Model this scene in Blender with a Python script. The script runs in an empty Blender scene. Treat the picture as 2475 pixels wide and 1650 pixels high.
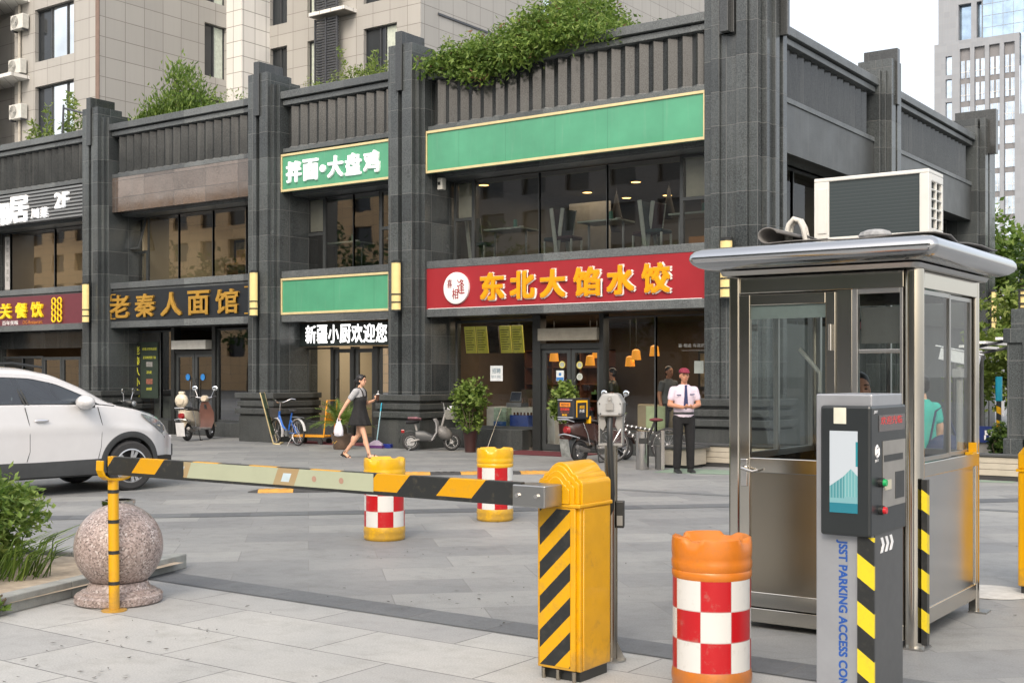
import bpy, bmesh, math, random
from mathutils import Vector, Matrix, Euler
R = math.radians
PI = math.pi
sc = bpy.context.scene
COL = sc.collection
rnd = random.Random(7)

# ---------------------------------------------------------------- camera, sky, sun, exposure
cam_d = bpy.data.cameras.new('camera')
cam = bpy.data.objects.new('camera', cam_d)
COL.objects.link(cam)
cam.location = (0, 0, 1.62)
cam.rotation_euler = (R(90), 0, R(35.55))
cam_d.sensor_width = 36
cam_d.lens = 43.01
cam_d.shift_y = 0.0311
cam_d.clip_start = 0.1
cam_d.clip_end = 2000
sc.camera = cam

SUN_DIR = Vector((0.35, -0.93, 0)).normalized() * math.cos(R(40)) + Vector((0, 0, math.sin(R(40))))
w = bpy.data.worlds.new('World')
sc.world = w
w.use_nodes = True
nt = w.node_tree
sky = nt.nodes.new('ShaderNodeTexSky')
sky.sky_type = 'NISHITA'
sky.sun_disc = False
sky.sun_elevation = R(40)
sky.sun_rotation = math.atan2(SUN_DIR.x, SUN_DIR.y)
sky.air_density = 1.0
sky.dust_density = 6.0
sky.ozone_density = 0.6
nt.nodes['Background'].inputs['Strength'].default_value = 0.12
veil = nt.nodes.new('ShaderNodeMix'); veil.data_type = 'RGBA'; veil.blend_type = 'ADD'      # thin bright overcast over the clear sky
veil.inputs[0].default_value = 1.0
veil.inputs[7].default_value = (5.45, 5.35, 5.2, 1)
nt.links.new(sky.outputs[0], veil.inputs[6])
nt.links.new(veil.outputs[2], nt.nodes['Background'].inputs['Color'])
sl = bpy.data.lights.new('sun', 'SUN')
sl.energy = 1.0
sl.angle = R(18)
sl.color = (1, 0.93, 0.84)
so = bpy.data.objects.new('sun', sl)
COL.objects.link(so)
so.rotation_euler = SUN_DIR.to_track_quat('Z', 'Y').to_euler()
so.location = (0, 0, 60)
sc.view_settings.view_transform = 'Standard'
sc.view_settings.look = 'None'
sc.view_settings.gamma = 1
sc.view_settings.exposure = 0.36
sc.cycles.max_bounces = 10
sc.cycles.transparent_max_bounces = 24
sc.cycles.glossy_bounces = 4
sc.cycles.caustics_reflective = False
sc.cycles.caustics_refractive = False

# ---------------------------------------------------------------- helpers
def hx(s):
    s = s.lstrip('#')
    v = [int(s[i:i+2], 16)/255 for i in (0, 2, 4)]
    return tuple((c/12.92 if c <= 0.04045 else ((c+0.055)/1.055)**2.4) for c in v)

class NT:
    def __init__(s, name):
        s.m = bpy.data.materials.new(name)
        s.m.use_nodes = True
        s.t = s.m.node_tree
        s.b = s.t.nodes['Principled BSDF']
    def n(s, typ, **kw):
        d = s.t.nodes.new('ShaderNode'+typ)
        for k, v in kw.items():
            setattr(d, k, v)
        return d
    def l(s, a, b):
        s.t.links.new(a, b)
    def val(s, sock, v):
        if hasattr(v, 'node'):
            s.l(v, sock)
        else:
            sock.default_value = v
    def math(s, op, a, b=0.0):
        d = s.n('Math', operation=op)
        s.val(d.inputs[0], a); s.val(d.inputs[1], b)
        return d.outputs[0]
    def mix(s, f, a, b, mode='MIX'):
        d = s.n('Mix', data_type='RGBA', blend_type=mode)
        s.val(d.inputs[0], f)
        s.val(d.inputs[6], a if hasattr(a, 'node') else (*a[:3], 1))
        s.val(d.inputs[7], b if hasattr(b, 'node') else (*b[:3], 1))
        return d.outputs[2]
    def noise(s, vec, scale, detail=3, rough=0.55, out=0):
        d = s.n('TexNoise')
        d.inputs['Scale'].default_value = scale
        d.inputs['Detail'].default_value = detail
        d.inputs['Roughness'].default_value = rough
        if vec is not None: s.l(vec, d.inputs['Vector'])
        return d.outputs[out]
    def ramp(s, f, stops):
        d = s.n('ValToRGB')
        e = d.color_ramp.elements
        while len(e) < len(stops): e.new(0.5)
        for i, (p, c) in enumerate(stops):
            e[i].position = p
            e[i].color = (c, c, c, 1) if not isinstance(c, (tuple, list)) else (*c[:3], 1)
        s.l(f, d.inputs[0])
        return d.outputs[0]
    def bump(s, h, strength=0.3, dist=0.01):
        d = s.n('Bump')
        d.inputs['Strength'].default_value = strength
        d.inputs['Distance'].default_value = dist
        s.l(h, d.inputs['Height'])
        s.l(d.outputs[0], s.b.inputs['Normal'])
    def pos(s):
        return s.n('NewGeometry').outputs['Position']
    def obj(s):
        return s.n('TexCoord').outputs['Object']

def dark(c, k):
    return tuple(x*k for x in c[:3])

MATS = {}
def pm(name, col, rough=0.5, metal=0.0, var=0.12, scale=6.0, bump=0.0, bscale=60.0, coat=0.0, spec=0.5, emit=None, es=1.0, worn=0.0):
    """a plain painted / moulded surface with a little unevenness in colour and gloss"""
    if name in MATS: return MATS[name]
    if isinstance(col, str): col = hx(col)
    N = NT(name)
    v = N.obj()
    f = N.noise(v, scale, 5, 0.62)
    r = N.ramp(f, [(0.3, 0.0), (0.7, 1.0)])
    c0 = N.mix(r, dark(col, 1-var), dark(col, 1+var))
    if worn:                                             # grime that climbs from the foot, scuffs and scratches
        s_ = N.n('SeparateXYZ'); N.l(v, s_.inputs[0])
        gr = N.noise(v, 9, 7, 0.72)
        low = N.math('MAXIMUM', N.math('SUBTRACT', 1.0, N.math('MULTIPLY', s_.outputs[2], 3.2)), 0.0)
        k = N.ramp(N.math('ADD', gr, N.math('MULTIPLY', low, 0.30)), [(0.56, 0), (0.78, 1)])
        c0 = N.mix(N.math('MULTIPLY', k, worn), c0, (0.10, 0.085, 0.06))
        mq = N.n('Mapping'); mq.inputs['Scale'].default_value = (14, 14, 2); mq.inputs['Rotation'].default_value = (0.3, 0.5, 0.2); N.l(v, mq.inputs[0])
        k2 = N.ramp(N.noise(mq.outputs[0], 2.0, 6, 0.8), [(0.66, 0), (0.70, 1)])
        c0 = N.mix(N.math('MULTIPLY', k2, worn*0.7), c0, dark(col, 0.45))
    N.l(c0, N.b.inputs['Base Color'])
    f2 = N.noise(v, scale*3.1, 3)
    N.l(N.math('ADD', N.math('MULTIPLY', f2, 0.22*(rough+0.15)), rough-0.09*(rough+0.15)), N.b.inputs['Roughness'])
    N.b.inputs['Metallic'].default_value = metal
    N.b.inputs['Specular IOR Level'].default_value = spec
    if coat:
        N.b.inputs['Coat Weight'].default_value = coat
        N.b.inputs['Coat Roughness'].default_value = 0.06
    if bump:
        N.bump(N.noise(v, bscale, 3), bump, 0.004)
    if emit:
        N.b.inputs['Emission Color'].default_value = (*(hx(emit) if isinstance(emit, str) else emit), 1)
        N.b.inputs['Emission Strength'].default_value = es
    MATS[name] = N.m
    return N.m

def glass(name, tint=(0.8, 0.85, 0.84), refl=1.0, wave=0.0):
    if name in MATS: return MATS[name]
    N = NT(name)
    t = N.n('BsdfTransparent'); t.inputs[0].default_value = (*tint, 1)
    g = N.n('BsdfGlossy'); g.inputs['Roughness'].default_value = 0.015
    g.inputs[0].default_value = (0.95, 0.97, 1, 1)
    if wave:
        bp = N.n('Bump'); bp.inputs['Strength'].default_value = wave; bp.inputs['Distance'].default_value = 0.05
        N.l(N.noise(N.pos(), 0.9, 2), bp.inputs['Height']); N.l(bp.outputs[0], g.inputs['Normal'])
    fr = N.n('Fresnel'); fr.inputs[0].default_value = 1.55
    mx = N.n('MixShader')
    N.l(N.math('MINIMUM', N.math('MULTIPLY', fr.outputs[0], 2.0*refl), 1.0), mx.inputs[0])
    N.l(t.outputs[0], mx.inputs[1]); N.l(g.outputs[0], mx.inputs[2])
    N.l(mx.outputs[0], N.t.nodes['Material Output'].inputs[0])
    MATS[name] = N.m
    return N.m

RX = Matrix.Rotation(R(90), 4, 'X')
def T(x, y, z): return Matrix.Translation((x, y, z))
def RZ(a): return Matrix.Rotation(R(a), 4, 'Z')
def RY(a): return Matrix.Rotation(R(a), 4, 'Y')
def RXd(a): return Matrix.Rotation(R(a), 4, 'X')

class MB:
    def __init__(s, M=None):
        s.bm = bmesh.new(); s.M = M
    def _x(s, vs, M):
        if M is not None: bmesh.ops.transform(s.bm, matrix=M, verts=vs)
        if s.M is not None: bmesh.ops.transform(s.bm, matrix=s.M, verts=vs)
    def box(s, x0, x1, y0, y1, z0, z1, M=None):
        vs = [s.bm.verts.new((x, y, z)) for x in (x0, x1) for y in (y0, y1) for z in (z0, z1)]
        for f in ((0,1,3,2), (4,6,7,5), (0,4,5,1), (2,3,7,6), (0,2,6,4), (1,5,7,3)):
            s.bm.faces.new([vs[i] for i in f])
        s._x(vs, M)
        return s
    def cbox(s, c, d, M=None):
        return s.box(c[0]-d[0]/2, c[0]+d[0]/2, c[1]-d[1]/2, c[1]+d[1]/2, c[2]-d[2]/2, c[2]+d[2]/2, M)
    def rings(s, rings, cap0=True, cap1=True, closed=False, M=None):
        V = [[s.bm.verts.new(p) for p in r] for r in rings]
        n = len(V[0])
        pairs = list(zip(V[:-1], V[1:])) + ([(V[-1], V[0])] if closed else [])
        for a, b in pairs:
            for i in range(n):
                j = (i+1) % n
                try: s.bm.faces.new((a[i], a[j], b[j], b[i]))
                except ValueError: pass
        if not closed:
            if cap0: s.bm.faces.new(V[0][::-1])
            if cap1: s.bm.faces.new(V[-1])
        s._x([v for r in V for v in r], M)
        return s
    def cyl(s, p0, p1, r0, r1=None, n=14, caps=True, M=None):
        return s.tube([p0, p1], [r0, r0 if r1 is None else r1], n, caps=caps, M=M)
    def tube(s, pts, r, n=8, closed=False, caps=True, M=None):
        pts = [Vector(p) for p in pts]
        if not isinstance(r, (list, tuple)): r = [r]*len(pts)
        rings = []; up = None
        L = len(pts)
        for i, p in enumerate(pts):
            if closed: d = pts[(i+1) % L]-pts[i-1]
            else: d = pts[min(i+1, L-1)]-pts[max(i-1, 0)]
            d.normalize()
            if up is None:
                up = Vector((0, 0, 1)) if abs(d.z) < 0.9 else Vector((1, 0, 0))
            a = d.cross(up)
            if a.length < 1e-6: a = d.cross(Vector((0.3, 1, 0.2)))
            a.normalize(); b = a.cross(d).normalized(); up = b
            rings.append([p+(a*math.cos(2*PI*k/n)+b*math.sin(2*PI*k/n))*r[i] for k in range(n)])
        return s.rings(rings, caps, caps, closed, M)
    def lathe(s, prof, n=24, c=(0, 0, 0), M=None, cap0=True, cap1=True):
        rings = [[(c[0]+r*math.cos(2*PI*k/n), c[1]+r*math.sin(2*PI*k/n), c[2]+z) for k in range(n)] for r, z in prof]
        return s.rings(rings, cap0, cap1, False, M)
    def prism(s, poly, axis, d0, d1, M=None):
        f = {'x': lambda u, v, d: (d, u, v), 'y': lambda u, v, d: (u, d, v), 'z': lambda u, v, d: (u, v, d)}[axis]
        return s.rings([[f(u, v, d) for u, v in poly] for d in (d0, d1)], True, True, False, M)
    def sph(s, c, r, nu=16, nv=10, M=None):
        if not isinstance(r, (list, tuple)): r = (r, r, r)
        prof = [(math.sin(PI*i/nv), -math.cos(PI*i/nv)) for i in range(nv+1)]
        prof[0] = (0.02, -1); prof[-1] = (0.02, 1)
        rings = [[(c[0]+a*r[0]*math.cos(2*PI*k/nu), c[1]+a*r[1]*math.sin(2*PI*k/nu), c[2]+b*r[2]) for k in range(nu)] for a, b in prof]
        return s.rings(rings, True, True, False, M)
    def poly(s, pts, M=None):
        vs = [s.bm.verts.new(p) for p in pts]
        s.bm.faces.new(vs); s._x(vs, M)
        return s
    def grid(s, P, M=None):
        V = [[s.bm.verts.new(p) for p in row] for row in P]
        for a, b in zip(V[:-1], V[1:]):
            for i in range(len(a)-1):
                try: s.bm.faces.new((a[i], a[i+1], b[i+1], b[i]))
                except ValueError: pass
        s._x([v for r in V for v in r], M)
        return s
    def build(s, name, mat, parent=None, bevel=0.0, smooth=None, norm=True, seg=2, thick=0.0):
        if norm: bmesh.ops.recalc_face_normals(s.bm, faces=s.bm.faces[:])
        me = bpy.data.meshes.new(name)
        s.bm.to_mesh(me); s.bm.free()
        if mat is not None: me.materials.append(mat)
        if smooth is not None:
            me.polygons.foreach_set('use_smooth', [True]*len(me.polygons))
            me.set_sharp_from_angle(angle=R(smooth))
        o = bpy.data.objects.new(name, me)
        COL.objects.link(o)
        if parent is not None: o.parent = parent
        if thick:
            md = o.modifiers.new('solid', 'SOLIDIFY'); md.thickness = thick; md.offset = 0
        if bevel:
            md = o.modifiers.new('bevel', 'BEVEL'); md.width = bevel; md.segments = seg
            md.limit_method = 'ANGLE'; md.angle_limit = R(40)
            md.harden_normals = False
        return o

def tag(o, label=None, cat=None, group=None, kind=None):
    if label: o['label'] = label
    if cat: o['category'] = cat
    if group: o['group'] = group
    if kind: o['kind'] = kind
    return o
def thing(name, label, cat, loc=(0, 0, 0), rz=0.0, group=None):
    o = bpy.data.objects.new(name, None)
    COL.objects.link(o)
    o.empty_display_size = 0.2
    o.location = loc; o.rotation_euler = (0, 0, R(rz))
    return tag(o, label, cat, group)
def struct(o): o['kind'] = 'structure'; return o
def copy_tree(o, parent=None):
    c = o.copy(); COL.objects.link(c)
    if parent is not None:
        c.parent = parent
    for ch in list(o.children):
        copy_tree(ch, c)
    return c

_DG = None
def txt(name, body, mat, parent, M, w=None, h=None, ext=0.02, bold=0.0, bev=0.0, res=3):
    """lettering as a real raised mesh: width / height fit, centred on M (local XY plane, facing +Z)"""
    cu = bpy.data.curves.new('lettering', 'FONT')
    cu.body = body; cu.size = 1; cu.offset = 0; cu.extrude = 0.05; cu.resolution_u = res
    cu.bevel_depth = bev
    o = bpy.data.objects.new('lettering', cu)
    COL.objects.link(o)
    dg = bpy.context.evaluated_depsgraph_get()
    me = bpy.data.meshes.new_from_object(o.evaluated_get(dg))
    bpy.data.objects.remove(o); bpy.data.curves.remove(cu)
    xs = [v.co.x for v in me.vertices]; ys = [v.co.y for v in me.vertices]; zs = [v.co.z for v in me.vertices]
    cx, cy = (min(xs)+max(xs))/2, (min(ys)+max(ys))/2
    W, H, Dz = max(xs)-min(xs), max(ys)-min(ys), max(max(zs)-min(zs), 1e-4)
    if w and h: kx, ky = w/W, h/H
    elif w: kx = ky = w/W
    else: kx = ky = h/H
    me.transform(M @ Matrix.Diagonal((kx, ky, ext/Dz, 1)) @ T(-cx, -cy, -min(zs)))
    if bold:                                             # a heavier weight: the glyph melted with shifted copies of itself
        bm = bmesh.new()
        for i, (dx, dy) in enumerate(((0, 0), (1, 1), (-1, 1), (1, -1), (-1, -1))):
            c = me.copy()
            c.transform(M @ T(dx*bold*kx, dy*bold*ky, 0) @ Matrix.Diagonal((1, 1, 1-0.03*i, 1)) @ M.inverted())
            bm.from_mesh(c); bpy.data.meshes.remove(c)
        bm.to_mesh(me); bm.free()
    me.name = name
    me.materials.clear(); me.materials.append(mat)
    q = bpy.data.objects.new(name, me)
    COL.objects.link(q); q.parent = parent
    return q
def FY(x, y, z): return T(x, y, z) @ RX                   # lettering that faces -Y
def FX(x, y, z): return T(x, y, z) @ RZ(90) @ RX          # lettering that faces +X
# ---------------------------------------------------------------- materials of the setting
def granite(name, base, rough, joint=True, jz=0.61, ju=0.62, spec=0.5):
    N = NT(name)
    p = N.pos()
    sp = N.noise(p, 55, 2, 0.7)
    big = N.noise(p, 1.3, 4, 0.6)
    c = N.mix(N.ramp(sp, [(0.38, 0.0), (0.62, 1.0)]), dark(base, 0.55), dark(base, 1.55))
    c = N.mix(N.math('MULTIPLY', N.ramp(big, [(0.35, 0), (0.7, 1)]), 0.45), c, dark(base, 1.7))
    mpr = N.n('Mapping'); mpr.inputs['Scale'].default_value = (7, 7, 0.35); N.l(p, mpr.inputs[0])
    run = N.ramp(N.noise(mpr.outputs[0], 1.0, 5, 0.65), [(0.52, 0), (0.78, 1)])          # rain runs on the stone
    c = N.mix(N.math('MULTIPLY', run, 0.30), c, (0.15, 0.15, 0.14))
    rgh = N.math('ADD', N.math('MULTIPLY', N.noise(p, 2.3, 4), 0.22), rough-0.1)
    if joint:
        s = N.n('SeparateXYZ'); N.l(p, s.inputs[0])
        u = N.math('ADD', s.outputs[0], s.outputs[1])
        cb = N.n('CombineXYZ'); N.l(u, cb.inputs[0]); N.l(s.outputs[2], cb.inputs[1])
        br = N.n('TexBrick'); br.offset = 0.0; br.inputs['Scale'].default_value = 1
        br.inputs['Brick Width'].default_value = ju; br.inputs['Row Height'].default_value = jz
        br.inputs['Mortar Size'].default_value = 0.006; br.inputs['Mortar Smooth'].default_value = 0.2
        br.inputs['Color1'].default_value = (0.66, 0.67, 0.68, 1); br.inputs['Color2'].default_value = (1.32, 1.31, 1.28, 1)
        br.inputs['Mortar'].default_value = (1, 1, 1, 1)
        N.l(cb.outputs[0], br.inputs[0])
        c = N.mix(1.0, c, br.outputs['Color'], 'MULTIPLY')
        c = N.mix(br.outputs['Fac'], c, (0.11, 0.115, 0.115))
        rgh = N.math('MAXIMUM', rgh, N.math('MULTIPLY', br.outputs['Fac'], 0.8))
        N.bump(N.math('SUBTRACT', 1.0, br.outputs['Fac']), 0.25, 0.004)
    N.l(c, N.b.inputs['Base Color']); N.l(rgh, N.b.inputs['Roughness'])
    N.b.inputs['Specular IOR Level'].default_value = spec
    MATS[name] = N.m
    return N.m

G_TILE = granite('granite_tiles', (0.048, 0.055, 0.058), 0.22)
G_POL = granite('polished_granite', (0.030, 0.033, 0.034), 0.14, joint=False, spec=0.6)
G_ROUGH = granite('flamed_granite', (0.042, 0.046, 0.046), 0.36, joint=False)
G_TRIM = granite('granite_trim', (0.085, 0.094, 0.098), 0.36, jz=9.0, ju=1.1)
G_BROWN = granite('reddish_polished_granite', (0.16, 0.13, 0.115), 0.05, ju=1.2, jz=0.45, spec=1.0)
G_BROWN.node_tree.nodes['Principled BSDF'].inputs['Metallic'].default_value = 0.55

def paving(name, base, rot, bw, bh, off=0.5, joint=(0.12, 0.12, 0.115), ms=0.006, shift=(0, 0), rough=0.62):
    N = NT(name)
    p = N.pos()
    mp = N.n('Mapping'); mp.inputs['Rotation'].default_value = (0, 0, R(rot)); mp.inputs['Location'].default_value = (*shift, 0)
    N.l(p, mp.inputs[0])
    br = N.n('TexBrick'); br.offset = off; br.inputs['Scale'].default_value = 1
    br.inputs['Brick Width'].default_value = bw; br.inputs['Row Height'].default_value = bh
    br.inputs['Mortar Size'].default_value = ms; br.inputs['Mortar Smooth'].default_value = 0.3
    br.inputs['Color1'].default_value = (0.82, 0.82, 0.83, 1); br.inputs['Color2'].default_value = (1.15, 1.14, 1.11, 1)
    br.inputs['Mortar'].default_value = (1, 1, 1, 1)
    N.l(mp.outputs[0], br.inputs[0])
    sp = N.noise(p, 90, 2, 0.7)
    big = N.noise(p, 0.55, 5, 0.6)
    mid = N.noise(p, 3.5, 6, 0.7)
    c = N.mix(N.ramp(sp, [(0.35, 0), (0.65, 1)]), dark(base, 0.86), dark(base, 1.12))
    c = N.mix(1.0, c, br.outputs['Color'], 'MULTIPLY')
    c = N.mix(N.math('MULTIPLY', N.ramp(big, [(0.38, 0), (0.62, 1)]), 0.7), c, N.mix(1.0, c, (0.74, 0.755, 0.78), 'MULTIPLY'))
    c = N.mix(N.math('MULTIPLY', N.ramp(mid, [(0.5, 0), (0.72, 1)]), 0.6), c, N.mix(1.0, c, (0.72, 0.71, 0.68), 'MULTIPLY'))
    # scuffs drawn out along the wheels' way
    ms2 = N.n('Mapping'); ms2.inputs['Scale'].default_value = (1.4, 11, 1); ms2.inputs['Rotation'].default_value = (0, 0, R(-38))
    N.l(p, ms2.inputs[0])
    sc1 = N.ramp(N.noise(ms2.outputs[0], 1.0, 6, 0.75), [(0.60, 0), (0.70, 1)])
    c = N.mix(N.math('MULTIPLY', sc1, 0.5), c, dark(base, 0.5))
    st = N.ramp(N.noise(p, 1.7, 8, 0.78), [(0.56, 0), (0.66, 1)])
    c = N.mix(N.math('MULTIPLY', st, 0.28), c, dark(base, 0.5))
    vo = N.n('TexVoronoi'); vo.inputs['Scale'].default_value = 2.3; N.l(p, vo.inputs['Vector'])
    dot = N.math('LESS_THAN', vo.outputs['Distance'], 0.045)
    c = N.mix(N.math('MULTIPLY', dot, N.math('GREATER_THAN', mid, 0.53)), c, dark(base, 0.3))
    c = N.mix(N.math('MULTIPLY', br.outputs['Fac'], N.math('ADD', N.math('MULTIPLY', mid, 0.9), 0.45)), c, joint)
    N.l(c, N.b.inputs['Base Color'])
    N.l(N.math('ADD', N.math('MULTIPLY', mid, 0.35), rough-0.2), N.b.inputs['Roughness'])
    h = N.math('ADD', N.math('MULTIPLY', N.math('SUBTRACT', 1.0, br.outputs['Fac']), 1.0), N.math('MULTIPLY', sp, 0.25))
    N.bump(h, 0.3, 0.004)
    return N.m

PAVE_NEAR = paving('pale_granite_paving', (0.39, 0.393, 0.385), 0, 1.20, 0.605, shift=(0.35, 0.285))
PAVE_FAR = paving('grey_granite_setts', (0.255, 0.262, 0.262), -45, 1.2, 0.6, joint=(0.17, 0.17, 0.17), ms=0.005)
PAVE_BAND = paving('dark_paving_band', (0.14, 0.15, 0.16), 0, 0.66, 5.0, off=0, joint=(0.1, 0.1, 0.1))
PAVE_BAND45 = paving('dark_paving_band_diagonal', (0.13, 0.14, 0.15), -45, 0.66, 50.0, off=0, joint=(0.1, 0.1, 0.1))

def steel(name, col=(0.50, 0.485, 0.45), rough=0.26, axis=(1, 1, 60)):
    N = NT(name)
    v = N.obj()
    mp = N.n('Mapping'); mp.inputs['Scale'].default_value = axis; N.l(v, mp.inputs[0])
    f = N.noise(mp.outputs[0], 9, 2, 0.5)
    g = N.noise(v, 1.6, 3)
    N.l(N.mix(N.ramp(g, [(0.3, 0), (0.7, 1)]), dark(col, 0.94), dark(col, 1.04)), N.b.inputs['Base Color'])
    N.b.inputs['Metallic'].default_value = 1
    N.l(N.math('ADD', N.math('MULTIPLY', f, 0.035), N.math('ADD', N.math('MULTIPLY', g, 0.12), rough-0.11)), N.b.inputs['Roughness'])
    N.bump(g, 0.05, 0.02)
    MATS[name] = N.m
    return N.m
STEEL = steel('brushed_steel', (0.33, 0.30, 0.25))
STEEL_POL = steel('polished_steel', (0.62, 0.60, 0.57), 0.14)
STEEL_DULL = steel('dull_steel', (0.42, 0.42, 0.41), 0.38)

def stripes(name, c1, c2, vec, period, duty=0.5, rough=0.4, coat=0.0):
    """hazard tape: stripes across the direction vec (object space)"""
    N = NT(name)
    v = N.obj()
    d = N.n('VectorMath', operation='DOT_PRODUCT'); N.l(v, d.inputs[0]); d.inputs[1].default_value = vec
    fr = N.math('FRACT', N.math('DIVIDE', d.outputs['Value'], period))
    k = N.math('LESS_THAN', fr, duty)
    c = N.mix(k, c1, c2)
    gr = N.noise(v, 22, 4, 0.7)
    c = N.mix(N.math('MULTIPLY', N.ramp(gr, [(0.5, 0), (0.8, 1)]), 0.25), c, (0.12, 0.11, 0.09))
    N.l(c, N.b.inputs['Base Color'])
    N.b.inputs['Roughness'].default_value = rough
    N.b.inputs['Coat Weight'].default_value = coat
    MATS[name] = N.m
    return N.m

YEL = hx('#CF9C04'); BLK = (0.018, 0.02, 0.02)
M_YEL = pm('yellow_powder_coat', '#D29C05', 0.32, var=0.07, coat=0.3, worn=0.4)
M_BLK = pm('black_paint', (0.02, 0.022, 0.022), 0.4)
M_FRAME = pm('dark_window_frame', (0.045, 0.05, 0.052), 0.35)
M_GOLD = pm('champagne_gold_trim', '#D6C596', 0.4, metal=0.2, var=0.10)
def board_face():
    N = NT('green_sign_face'); v = N.obj(); s = N.n('SeparateXYZ'); N.l(v, s.inputs[0])
    col = (0.075, 0.30, 0.175)
    f = N.noise(v, 1.1, 5, 0.6)
    c = N.mix(N.ramp(f, [(0.3, 0), (0.7, 1)]), dark(col, 0.86), dark(col, 1.12))
    cell = N.math('FLOOR', N.math('DIVIDE', s.outputs[0], 1.22))
    wn = N.n('TexWhiteNoise', noise_dimensions='1D'); N.l(cell, wn.inputs['W'])
    c = N.mix(N.math('MULTIPLY', wn.outputs['Value'], 0.22), c, dark(col, 1.35))
    fr = N.math('FRACT', N.math('DIVIDE', s.outputs[0], 1.22))
    c = N.mix(N.math('MULTIPLY', N.math('LESS_THAN', fr, 0.006), 0.7), c, dark(col, 0.4))
    mp = N.n('Mapping'); mp.inputs['Scale'].default_value = (9, 1, 0.6); N.l(v, mp.inputs[0])
    c = N.mix(N.math('MULTIPLY', N.ramp(N.noise(mp.outputs[0], 1.0, 5, 0.7), [(0.56, 0), (0.8, 1)]), 0.22), c, (0.28, 0.38, 0.30))
    N.l(c, N.b.inputs['Base Color']); N.b.inputs['Roughness'].default_value = 0.28
    N.b.inputs['Coat Weight'].default_value = 0.2
    return N.m
M_GREEN = board_face()
M_RED = pm('red_sign_face', (0.30, 0.020, 0.027), 0.3, var=0.08, scale=1.2, coat=0.2)
M_MAROON = pm('maroon_sign_face', '#642B35', 0.35, var=0.08)
M_WHITE = pm('white_acrylic', (0.82, 0.82, 0.82), 0.3, var=0.03)
M_WLIT = pm('white_sign_letters', (0.85, 0.85, 0.85), 0.3, var=0.02, emit=(1, 1, 1), es=0.25)
M_YLIT = pm('amber_sign_letters', '#D98F08', 0.3, var=0.05, emit=(1, 0.5, 0.02), es=0.10)
M_LAMP = pm('cream_lamp_glass', '#DFCB8C', 0.4, var=0.05)
GLASS = glass('window_glass', (0.80, 0.84, 0.82), 1.7, wave=0.02)
GLASS_C = glass('clear_glass', (0.90, 0.93, 0.92), 0.55)
GLASS_S = glass('side_window_glass', (0.5, 0.53, 0.52), 0.3)
GLASS_K = glass('booth_glass', (0.78, 0.82, 0.81), 0.38)
GLASS_D = glass('tinted_glass', (0.30, 0.34, 0.34), 1.1)
# ---------------------------------------------------------------- ground
MB().poly([(-60, -14, -0.02), (30, -14, -0.02), (30, 60, -0.02), (-60, 60, -0.02)])
g = MB().poly([(-400, -300, -0.03), (400, -300, -0.03), (400, 500, -0.03), (-400, 500, -0.03)]).build('ground', pm('distant_ground', (0.22, 0.22, 0.21), 0.9)); struct(g)
g = MB().poly([(-60, -40, 0), (40, -40, 0), (40, 6.15, 0), (-60, 6.15, 0)]).build('paving', PAVE_NEAR); struct(g)
g = MB().poly([(-60, 6.15, 0), (40, 6.15, 0), (40, 70, 0), (-60, 70, 0)]).build('plaza_paving', PAVE_FAR); struct(g)
g = MB().poly([(-8.05, 6.17, 0.004), (40, 6.17, 0.004), (40, 6.50, 0.004), (-8.05, 6.50, 0.004)]).build('paving_band', PAVE_BAND); struct(g)
def band45(p, L, wd, z):
    d = Vector((1, 1, 0)).normalized(); n = Vector((-1, 1, 0)).normalized()*wd/2; p = Vector((*p, z))
    return [p-n, p+d*L-n, p+d*L+n, p+n]
for p, L in (((-22.0, -1.68), 45), ((-3.0, 3.55), 0)):
    if L:
        struct(MB().poly(band45(p, L, 0.40, 0.004)).build('paving_band', PAVE_BAND45))
# cover strip of a floor drain in front of the shops
dr = MB().poly([(-9.2, 14.62, 0.004), (6, 15.75, 0.004), (6, 15.95, 0.004), (-9.2, 14.80, 0.004)]).build('drain_strip', pm('dark_drain_grating', (0.15, 0.16, 0.165), 0.6)); struct(dr)

# ---------------------------------------------------------------- two-storey granite building
BLD = thing('granite_building', 'two-storey dark granite shop building with stepped pillars and pleated stone parapet', 'building', (-20, 21, 0))
BI = T(20, -21, 0)
def bb(M=None):
    return MB(BI if M is None else BI @ M)
FRONT = T(0, 20.45, 0)
SIDE = T(-9.40, 0, 0) @ RZ(90)

def pillar(c, M, name='pillar', dz=0.0, plinth=True, back=1.15):
    m = bb(M @ T(c, 0, 0))
    m.box(-0.52, 0.52, -0.12, back, 0, 8.45+dz)
    m.box(-0.335, -0.055, -0.33, -0.12, 0, 8.73+dz).box(0.055, 0.335, -0.33, -0.12, 0, 8.73+dz)
    m.box(-0.335, 0.335, -0.12, 0.45, 8.45+dz, 8.73+dz)
    m.box(-0.055, 0.055, -0.20, -0.12, 0, 7.7)
    m.box(-0.43, -0.335, -0.22, -0.12, 0, 8.45+dz).box(0.335, 0.43, -0.22, -0.12, 0, 8.45+dz)
    m.box(-0.33, 0.33, -0.05, 0.75, 8.44+dz, 8.60+dz)
    p = m.build(name, G_TILE, BLD, bevel=0.008)
    f = bb(M @ T(c, 0, 0)).box(-0.09, 0.09, -0.38, 0.40, 7.72, 9.0+dz).build('pillar_fin', G_POL, p, bevel=0.008)
    if plinth:
        m = bb(M @ T(c, 0, 0))
        for hw, y, z0, z1 in ((0.60, -0.38, 0, 0.62), (0.66, -0.46, 0.66, 0.79), (0.57, -0.36, 0.62, 1.04), (0.63, -0.42, 0.84, 0.97), (0.66, -0.46, 1.03, 1.16)):
            m.box(-hw, hw, y, back+0.0015*hw, z0, z1)
        m.build('plinth', G_ROUGH, p, bevel=0.012)
    return p
for c in (-34.8, -28.30, -21.80, -17.36):
    pillar(c, FRONT)
pillar(27.75, SIDE)
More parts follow.
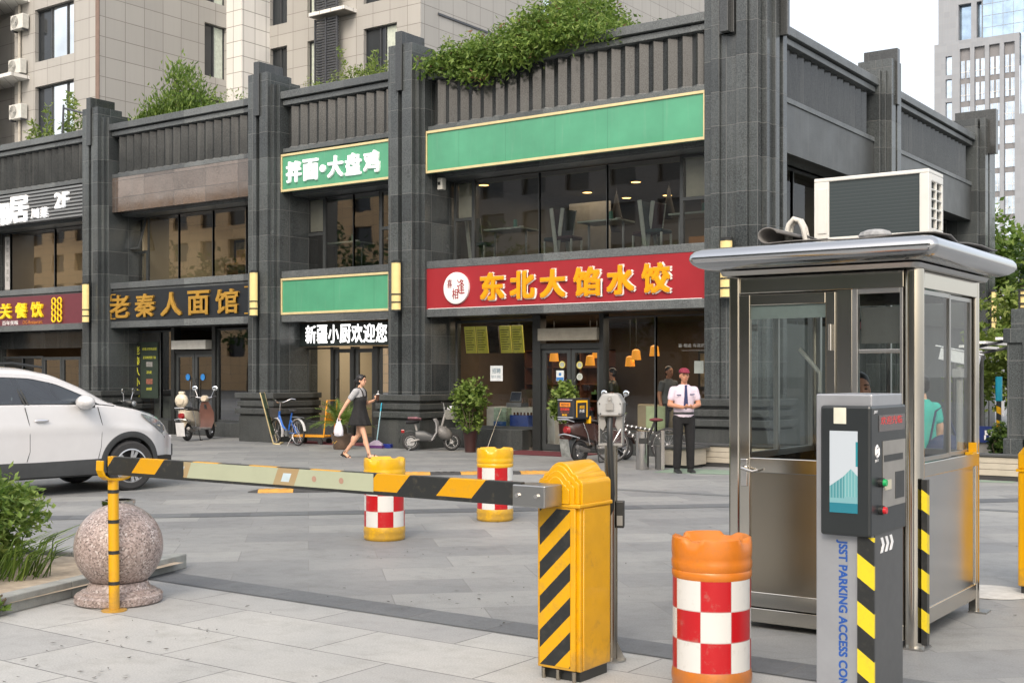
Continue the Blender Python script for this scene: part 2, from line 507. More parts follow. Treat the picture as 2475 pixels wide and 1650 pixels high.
# corner tower
m = bb(FRONT)
m.box(-10.20, -9.10, -0.10, 0.85, 0, 8.95)
m.box(-9.99, -9.82, -0.26, -0.10, 0, 9.3).box(-9.49, -9.28, -0.26, -0.10, 0, 9.3).box(-9.82, -9.49, -0.20, -0.10, 0, 9.3)
m.box(-9.28, -9.10, -0.19, -0.10, 0, 9.12)
m.box(-9.99, -9.28, -0.10, 0.6, 8.95, 9.3)
# side steps of the corner tower
m.box(-9.10, -9.00, -0.02, 0.22, 0, 9.3).box(-9.10, -8.94, 0.22, 0.40, 0, 9.3).box(-9.10, -9.03, 0.40, 0.56, 0, 9.3).box(-9.10, -8.94, 0.56, 0.74, 0, 9.3).box(-9.10, -9.0, 0.74, 0.85, 0, 8.95)
tw = m.build('corner_tower', G_TILE, BLD, bevel=0.008)
bb(FRONT).box(-9.735, -9.575, -0.42, 0.5, 7.74, 9.6).box(-9.80, -9.515, -0.30, -0.2005, 7.74, 9.45).build('pillar_fin', G_POL, tw, bevel=0.008)
bb(FRONT).box(-9.02, -8.80, 0.425, 0.535, 7.74, 9.6).build('pillar_fin', G_POL, tw, bevel=0.008)
m = bb(FRONT)
for e, z0, z1 in ((0.26, 0, 0.62), (0.33, 0.66, 0.79), (0.22, 0.62, 1.04), (0.29, 0.84, 0.97), (0.33, 1.03, 1.16)):
    m.box(-10.20-e*0.4, -9.10+e, -0.10-e, 0.85+0.002*e, z0, z1)
m.build('plinth', G_ROUGH, tw, bevel=0.012)
# end pillar of the side wing
m = bb(SIDE)
m.box(35.2, 37.1, -0.15, 1.2, 0, 8.45).box(35.45, 35.75, -0.3, -0.15, 0, 8.75).box(35.9, 36.2, -0.3, -0.15, 0, 8.75).box(35.4, 36.6, -0.1, 0.8, 8.45, 8.75)
ep = m.build('pillar', G_TILE, BLD, bevel=0.008)
bb(SIDE).box(35.70, 35.94, -0.52, 0.6, 7.78, 9.02).build('pillar_fin', G_POL, ep, bevel=0.008)

def entablature(x0, x1, M, pitch=0.31, amp=0.085, side=False):
    """cap, bands and the pleated frieze of one bay"""
    m = bb(M)
    m.box(x0, x1, -0.10, 0.60, 8.10, 8.27).box(x0, x1, -0.02, 0.55, 7.955, 8.075).box(x0, x1, 0.05, 0.5, 8.075, 8.10)
    cap = m.build('parapet', G_TRIM, BLD, bevel=0.01)
    n = max(4, round((x1-x0-0.12)/pitch)); p = (x1-x0-0.12)/n
    pts = []
    for i in range(n):
        xa = x0+0.06+i*p
        pts += [(xa, 0.15), (xa+p*0.5, 0.15-amp)]
    pts.append((x1-0.06, 0.15))
    pts += [(x1-0.06, 0.28), (x0+0.06, 0.28)]
    bb(M).prism(pts, 'z', 6.985, 7.96).build('frieze', G_POL, BLD)
    m = bb(M)
    m.box(x0, x1, -0.01, 0.3, 6.84, 6.94)
    pts2 = [(a, min(b, 0.15)-0.025) for a, b in pts[:-2]]+[(x1-0.06, 0.27), (x0+0.06, 0.27)]
    m.prism(pts2, 'z', 6.94, 6.984)
    m.box(x0, x1, 0.285, 0.60, 5.9, 8.0)
    m.build('cornice', G_TRIM, BLD, bevel=0.006)
BAYS = [(-34.28, -28.82), (-27.78, -22.32), (-21.28, -17.88), (-16.84, -10.2)]
for i, (a, b) in enumerate(BAYS):
    entablature(a, b, FRONT)
    m = bb(FRONT)
    m.box(a, b, -0.06, 0.2, 3.87, 4.03)
    m.box(a, b, -0.06, 0.2, 2.83, 3.0)
    m.box(a, b, 0.0, 0.2, 3.0, 3.87)
    m.box(a, b, 0.2, 0.95, 2.86, 4.06)
    m.box(a, b, 0.30, 1.0, 5.86, 5.90)
    m.build('sign_band', G_TRIM, BLD, bevel=0.006)
# bay 2 has mirror-polished reddish slabs where the others carry a board
bb(FRONT).box(-27.78, -22.32, 0.0, 0.285, 5.92, 6.84).build('stone_fascia', G_BROWN, BLD)
for a, b in ((21.3, 27.23), (28.27, 35.2)):
    entablature(a, b, SIDE, pitch=0.36, amp=0.05)
    m = bb(SIDE)
    m.box(a, b, 0.02, 0.285, 5.88, 6.84)
    m.build('stone_fascia', G_ROUGH, BLD)
    bb(SIDE).box(a, b, 0.05, 0.9, 2.83, 4.2).build('stone_fascia', G_ROUGH, BLD)
# roof slab, back walls and party walls
m = bb()
m.box(-35.2, -9.7, 21.0, 37, 7.90, 8.02)
m.box(-35.2, -9.7, 36.9, 37.1, 0, 7.9)
m.box(-35.2, -35.0, 20.6, 36.9, 0, 7.9)
m.box(-9.75, -9.6, 21.3, 36.9, 0, 2.6)
m.build('rear_wall', G_ROUGH, BLD)

W_CREAM = pm('cream_plaster', (0.55, 0.46, 0.33), 0.8, var=0.06, scale=1.5)
W_WARM = pm('warm_brown_plaster', (0.135, 0.095, 0.062), 0.8, var=0.25, scale=1.0)
W_GREY = pm('grey_plaster', (0.20, 0.19, 0.17), 0.8, var=0.1, scale=1.0)
W_DARK = pm('dark_ceiling_paint', (0.10, 0.095, 0.085), 0.8, var=0.1)
W_FLOOR = pm('brown_floor_tiles', (0.10, 0.085, 0.07), 0.35, var=0.12)
W_WOOD = pm('red_brown_wood', (0.14, 0.055, 0.03), 0.4, var=0.25, scale=3)
def room(x0, x1, z0, z1, yb, wall, dado=None, right=True):
    m = bb(); m.box(x0, x1, yb, yb+0.1, z0, z1)
    m.box(x0-0.1, x0, 21.42, yb+0.1, z0, z1)
    if right: m.box(x1, x1+0.1, 21.42, yb+0.1, z0, z1)
    m.build('interior_wall', wall, BLD)
    bb().box(x0, x1, 21.42, yb, z1, z1+0.05).build('interior_ceiling', W_DARK, BLD)
    bb().box(x0, x1, 21.30, yb, z0-0.05, z0).build('interior_floor', W_FLOOR, BLD)
    if dado:
        bb().box(x0+0.002, x1-0.002, yb-0.03, yb-0.001, z0, z0+0.95).build('interior_dado', dado, BLD)
room(-34.2, -28.75, 0.05, 2.84, 25.2, W_WARM)
room(-27.7, -22.25, 0.05, 2.84, 25.2, W_WARM)
room(-21.6, -17.85, 0.05, 2.84, 24.3, W_CREAM, W_WOOD)
room(-17.7, -10.2, 0.05, 2.84, 26.2, W_WARM)
room(-34.2, -28.75, 4.06, 5.88, 25.6, W_CREAM)
room(-27.7, -22.25, 4.06, 5.88, 24.6, W_CREAM, W_WOOD)
room(-21.6, -17.85, 4.06, 5.88, 25.6, W_GREY)
room(-16.9, -10.15, 4.06, 5.88, 27.2, W_GREY, right=False)

def window(rects, y, gl=GLASS, fr=0.05, thin=0.0, name='window', fmat=M_FRAME, parent=BLD, M=None):
    """rects: (x0, x1, z0, z1) panes; bars of width fr all round each"""
    m = bb(M); q = bb(M)
    for i, (x0, x1, z0, z1) in enumerate(rects):
        h = fr/2; e = 0.0015*(i % 3)
        m.box(x0-h, x0+h, y-0.03-e, y+0.04, z0-h, z1+h).box(x1-h, x1+h, y-0.03-e, y+0.04, z0-h, z1+h)
        m.box(x0+h, x1-h, y-0.03-e, y+0.04, z0-h, z0+h).box(x0+h, x1-h, y-0.03-e, y+0.04, z1-h, z1+h)
        q.poly([(x0+h, y, z0+h), (x1-h, y, z0+h), (x1-h, y, z1-h), (x0+h, y, z1-h)])
    f = m.build(name, fmat, parent)
    q.build('pane', gl, f)
    return f
# upper windows
zb, zt = 4.10, 5.84
window([(-16.75, -16.25, 5.0, zt), (-16.75, -16.25, zb, 5.0)], 21.3, fr=0.07)
window([(-11.15, -10.25, 5.0, zt), (-11.15, -10.25, zb, 5.0)], 21.3, fr=0.07)
window([(-16.22, -14.505, zb, zt), (-14.505, -12.845, zb, zt), (-12.845, -11.18, zb, zt)], 21.302, fr=0.014)
window([(-21.33, -20.75, 4.97, zt), (-21.33, -20.75, zb, 4.97)], 21.3, fr=0.07)
window([(-20.71, -19.805, zb, zt), (-19.805, -18.98, zb, zt)], 21.302, fr=0.014)
window([(-18.93, -17.85, 4.97, zt), (-18.93, -17.85, zb, 4.97)], 21.3, fr=0.07)
window([(-28.02, -27.39, zb, 4.92)], 21.3, fr=0.07)
window([(-27.36, -26.085, zb, zt), (-26.085, -24.735, zb, zt), (-24.735, -23.475, zb, zt), (-23.475, -22.3, zb, zt)], 21.302, fr=0.016)
# the open vent light of bay 2, tilted out
vt = bb(T(-27.71, 21.28, 5.84) @ RXd(-16))
vt.box(-0.31, -0.26, -0.02, 0.02, -0.9, 0).box(0.26, 0.31, -0.02, 0.02, -0.9, 0).box(-0.26, 0.26, -0.02, 0.02, -0.9, -0.85).box(-0.26, 0.26, -0.02, 0.02, -0.05, 0)
vt = vt.build('vent_window', M_FRAME, BLD)
bb(T(-27.71, 21.28, 5.84) @ RXd(-16)).poly([(-0.26, 0, -0.85), (0.26, 0, -0.85), (0.26, 0, -0.05), (-0.26, 0, -0.05)]).build('pane', GLASS, vt)
window([(-34.2, -33.85, zb, zt), (-33.85, -31.595, zb, zt), (-31.595, -30.195, zb, zt), (-30.195, -28.8, zb, zt)], 21.3, fr=0.03)
# roller blinds in the casements
M_BLIND = pm('cream_roller_blind', (0.55, 0.52, 0.44), 0.8, var=0.08)
for x0, x1 in ((-16.71, -16.29), (-11.1, -10.3), (-21.29, -20.79)):
    bb().box(x0, x1, 21.36, 21.375, 5.05, 5.82).build('window_blind', M_BLIND, BLD)
# side windows
window([(21.6, 24.2, 4.25, 5.86), (24.2, 27.2, 4.25, 5.86)], 0.7, gl=GLASS_S, fr=0.06, M=SIDE)
window([(28.3, 31.6, 4.25, 5.86), (31.6, 35.1, 4.25, 5.86)], 0.7, gl=GLASS_S, fr=0.06, M=SIDE)
window([(21.6, 24.4, 0.5, 2.75), (24.4, 27.2, 0.5, 2.75)], 0.7, gl=GLASS_S, fr=0.06, M=SIDE)
bb(SIDE).box(21.3, 27.23, 0.3, 0.9, 0, 0.5).build('plinth', G_ROUGH, BLD)
bb(SIDE).box(28.27, 35.2, 0.1, 0.9, 0, 2.83).build('rear_wall', G_ROUGH, BLD)

# ground-floor shop fronts
def door_leaf(x0, x1, y, z0, z1, gl=GLASS_C, hx=None, fmat=M_FRAME, fr=0.09):
    m = bb()
    m.box(x0, x0+fr, y-0.03, y+0.03, z0, z1).box(x1-fr, x1, y-0.03, y+0.03, z0, z1)
    m.box(x0+fr, x1-fr, y-0.03, y+0.03, z0, z0+0.12).box(x0+fr, x1-fr, y-0.03, y+0.03, z1-0.09, z1)
    d = m.build('door', fmat, BLD)
    bb().poly([(x0+fr, y, z0+0.12), (x1-fr, y, z0+0.12), (x1-fr, y, z1-0.09), (x0+fr, y, z1-0.09)]).build('pane', gl, d)
    if hx is not None:
        bb().tube([(hx, y-0.03, 0.85), (hx, y-0.09, 0.9), (hx, y-0.09, 1.45), (hx, y-0.03, 1.5)], 0.014).build('handle', STEEL_POL, d, smooth=40)
    return d
# bay 4
bb().box(-16.75, -14.78, 21.05, 21.42, 0, 0.43).build('plinth', G_ROUGH, BLD, bevel=0.01)
bb().box(-12.9, -10.2, 21.05, 21.42, 0, 0.43).build('plinth', G_ROUGH, BLD, bevel=0.01)
window([(-16.71, -14.62, 0.46, 2.75)], 21.3, gl=GLASS_C, fr=0.06)
window([(-12.90, -11.735, 0.46, 2.75), (-11.735, -10.25, 0.46, 2.75)], 21.3, gl=GLASS_C, fr=0.03)
m = bb(); m.box(-14.62, -14.42, 21.2, 21.42, 0, 2.83).box(-12.98, -12.88, 21.2, 21.42, 0, 2.83).box(-14.42, -12.98, 21.22, 21.4, 2.13, 2.24).build('door_frame', M_BLK, BLD)
bb().box(-14.42, -12.98, 21.1, 21.3, 2.30, 2.55).build('door_header', pm('beige_header_panel', (0.30, 0.28, 0.23), 0.5), BLD)
door_leaf(-14.42, -13.71, 21.3, 0.02, 2.13, hx=-13.80)
door_leaf(-13.69, -12.98, 21.3, 0.02, 2.13, hx=-13.60)
# bay 3
m = bb(); m.box(-21.42, -21.28, 21.2, 21.42, 0, 2.25).box(-20.47, -20.38, 21.2, 21.42, 0, 2.25).box(-19.82, -19.72, 21.2, 21.42, 0, 2.25).box(-19.12, -18.98, 21.2, 21.42, 0, 2.25).box(-17.92, -17.85, 21.2, 21.42, 0, 2.25).build('door_frame', M_BLK, BLD)
window([(-21.28, -20.47, 0.46, 2.22)], 21.3, gl=GLASS_C, fr=0.04)
window([(-18.98, -17.92, 0.46, 2.22)], 21.3, gl=GLASS_C, fr=0.04)
door_leaf(-20.38, -19.82, 21.3, 0.02, 2.2, hx=-20.28)
door_leaf(-19.72, -19.12, 21.3, 0.02, 2.2, hx=-19.62)
bb().box(-21.3, -20.47, 21.1, 21.42, 0, 0.43).build('plinth', G_ROUGH, BLD, bevel=0.01)
bb().box(-18.98, -17.85, 21.1, 21.42, 0, 0.43).build('plinth', G_ROUGH, BLD, bevel=0.01)
# bay 2
m = bb(); m.box(-26.3, -26.17, 21.2, 21.42, 0, 2.83).box(-24.68, -24.56, 21.2, 21.42, 0, 2.83).box(-26.17, -24.68, 21.22, 21.4, 2.14, 2.22).build('door_frame', M_BLK, BLD)
bb().box(-26.1, -24.75, 21.05, 21.3, 2.25, 2.48).build('door_header', pm('white_air_curtain', (0.45, 0.45, 0.42), 0.4), BLD)
window([(-28.0, -26.825, 0.4, 2.75), (-26.825, -26.32, 0.4, 2.75)], 21.3, fr=0.05)
window([(-24.54, -22.25, 0.4, 2.75)], 21.3, fr=0.05)
door_leaf(-26.17, -25.44, 21.3, 0.02, 2.14, gl=GLASS, hx=-25.53)
door_leaf(-25.42, -24.68, 21.3, 0.02, 2.14, gl=GLASS, hx=-25.33)
for a, b in ((-27.7, -26.3), (-24.56, -22.2)): bb().box(a, b, 21.1, 21.42, 0, 0.37).build('plinth', G_ROUGH, BLD, bevel=0.01)
# bay 1
window([(-34.2, -33.2, 0.4, 2.1), (-33.2, -32.2, 0.4, 2.1)], 21.3, fr=0.06)
window([(-30.3, -29.6, 0.4, 2.3), (-29.6, -28.8, 0.4, 2.3)], 21.3, fr=0.06)
door_leaf(-32.15, -31.25, 21.3, 0.02, 2.1, gl=GLASS)
door_leaf(-31.23, -30.35, 21.3, 0.02, 2.1, gl=GLASS)
m = bb(); m.box(-34.2, -28.75, 21.2, 21.42, 2.35, 2.84).build('door_header', G_POL, BLD)
for a, b in ((-34.2, -32.2), (-30.3, -28.7)): bb().box(a, b, 21.1, 21.42, 0, 0.37).build('plinth', G_ROUGH, BLD, bevel=0.01)

# ---------------------------------------------------------------- shop signs
def sign_board(name, label, x0, x1, z0, z1, face, frame=None, y=20.40, fw=0.055, group=None):
    t = thing(name, label, 'shop sign', ((x0+x1)/2, y, z0), group=group)
    hw = (x1-x0)/2; h = z1-z0
    MB().box(-hw+0.002, hw-0.002, 0.0, 0.075, 0.002, h-0.002).build('panel', face, t)
    if frame:
        m = MB(); e = 0.03
        m.box(-hw, hw, -e, 0.0, 0, fw).box(-hw, hw, -e, 0, h-fw, h).box(-hw, -hw+fw, -e, 0, fw, h-fw).box(hw-fw, hw, -e, 0, fw, h-fw)
        m.build('frame', frame, t, bevel=0.006)
    return t, (lambda x, z: FY(x-(x0+x1)/2, 0, z-z0))
s, L = sign_board('shop_sign', 'long blank green sign board with cream gold frame above the right upper windows', -16.87, -10.18, 5.92, 6.83, M_GREEN, M_GOLD)
s, L = sign_board('shop_sign', 'green sign board with white noodle-and-chicken lettering under the parapet', -21.3, -17.86, 5.90, 6.79, M_GREEN, M_GOLD)
for ch, x in (('拌', -20.98), ('面', -20.43), ('·', -19.86), ('大', -19.64), ('盘', -19.09), ('鸡', -18.53)):
    if ch == '·':
        MB().lathe([(0.085, 0), (0.085, 0.05)], 18, M=L(-19.91, 6.33)).build('letter', M_WLIT, s)
    else:
        txt('letter', ch, M_WLIT, s, L(x+0.13, 6.34), w=0.45, h=0.47, ext=0.06, bold=0.022)
s, L = sign_board('shop_sign', 'blank green sign board over the lit doorway with the running letters', -21.3, -17.87, 3.0, 3.86, M_GREEN, M_GOLD)
s, L = sign_board('shop_sign', 'red sign board with round white emblem and amber dumpling lettering', -16.84, -10.22, 3.0, 3.87, M_RED)
MB().box(-3.26, 3.26, -0.012, -0.0005, 0.0, 0.012).build('edge_strip', M_WHITE, s)
MB().lathe([(0.335, 0), (0.335, 0.05), (0.31, 0.06)], 40, M=L(-16.00, 3.42)).build('emblem', M_WHITE, s, smooth=30)
em = pm('dark_red_letters', '#8F1622', 0.35)
for ch, x, z, a, b in (('喜', -16.16, 3.52, 0.13, 0.18), ('相', -16.01, 3.30, 0.16, 0.22), ('逢', -15.86, 3.45, 0.20, 0.32)):
    txt('emblem_letter', ch, em, s, L(x, z) @ T(0, 0, 0.06), w=a, h=b, ext=0.008)
for ch, x in (('东', -15.05), ('北', -14.29), ('大', -13.55), ('馅', -12.745), ('水', -11.985), ('饺', -11.21)):
    txt('letter', ch, M_YLIT, s, L(x, 3.42), w=0.57, h=0.53, ext=0.07, bold=0.036, res=4)
    txt('letter_halo', ch, M_WHITE, s, L(x+0.012, 3.415), w=0.595, h=0.55, ext=0.03, bold=0.045, res=4)
M_INK = pm('black_lacquer_board', (0.016, 0.019, 0.023), 0.38, spec=0.3)
M_GLET = pm('gilt_letters', '#CFA24A', 0.3, metal=0.6, var=0.15)
s, L = sign_board('shop_sign', 'black lacquered sign board with gilt characters and corner brackets', -27.8, -22.30, 3.0, 3.80, M_INK)
for i, ch in enumerate('老秦人面馆'):
    x = -27.36+i*1.05
    txt('letter', ch, M_GLET, s, L(x, 3.39), w=0.78, h=0.58, ext=0.05, bold=0.022)
for sx in (-1, 1):
    for sz in (0.06, 0.70):
        zz = sz; d = 0.16 if sz < 0.3 else -0.16
        m = MB(); xx = sx*2.70
        m.box(min(xx, xx-sx*0.2), max(xx, xx-sx*0.2), -0.02, -0.0005, zz, zz+0.03); m.box(xx-0.015, xx+0.015, -0.022, -0.0005, min(zz, zz+d), max(zz, zz+d))
        m.build('corner_bracket', M_GLET, s)
s, L = sign_board('shop_sign', 'maroon sign board with yellow lettering and two chains of yellow rings', -34.2, -28.80, 2.98, 3.82, M_MAROON)
M_YL2 = pm('yellow_letters', '#E8C21A', 0.35, emit=(1, 0.75, 0.05), es=0.15)
for ch, x in (('百', -34.0), ('年', -33.35), ('关', -32.62), ('餐', -31.85), ('饮', -31.08)):
    if ch in '关餐饮': txt('letter', ch, M_YL2, s, L(x, 3.42), w=0.52, h=0.42, ext=0.07, bold=0.024)
for ix in (0, 1):
    for k in range(4):
        pts = [(0.085*math.cos(q*PI/10), 0.085*math.sin(q*PI/10), 0.04) for q in range(20)]
        MB().tube(pts, 0.022, 6, closed=True, M=L(-30.28+ix*0.27, 3.14+k*0.165)).build('ring', M_YL2, s, smooth=60)
txt('letter', '百年美味', M_WHITE, s, L(-32.45, 3.08), w=0.8, h=0.13, ext=0.012)
txt('letter', 'OG-Restaurant', pm('dull_orange_letters', '#B8763A', 0.5), s, L(-31.35, 3.08), w=0.95, h=0.11, ext=0.012)
s, L = sign_board('shop_sign', 'dark slatted sign with white characters and the mark 2F', -34.2, -28.80, 5.90, 6.80, pm('dark_slat_backing', (0.04, 0.042, 0.045), 0.5))
m = MB()
for k in range(9): m.box(-2.72, 2.72, -0.03, -0.0005, 0.03+k*0.1, 0.08+k*0.1)
m.build('slats', STEEL_DULL, s)
for ch, x, z, a, b in (('湘', -32.88, 6.24, 0.85, 0.62), ('居', -31.95, 6.32, 0.9, 0.72), ('川', -31.15, 6.14, 0.32, 0.28), ('菜', -30.70, 6.14, 0.36, 0.30), ('2', -30.05, 6.42, 0.27, 0.40), ('F', -29.70, 6.42, 0.25, 0.40)):
    txt('letter', ch, M_WLIT, s, L(x, z) @ T(0, 0, 0.03), w=a, h=b, ext=0.06, bold=0.022 if b > 0.35 else 0.006)
# running-text display over the doorway of bay 3
s = thing('led_sign', 'dark running-text display with glowing white characters over the lit doorway', 'led sign', (-19.65, 21.0, 2.27))
MB().box(-1.75, 1.80, 0, 0.12, 0, 0.54).build('housing', pm('led_housing', (0.02, 0.03, 0.03), 0.35), s, bevel=0.01)
M_LED = pm('white_led', (0.8, 0.8, 0.8), 0.5, emit=(1, 1, 0.97), es=1.2)
for i, ch in enumerate('新疆小厨欢迎您'):
    txt('led_letter', ch, M_LED, s, FY(-1.27+i*0.374, 0, 0.28), w=0.335, h=0.42, ext=0.006, bold=0.018)

# ---------------------------------------------------------------- wall lamps
def wall_lamp(label, M, group='wall lamps on the pillars'):
    t = thing('wall_lamp', label, 'lamp', (0, 0, 0), group=group)
    t.matrix_world = M
    MB().box(-0.10, 0.10, -0.07, 0.0, 0.05, 1.12).build('backplate', M_BLK, t, bevel=0.008)
    m = MB()
    for z0, z1 in ((0.04, 0.19), (0.21, 0.36), (0.38, 1.05)):
        m.rings([[(0.115*math.cos(a), -0.06-0.10*math.sin(a), z) for a in [PI*k/10 for k in range(11)]] for z in (z0, z1)])
    m.build('lamp_glass', M_LAMP, t, smooth=40)
    m = MB()
    for z in (0.025, 0.20, 0.37, 1.065):
        m.rings([[(0.125*math.cos(a), -0.06-0.112*math.sin(a), zz) for a in [PI*k/10 for k in range(11)]] for zz in (z-0.014, z+0.014)])
    m.build('lamp_band', M_BLK, t)
    return t
wall_lamp('cream column lamp on the pillar between the maroon and black signs', T(-28.30, 20.07, 2.95))
wall_lamp('cream column lamp on the pillar between the black and green signs', T(-21.80, 20.07, 2.95))
wall_lamp('cream column lamp on the pillar beside the red sign and walking woman', T(-17.36, 20.07, 2.95))
wall_lamp('cream column lamp on the corner tower beside the booth roof', T(-9.65, 20.19, 2.95))
wall_lamp('cream column lamp on the far end pillar behind the booth', T(-9.06, 35.83, 2.85) @ RZ(90))
# ---------------------------------------------------------------- towers behind
def cladding(name, base, tw, th, joint=(0.2, 0.19, 0.17), rough=0.6, streak=0.25):
    N = NT(name)
    p = N.pos()
    s = N.n('SeparateXYZ'); N.l(p, s.inputs[0])
    cb = N.n('CombineXYZ'); N.l(N.math('ADD', s.outputs[0], s.outputs[1]), cb.inputs[0]); N.l(s.outputs[2], cb.inputs[1])
    br = N.n('TexBrick'); br.offset = 0.0; br.inputs['Scale'].default_value = 1
    br.inputs['Brick Width'].default_value = tw; br.inputs['Row Height'].default_value = th
    br.inputs['Mortar Size'].default_value = 0.012; br.inputs['Mortar Smooth'].default_value = 0.1
    br.inputs['Color1'].default_value = (0.94, 0.94, 0.94, 1); br.inputs['Color2'].default_value = (1.05, 1.05, 1.05, 1)
    N.l(cb.outputs[0], br.inputs[0])
    mp = N.n('Mapping'); mp.inputs['Scale'].default_value = (5, 5, 0.25); N.l(p, mp.inputs[0])
    st = N.ramp(N.noise(mp.outputs[0], 1.0, 5, 0.6), [(0.45, 0), (0.8, 1)])
    c = N.mix(1.0, base, br.outputs['Color'], 'MULTIPLY')
    c = N.mix(N.math('MULTIPLY', st, streak), c, dark(base, 0.72))
    c = N.mix(br.outputs['Fac'], c, joint)
    N.l(c, N.b.inputs['Base Color']); N.b.inputs['Roughness'].default_value = rough
    N.bump(N.math('SUBTRACT', 1.0, br.outputs['Fac']), 0.4, 0.01)
    return N.m
CLAD = cladding('beige_stone_cladding', (0.385, 0.375, 0.352), 0.86, 0.73)
CLAD_P = cladding('pale_stone_cladding', (0.74, 0.73, 0.70), 0.6, 0.62)
CLAD_O = cladding('grey_office_cladding', (0.27, 0.29, 0.32), 0.9, 0.9, joint=(0.3, 0.3, 0.3))
M_LOUV = pm('dark_louvre_metal', (0.06, 0.065, 0.075), 0.45)
M_TFR = pm('tower_window_frame', (0.05, 0.055, 0.06), 0.4)
def tower_glass(name, col, metal, rough=0.05):
    N = NT(name)
    p = N.pos()
    f = N.noise(p, 0.35, 3)
    N.l(N.mix(N.ramp(f, [(0.35, 0), (0.65, 1)]), dark(col, 0.75), dark(col, 1.2)), N.b.inputs['Base Color'])
    N.b.inputs['Metallic'].default_value = metal; N.b.inputs['Roughness'].default_value = rough
    N.bump(N.noise(p, 0.5, 2), 0.05, 0.05)
    return N.m
TG_SKY = tower_glass('sky_reflecting_glass', (0.88, 0.92, 0.94), 0.95)
TG_DARK = tower_glass('dark_room_glass', (0.03, 0.035, 0.04), 0.0, 0.06)
TG_BLUE = tower_glass('bluish_office_glass', (0.36, 0.48, 0.62), 0.75)
TG_PALE = tower_glass('pale_office_glass', (0.50, 0.58, 0.68), 0.8)
M_CURT = pm('pale_curtain', (0.50, 0.55, 0.48), 0.9, var=0.15, scale=9)

def wall_holes(m, u0, u1, z0, z1, holes, M, depth=0.25):
    """outer skin of a wall (local u, z; outward = -y) with real openings and reveals"""
    us = sorted({u0, u1, *[h[0] for h in holes], *[h[1] for h in holes]})
    zs = sorted({z0, z1, *[h[2] for h in holes], *[h[3] for h in holes]})
    for a, b in zip(us[:-1], us[1:]):
        for c, d in zip(zs[:-1], zs[1:]):
            mu, mz = (a+b)/2, (c+d)/2
            if any(h[0] < mu < h[1] and h[2] < mz < h[3] for h in holes): continue
            m.poly([(a, 0, c), (b, 0, c), (b, 0, d), (a, 0, d)], M)
    for a, b, c, d in holes:
        for q in ([(a, 0, c), (a, depth, c), (a, depth, d), (a, 0, d)], [(b, 0, c), (b, 0, d), (b, depth, d), (b, depth, c)],
                  [(a, 0, c), (b, 0, c), (b, depth, c), (a, depth, c)], [(a, 0, d), (a, depth, d), (b, depth, d), (b, 0, d)]):
            m.poly(q, M)
def twin(parent, a, b, c, d, M, splits, panes, depth=0.2, curtain=None):
    m = MB(M); f = 0.05
    xs = [a]+splits+[b]
    for x in xs: m.box(x-f/2, x+f/2, depth-0.05, depth+0.02, c, d)
    m.box(a, b, depth-0.045, depth+0.015, c, c+f).box(a, b, depth-0.045, depth+0.015, d-f, d)
    o = m.build('window', M_TFR, parent)
    for (x0, x1), gm in zip(zip(xs[:-1], xs[1:]), panes):
        MB(M).poly([(x0, depth, c), (x1, depth, c), (x1, depth, d), (x0, depth, d)]).build('pane', gm, o)
    if curtain:
        x0, x1 = curtain
        n = 14
        MB(M).grid([[(x0+(x1-x0)*k/n, depth-0.012-0.012*(k % 2), z) for k in range(n+1)] for z in (c+f, d-f)]).build('curtain', M_CURT, o)
    return o

AP = thing('apartment_tower', 'beige stone apartment tower with brown corner strip and sky-reflecting windows at far left', 'building', (-45, 30, 0))
AI = T(45, -30, 0)
MA = AI @ T(0, 27.4, 0)
floors = [7.55, 10.52, 13.46, 16.42]
holes = [(-41.95, -39.5, z, z+2.0) for z in floors]
m = MB()
wall_holes(m, -43.30, -38.17, 0, 34, holes, MA)
wall_holes(m, -60, -43.30, 0, 34, [], MA @ T(0, 0.35, 0))
MAS = AI @ T(-38.0, 0, 0) @ RZ(90)
h2 = [(32.28, 33.40, z, z+2.1) for z in (10.43, 13.40, 16.37)]
wall_holes(m, 27.4, 33.4, 0, 34, h2, MAS)
m.poly([(-60, 27.75, 34), (-38, 27.4, 34), (-38, 33.4, 34), (-60, 33.4, 34)], AI)
m.build('wall', CLAD, AP, norm=False)
MB(AI).box(-38.19, -37.985, 27.385, 27.42, 0, 34).build('corner_strip', pm('brown_corner_strip', (0.19, 0.13, 0.10), 0.5), AP)
for z in floors: twin(AP, -41.95, -39.5, z, z+2.0, MA, [-41.1, -40.12], [TG_DARK, TG_SKY, TG_SKY])
for z in (10.43, 13.40, 16.37): twin(AP, 32.28, 33.40, z, z+2.1, MAS, [32.85], [TG_DARK, TG_DARK], curtain=(32.9, 33.35))
for z0 in (7.2, 10.15, 13.1, 16.05):
    MB(AI).box(-52, -42.3, 26.6, 27.75, z0-0.22, z0-0.08).build('ledge', CLAD_P, AP)
    m = MB(AI)
    for k in range(26): m.box(-52, -43.35, 26.72, 26.80, z0+0.02+k*0.105, z0+0.08+k*0.105, None)
    for x in (-46.6, -43.4): m.box(x-0.04, x+0.04, 26.68, 26.80, z0-0.08, z0+2.78)
    m.build('louvre_screen', M_LOUV, AP)
    MB(AI).tube([(-42.85, 27.32, z0-0.1), (-42.85, 27.32, z0+2.7)], 0.055).build('drain_pipe', pm('cream_pipe', (0.45, 0.42, 0.36), 0.5), AP, smooth=40)
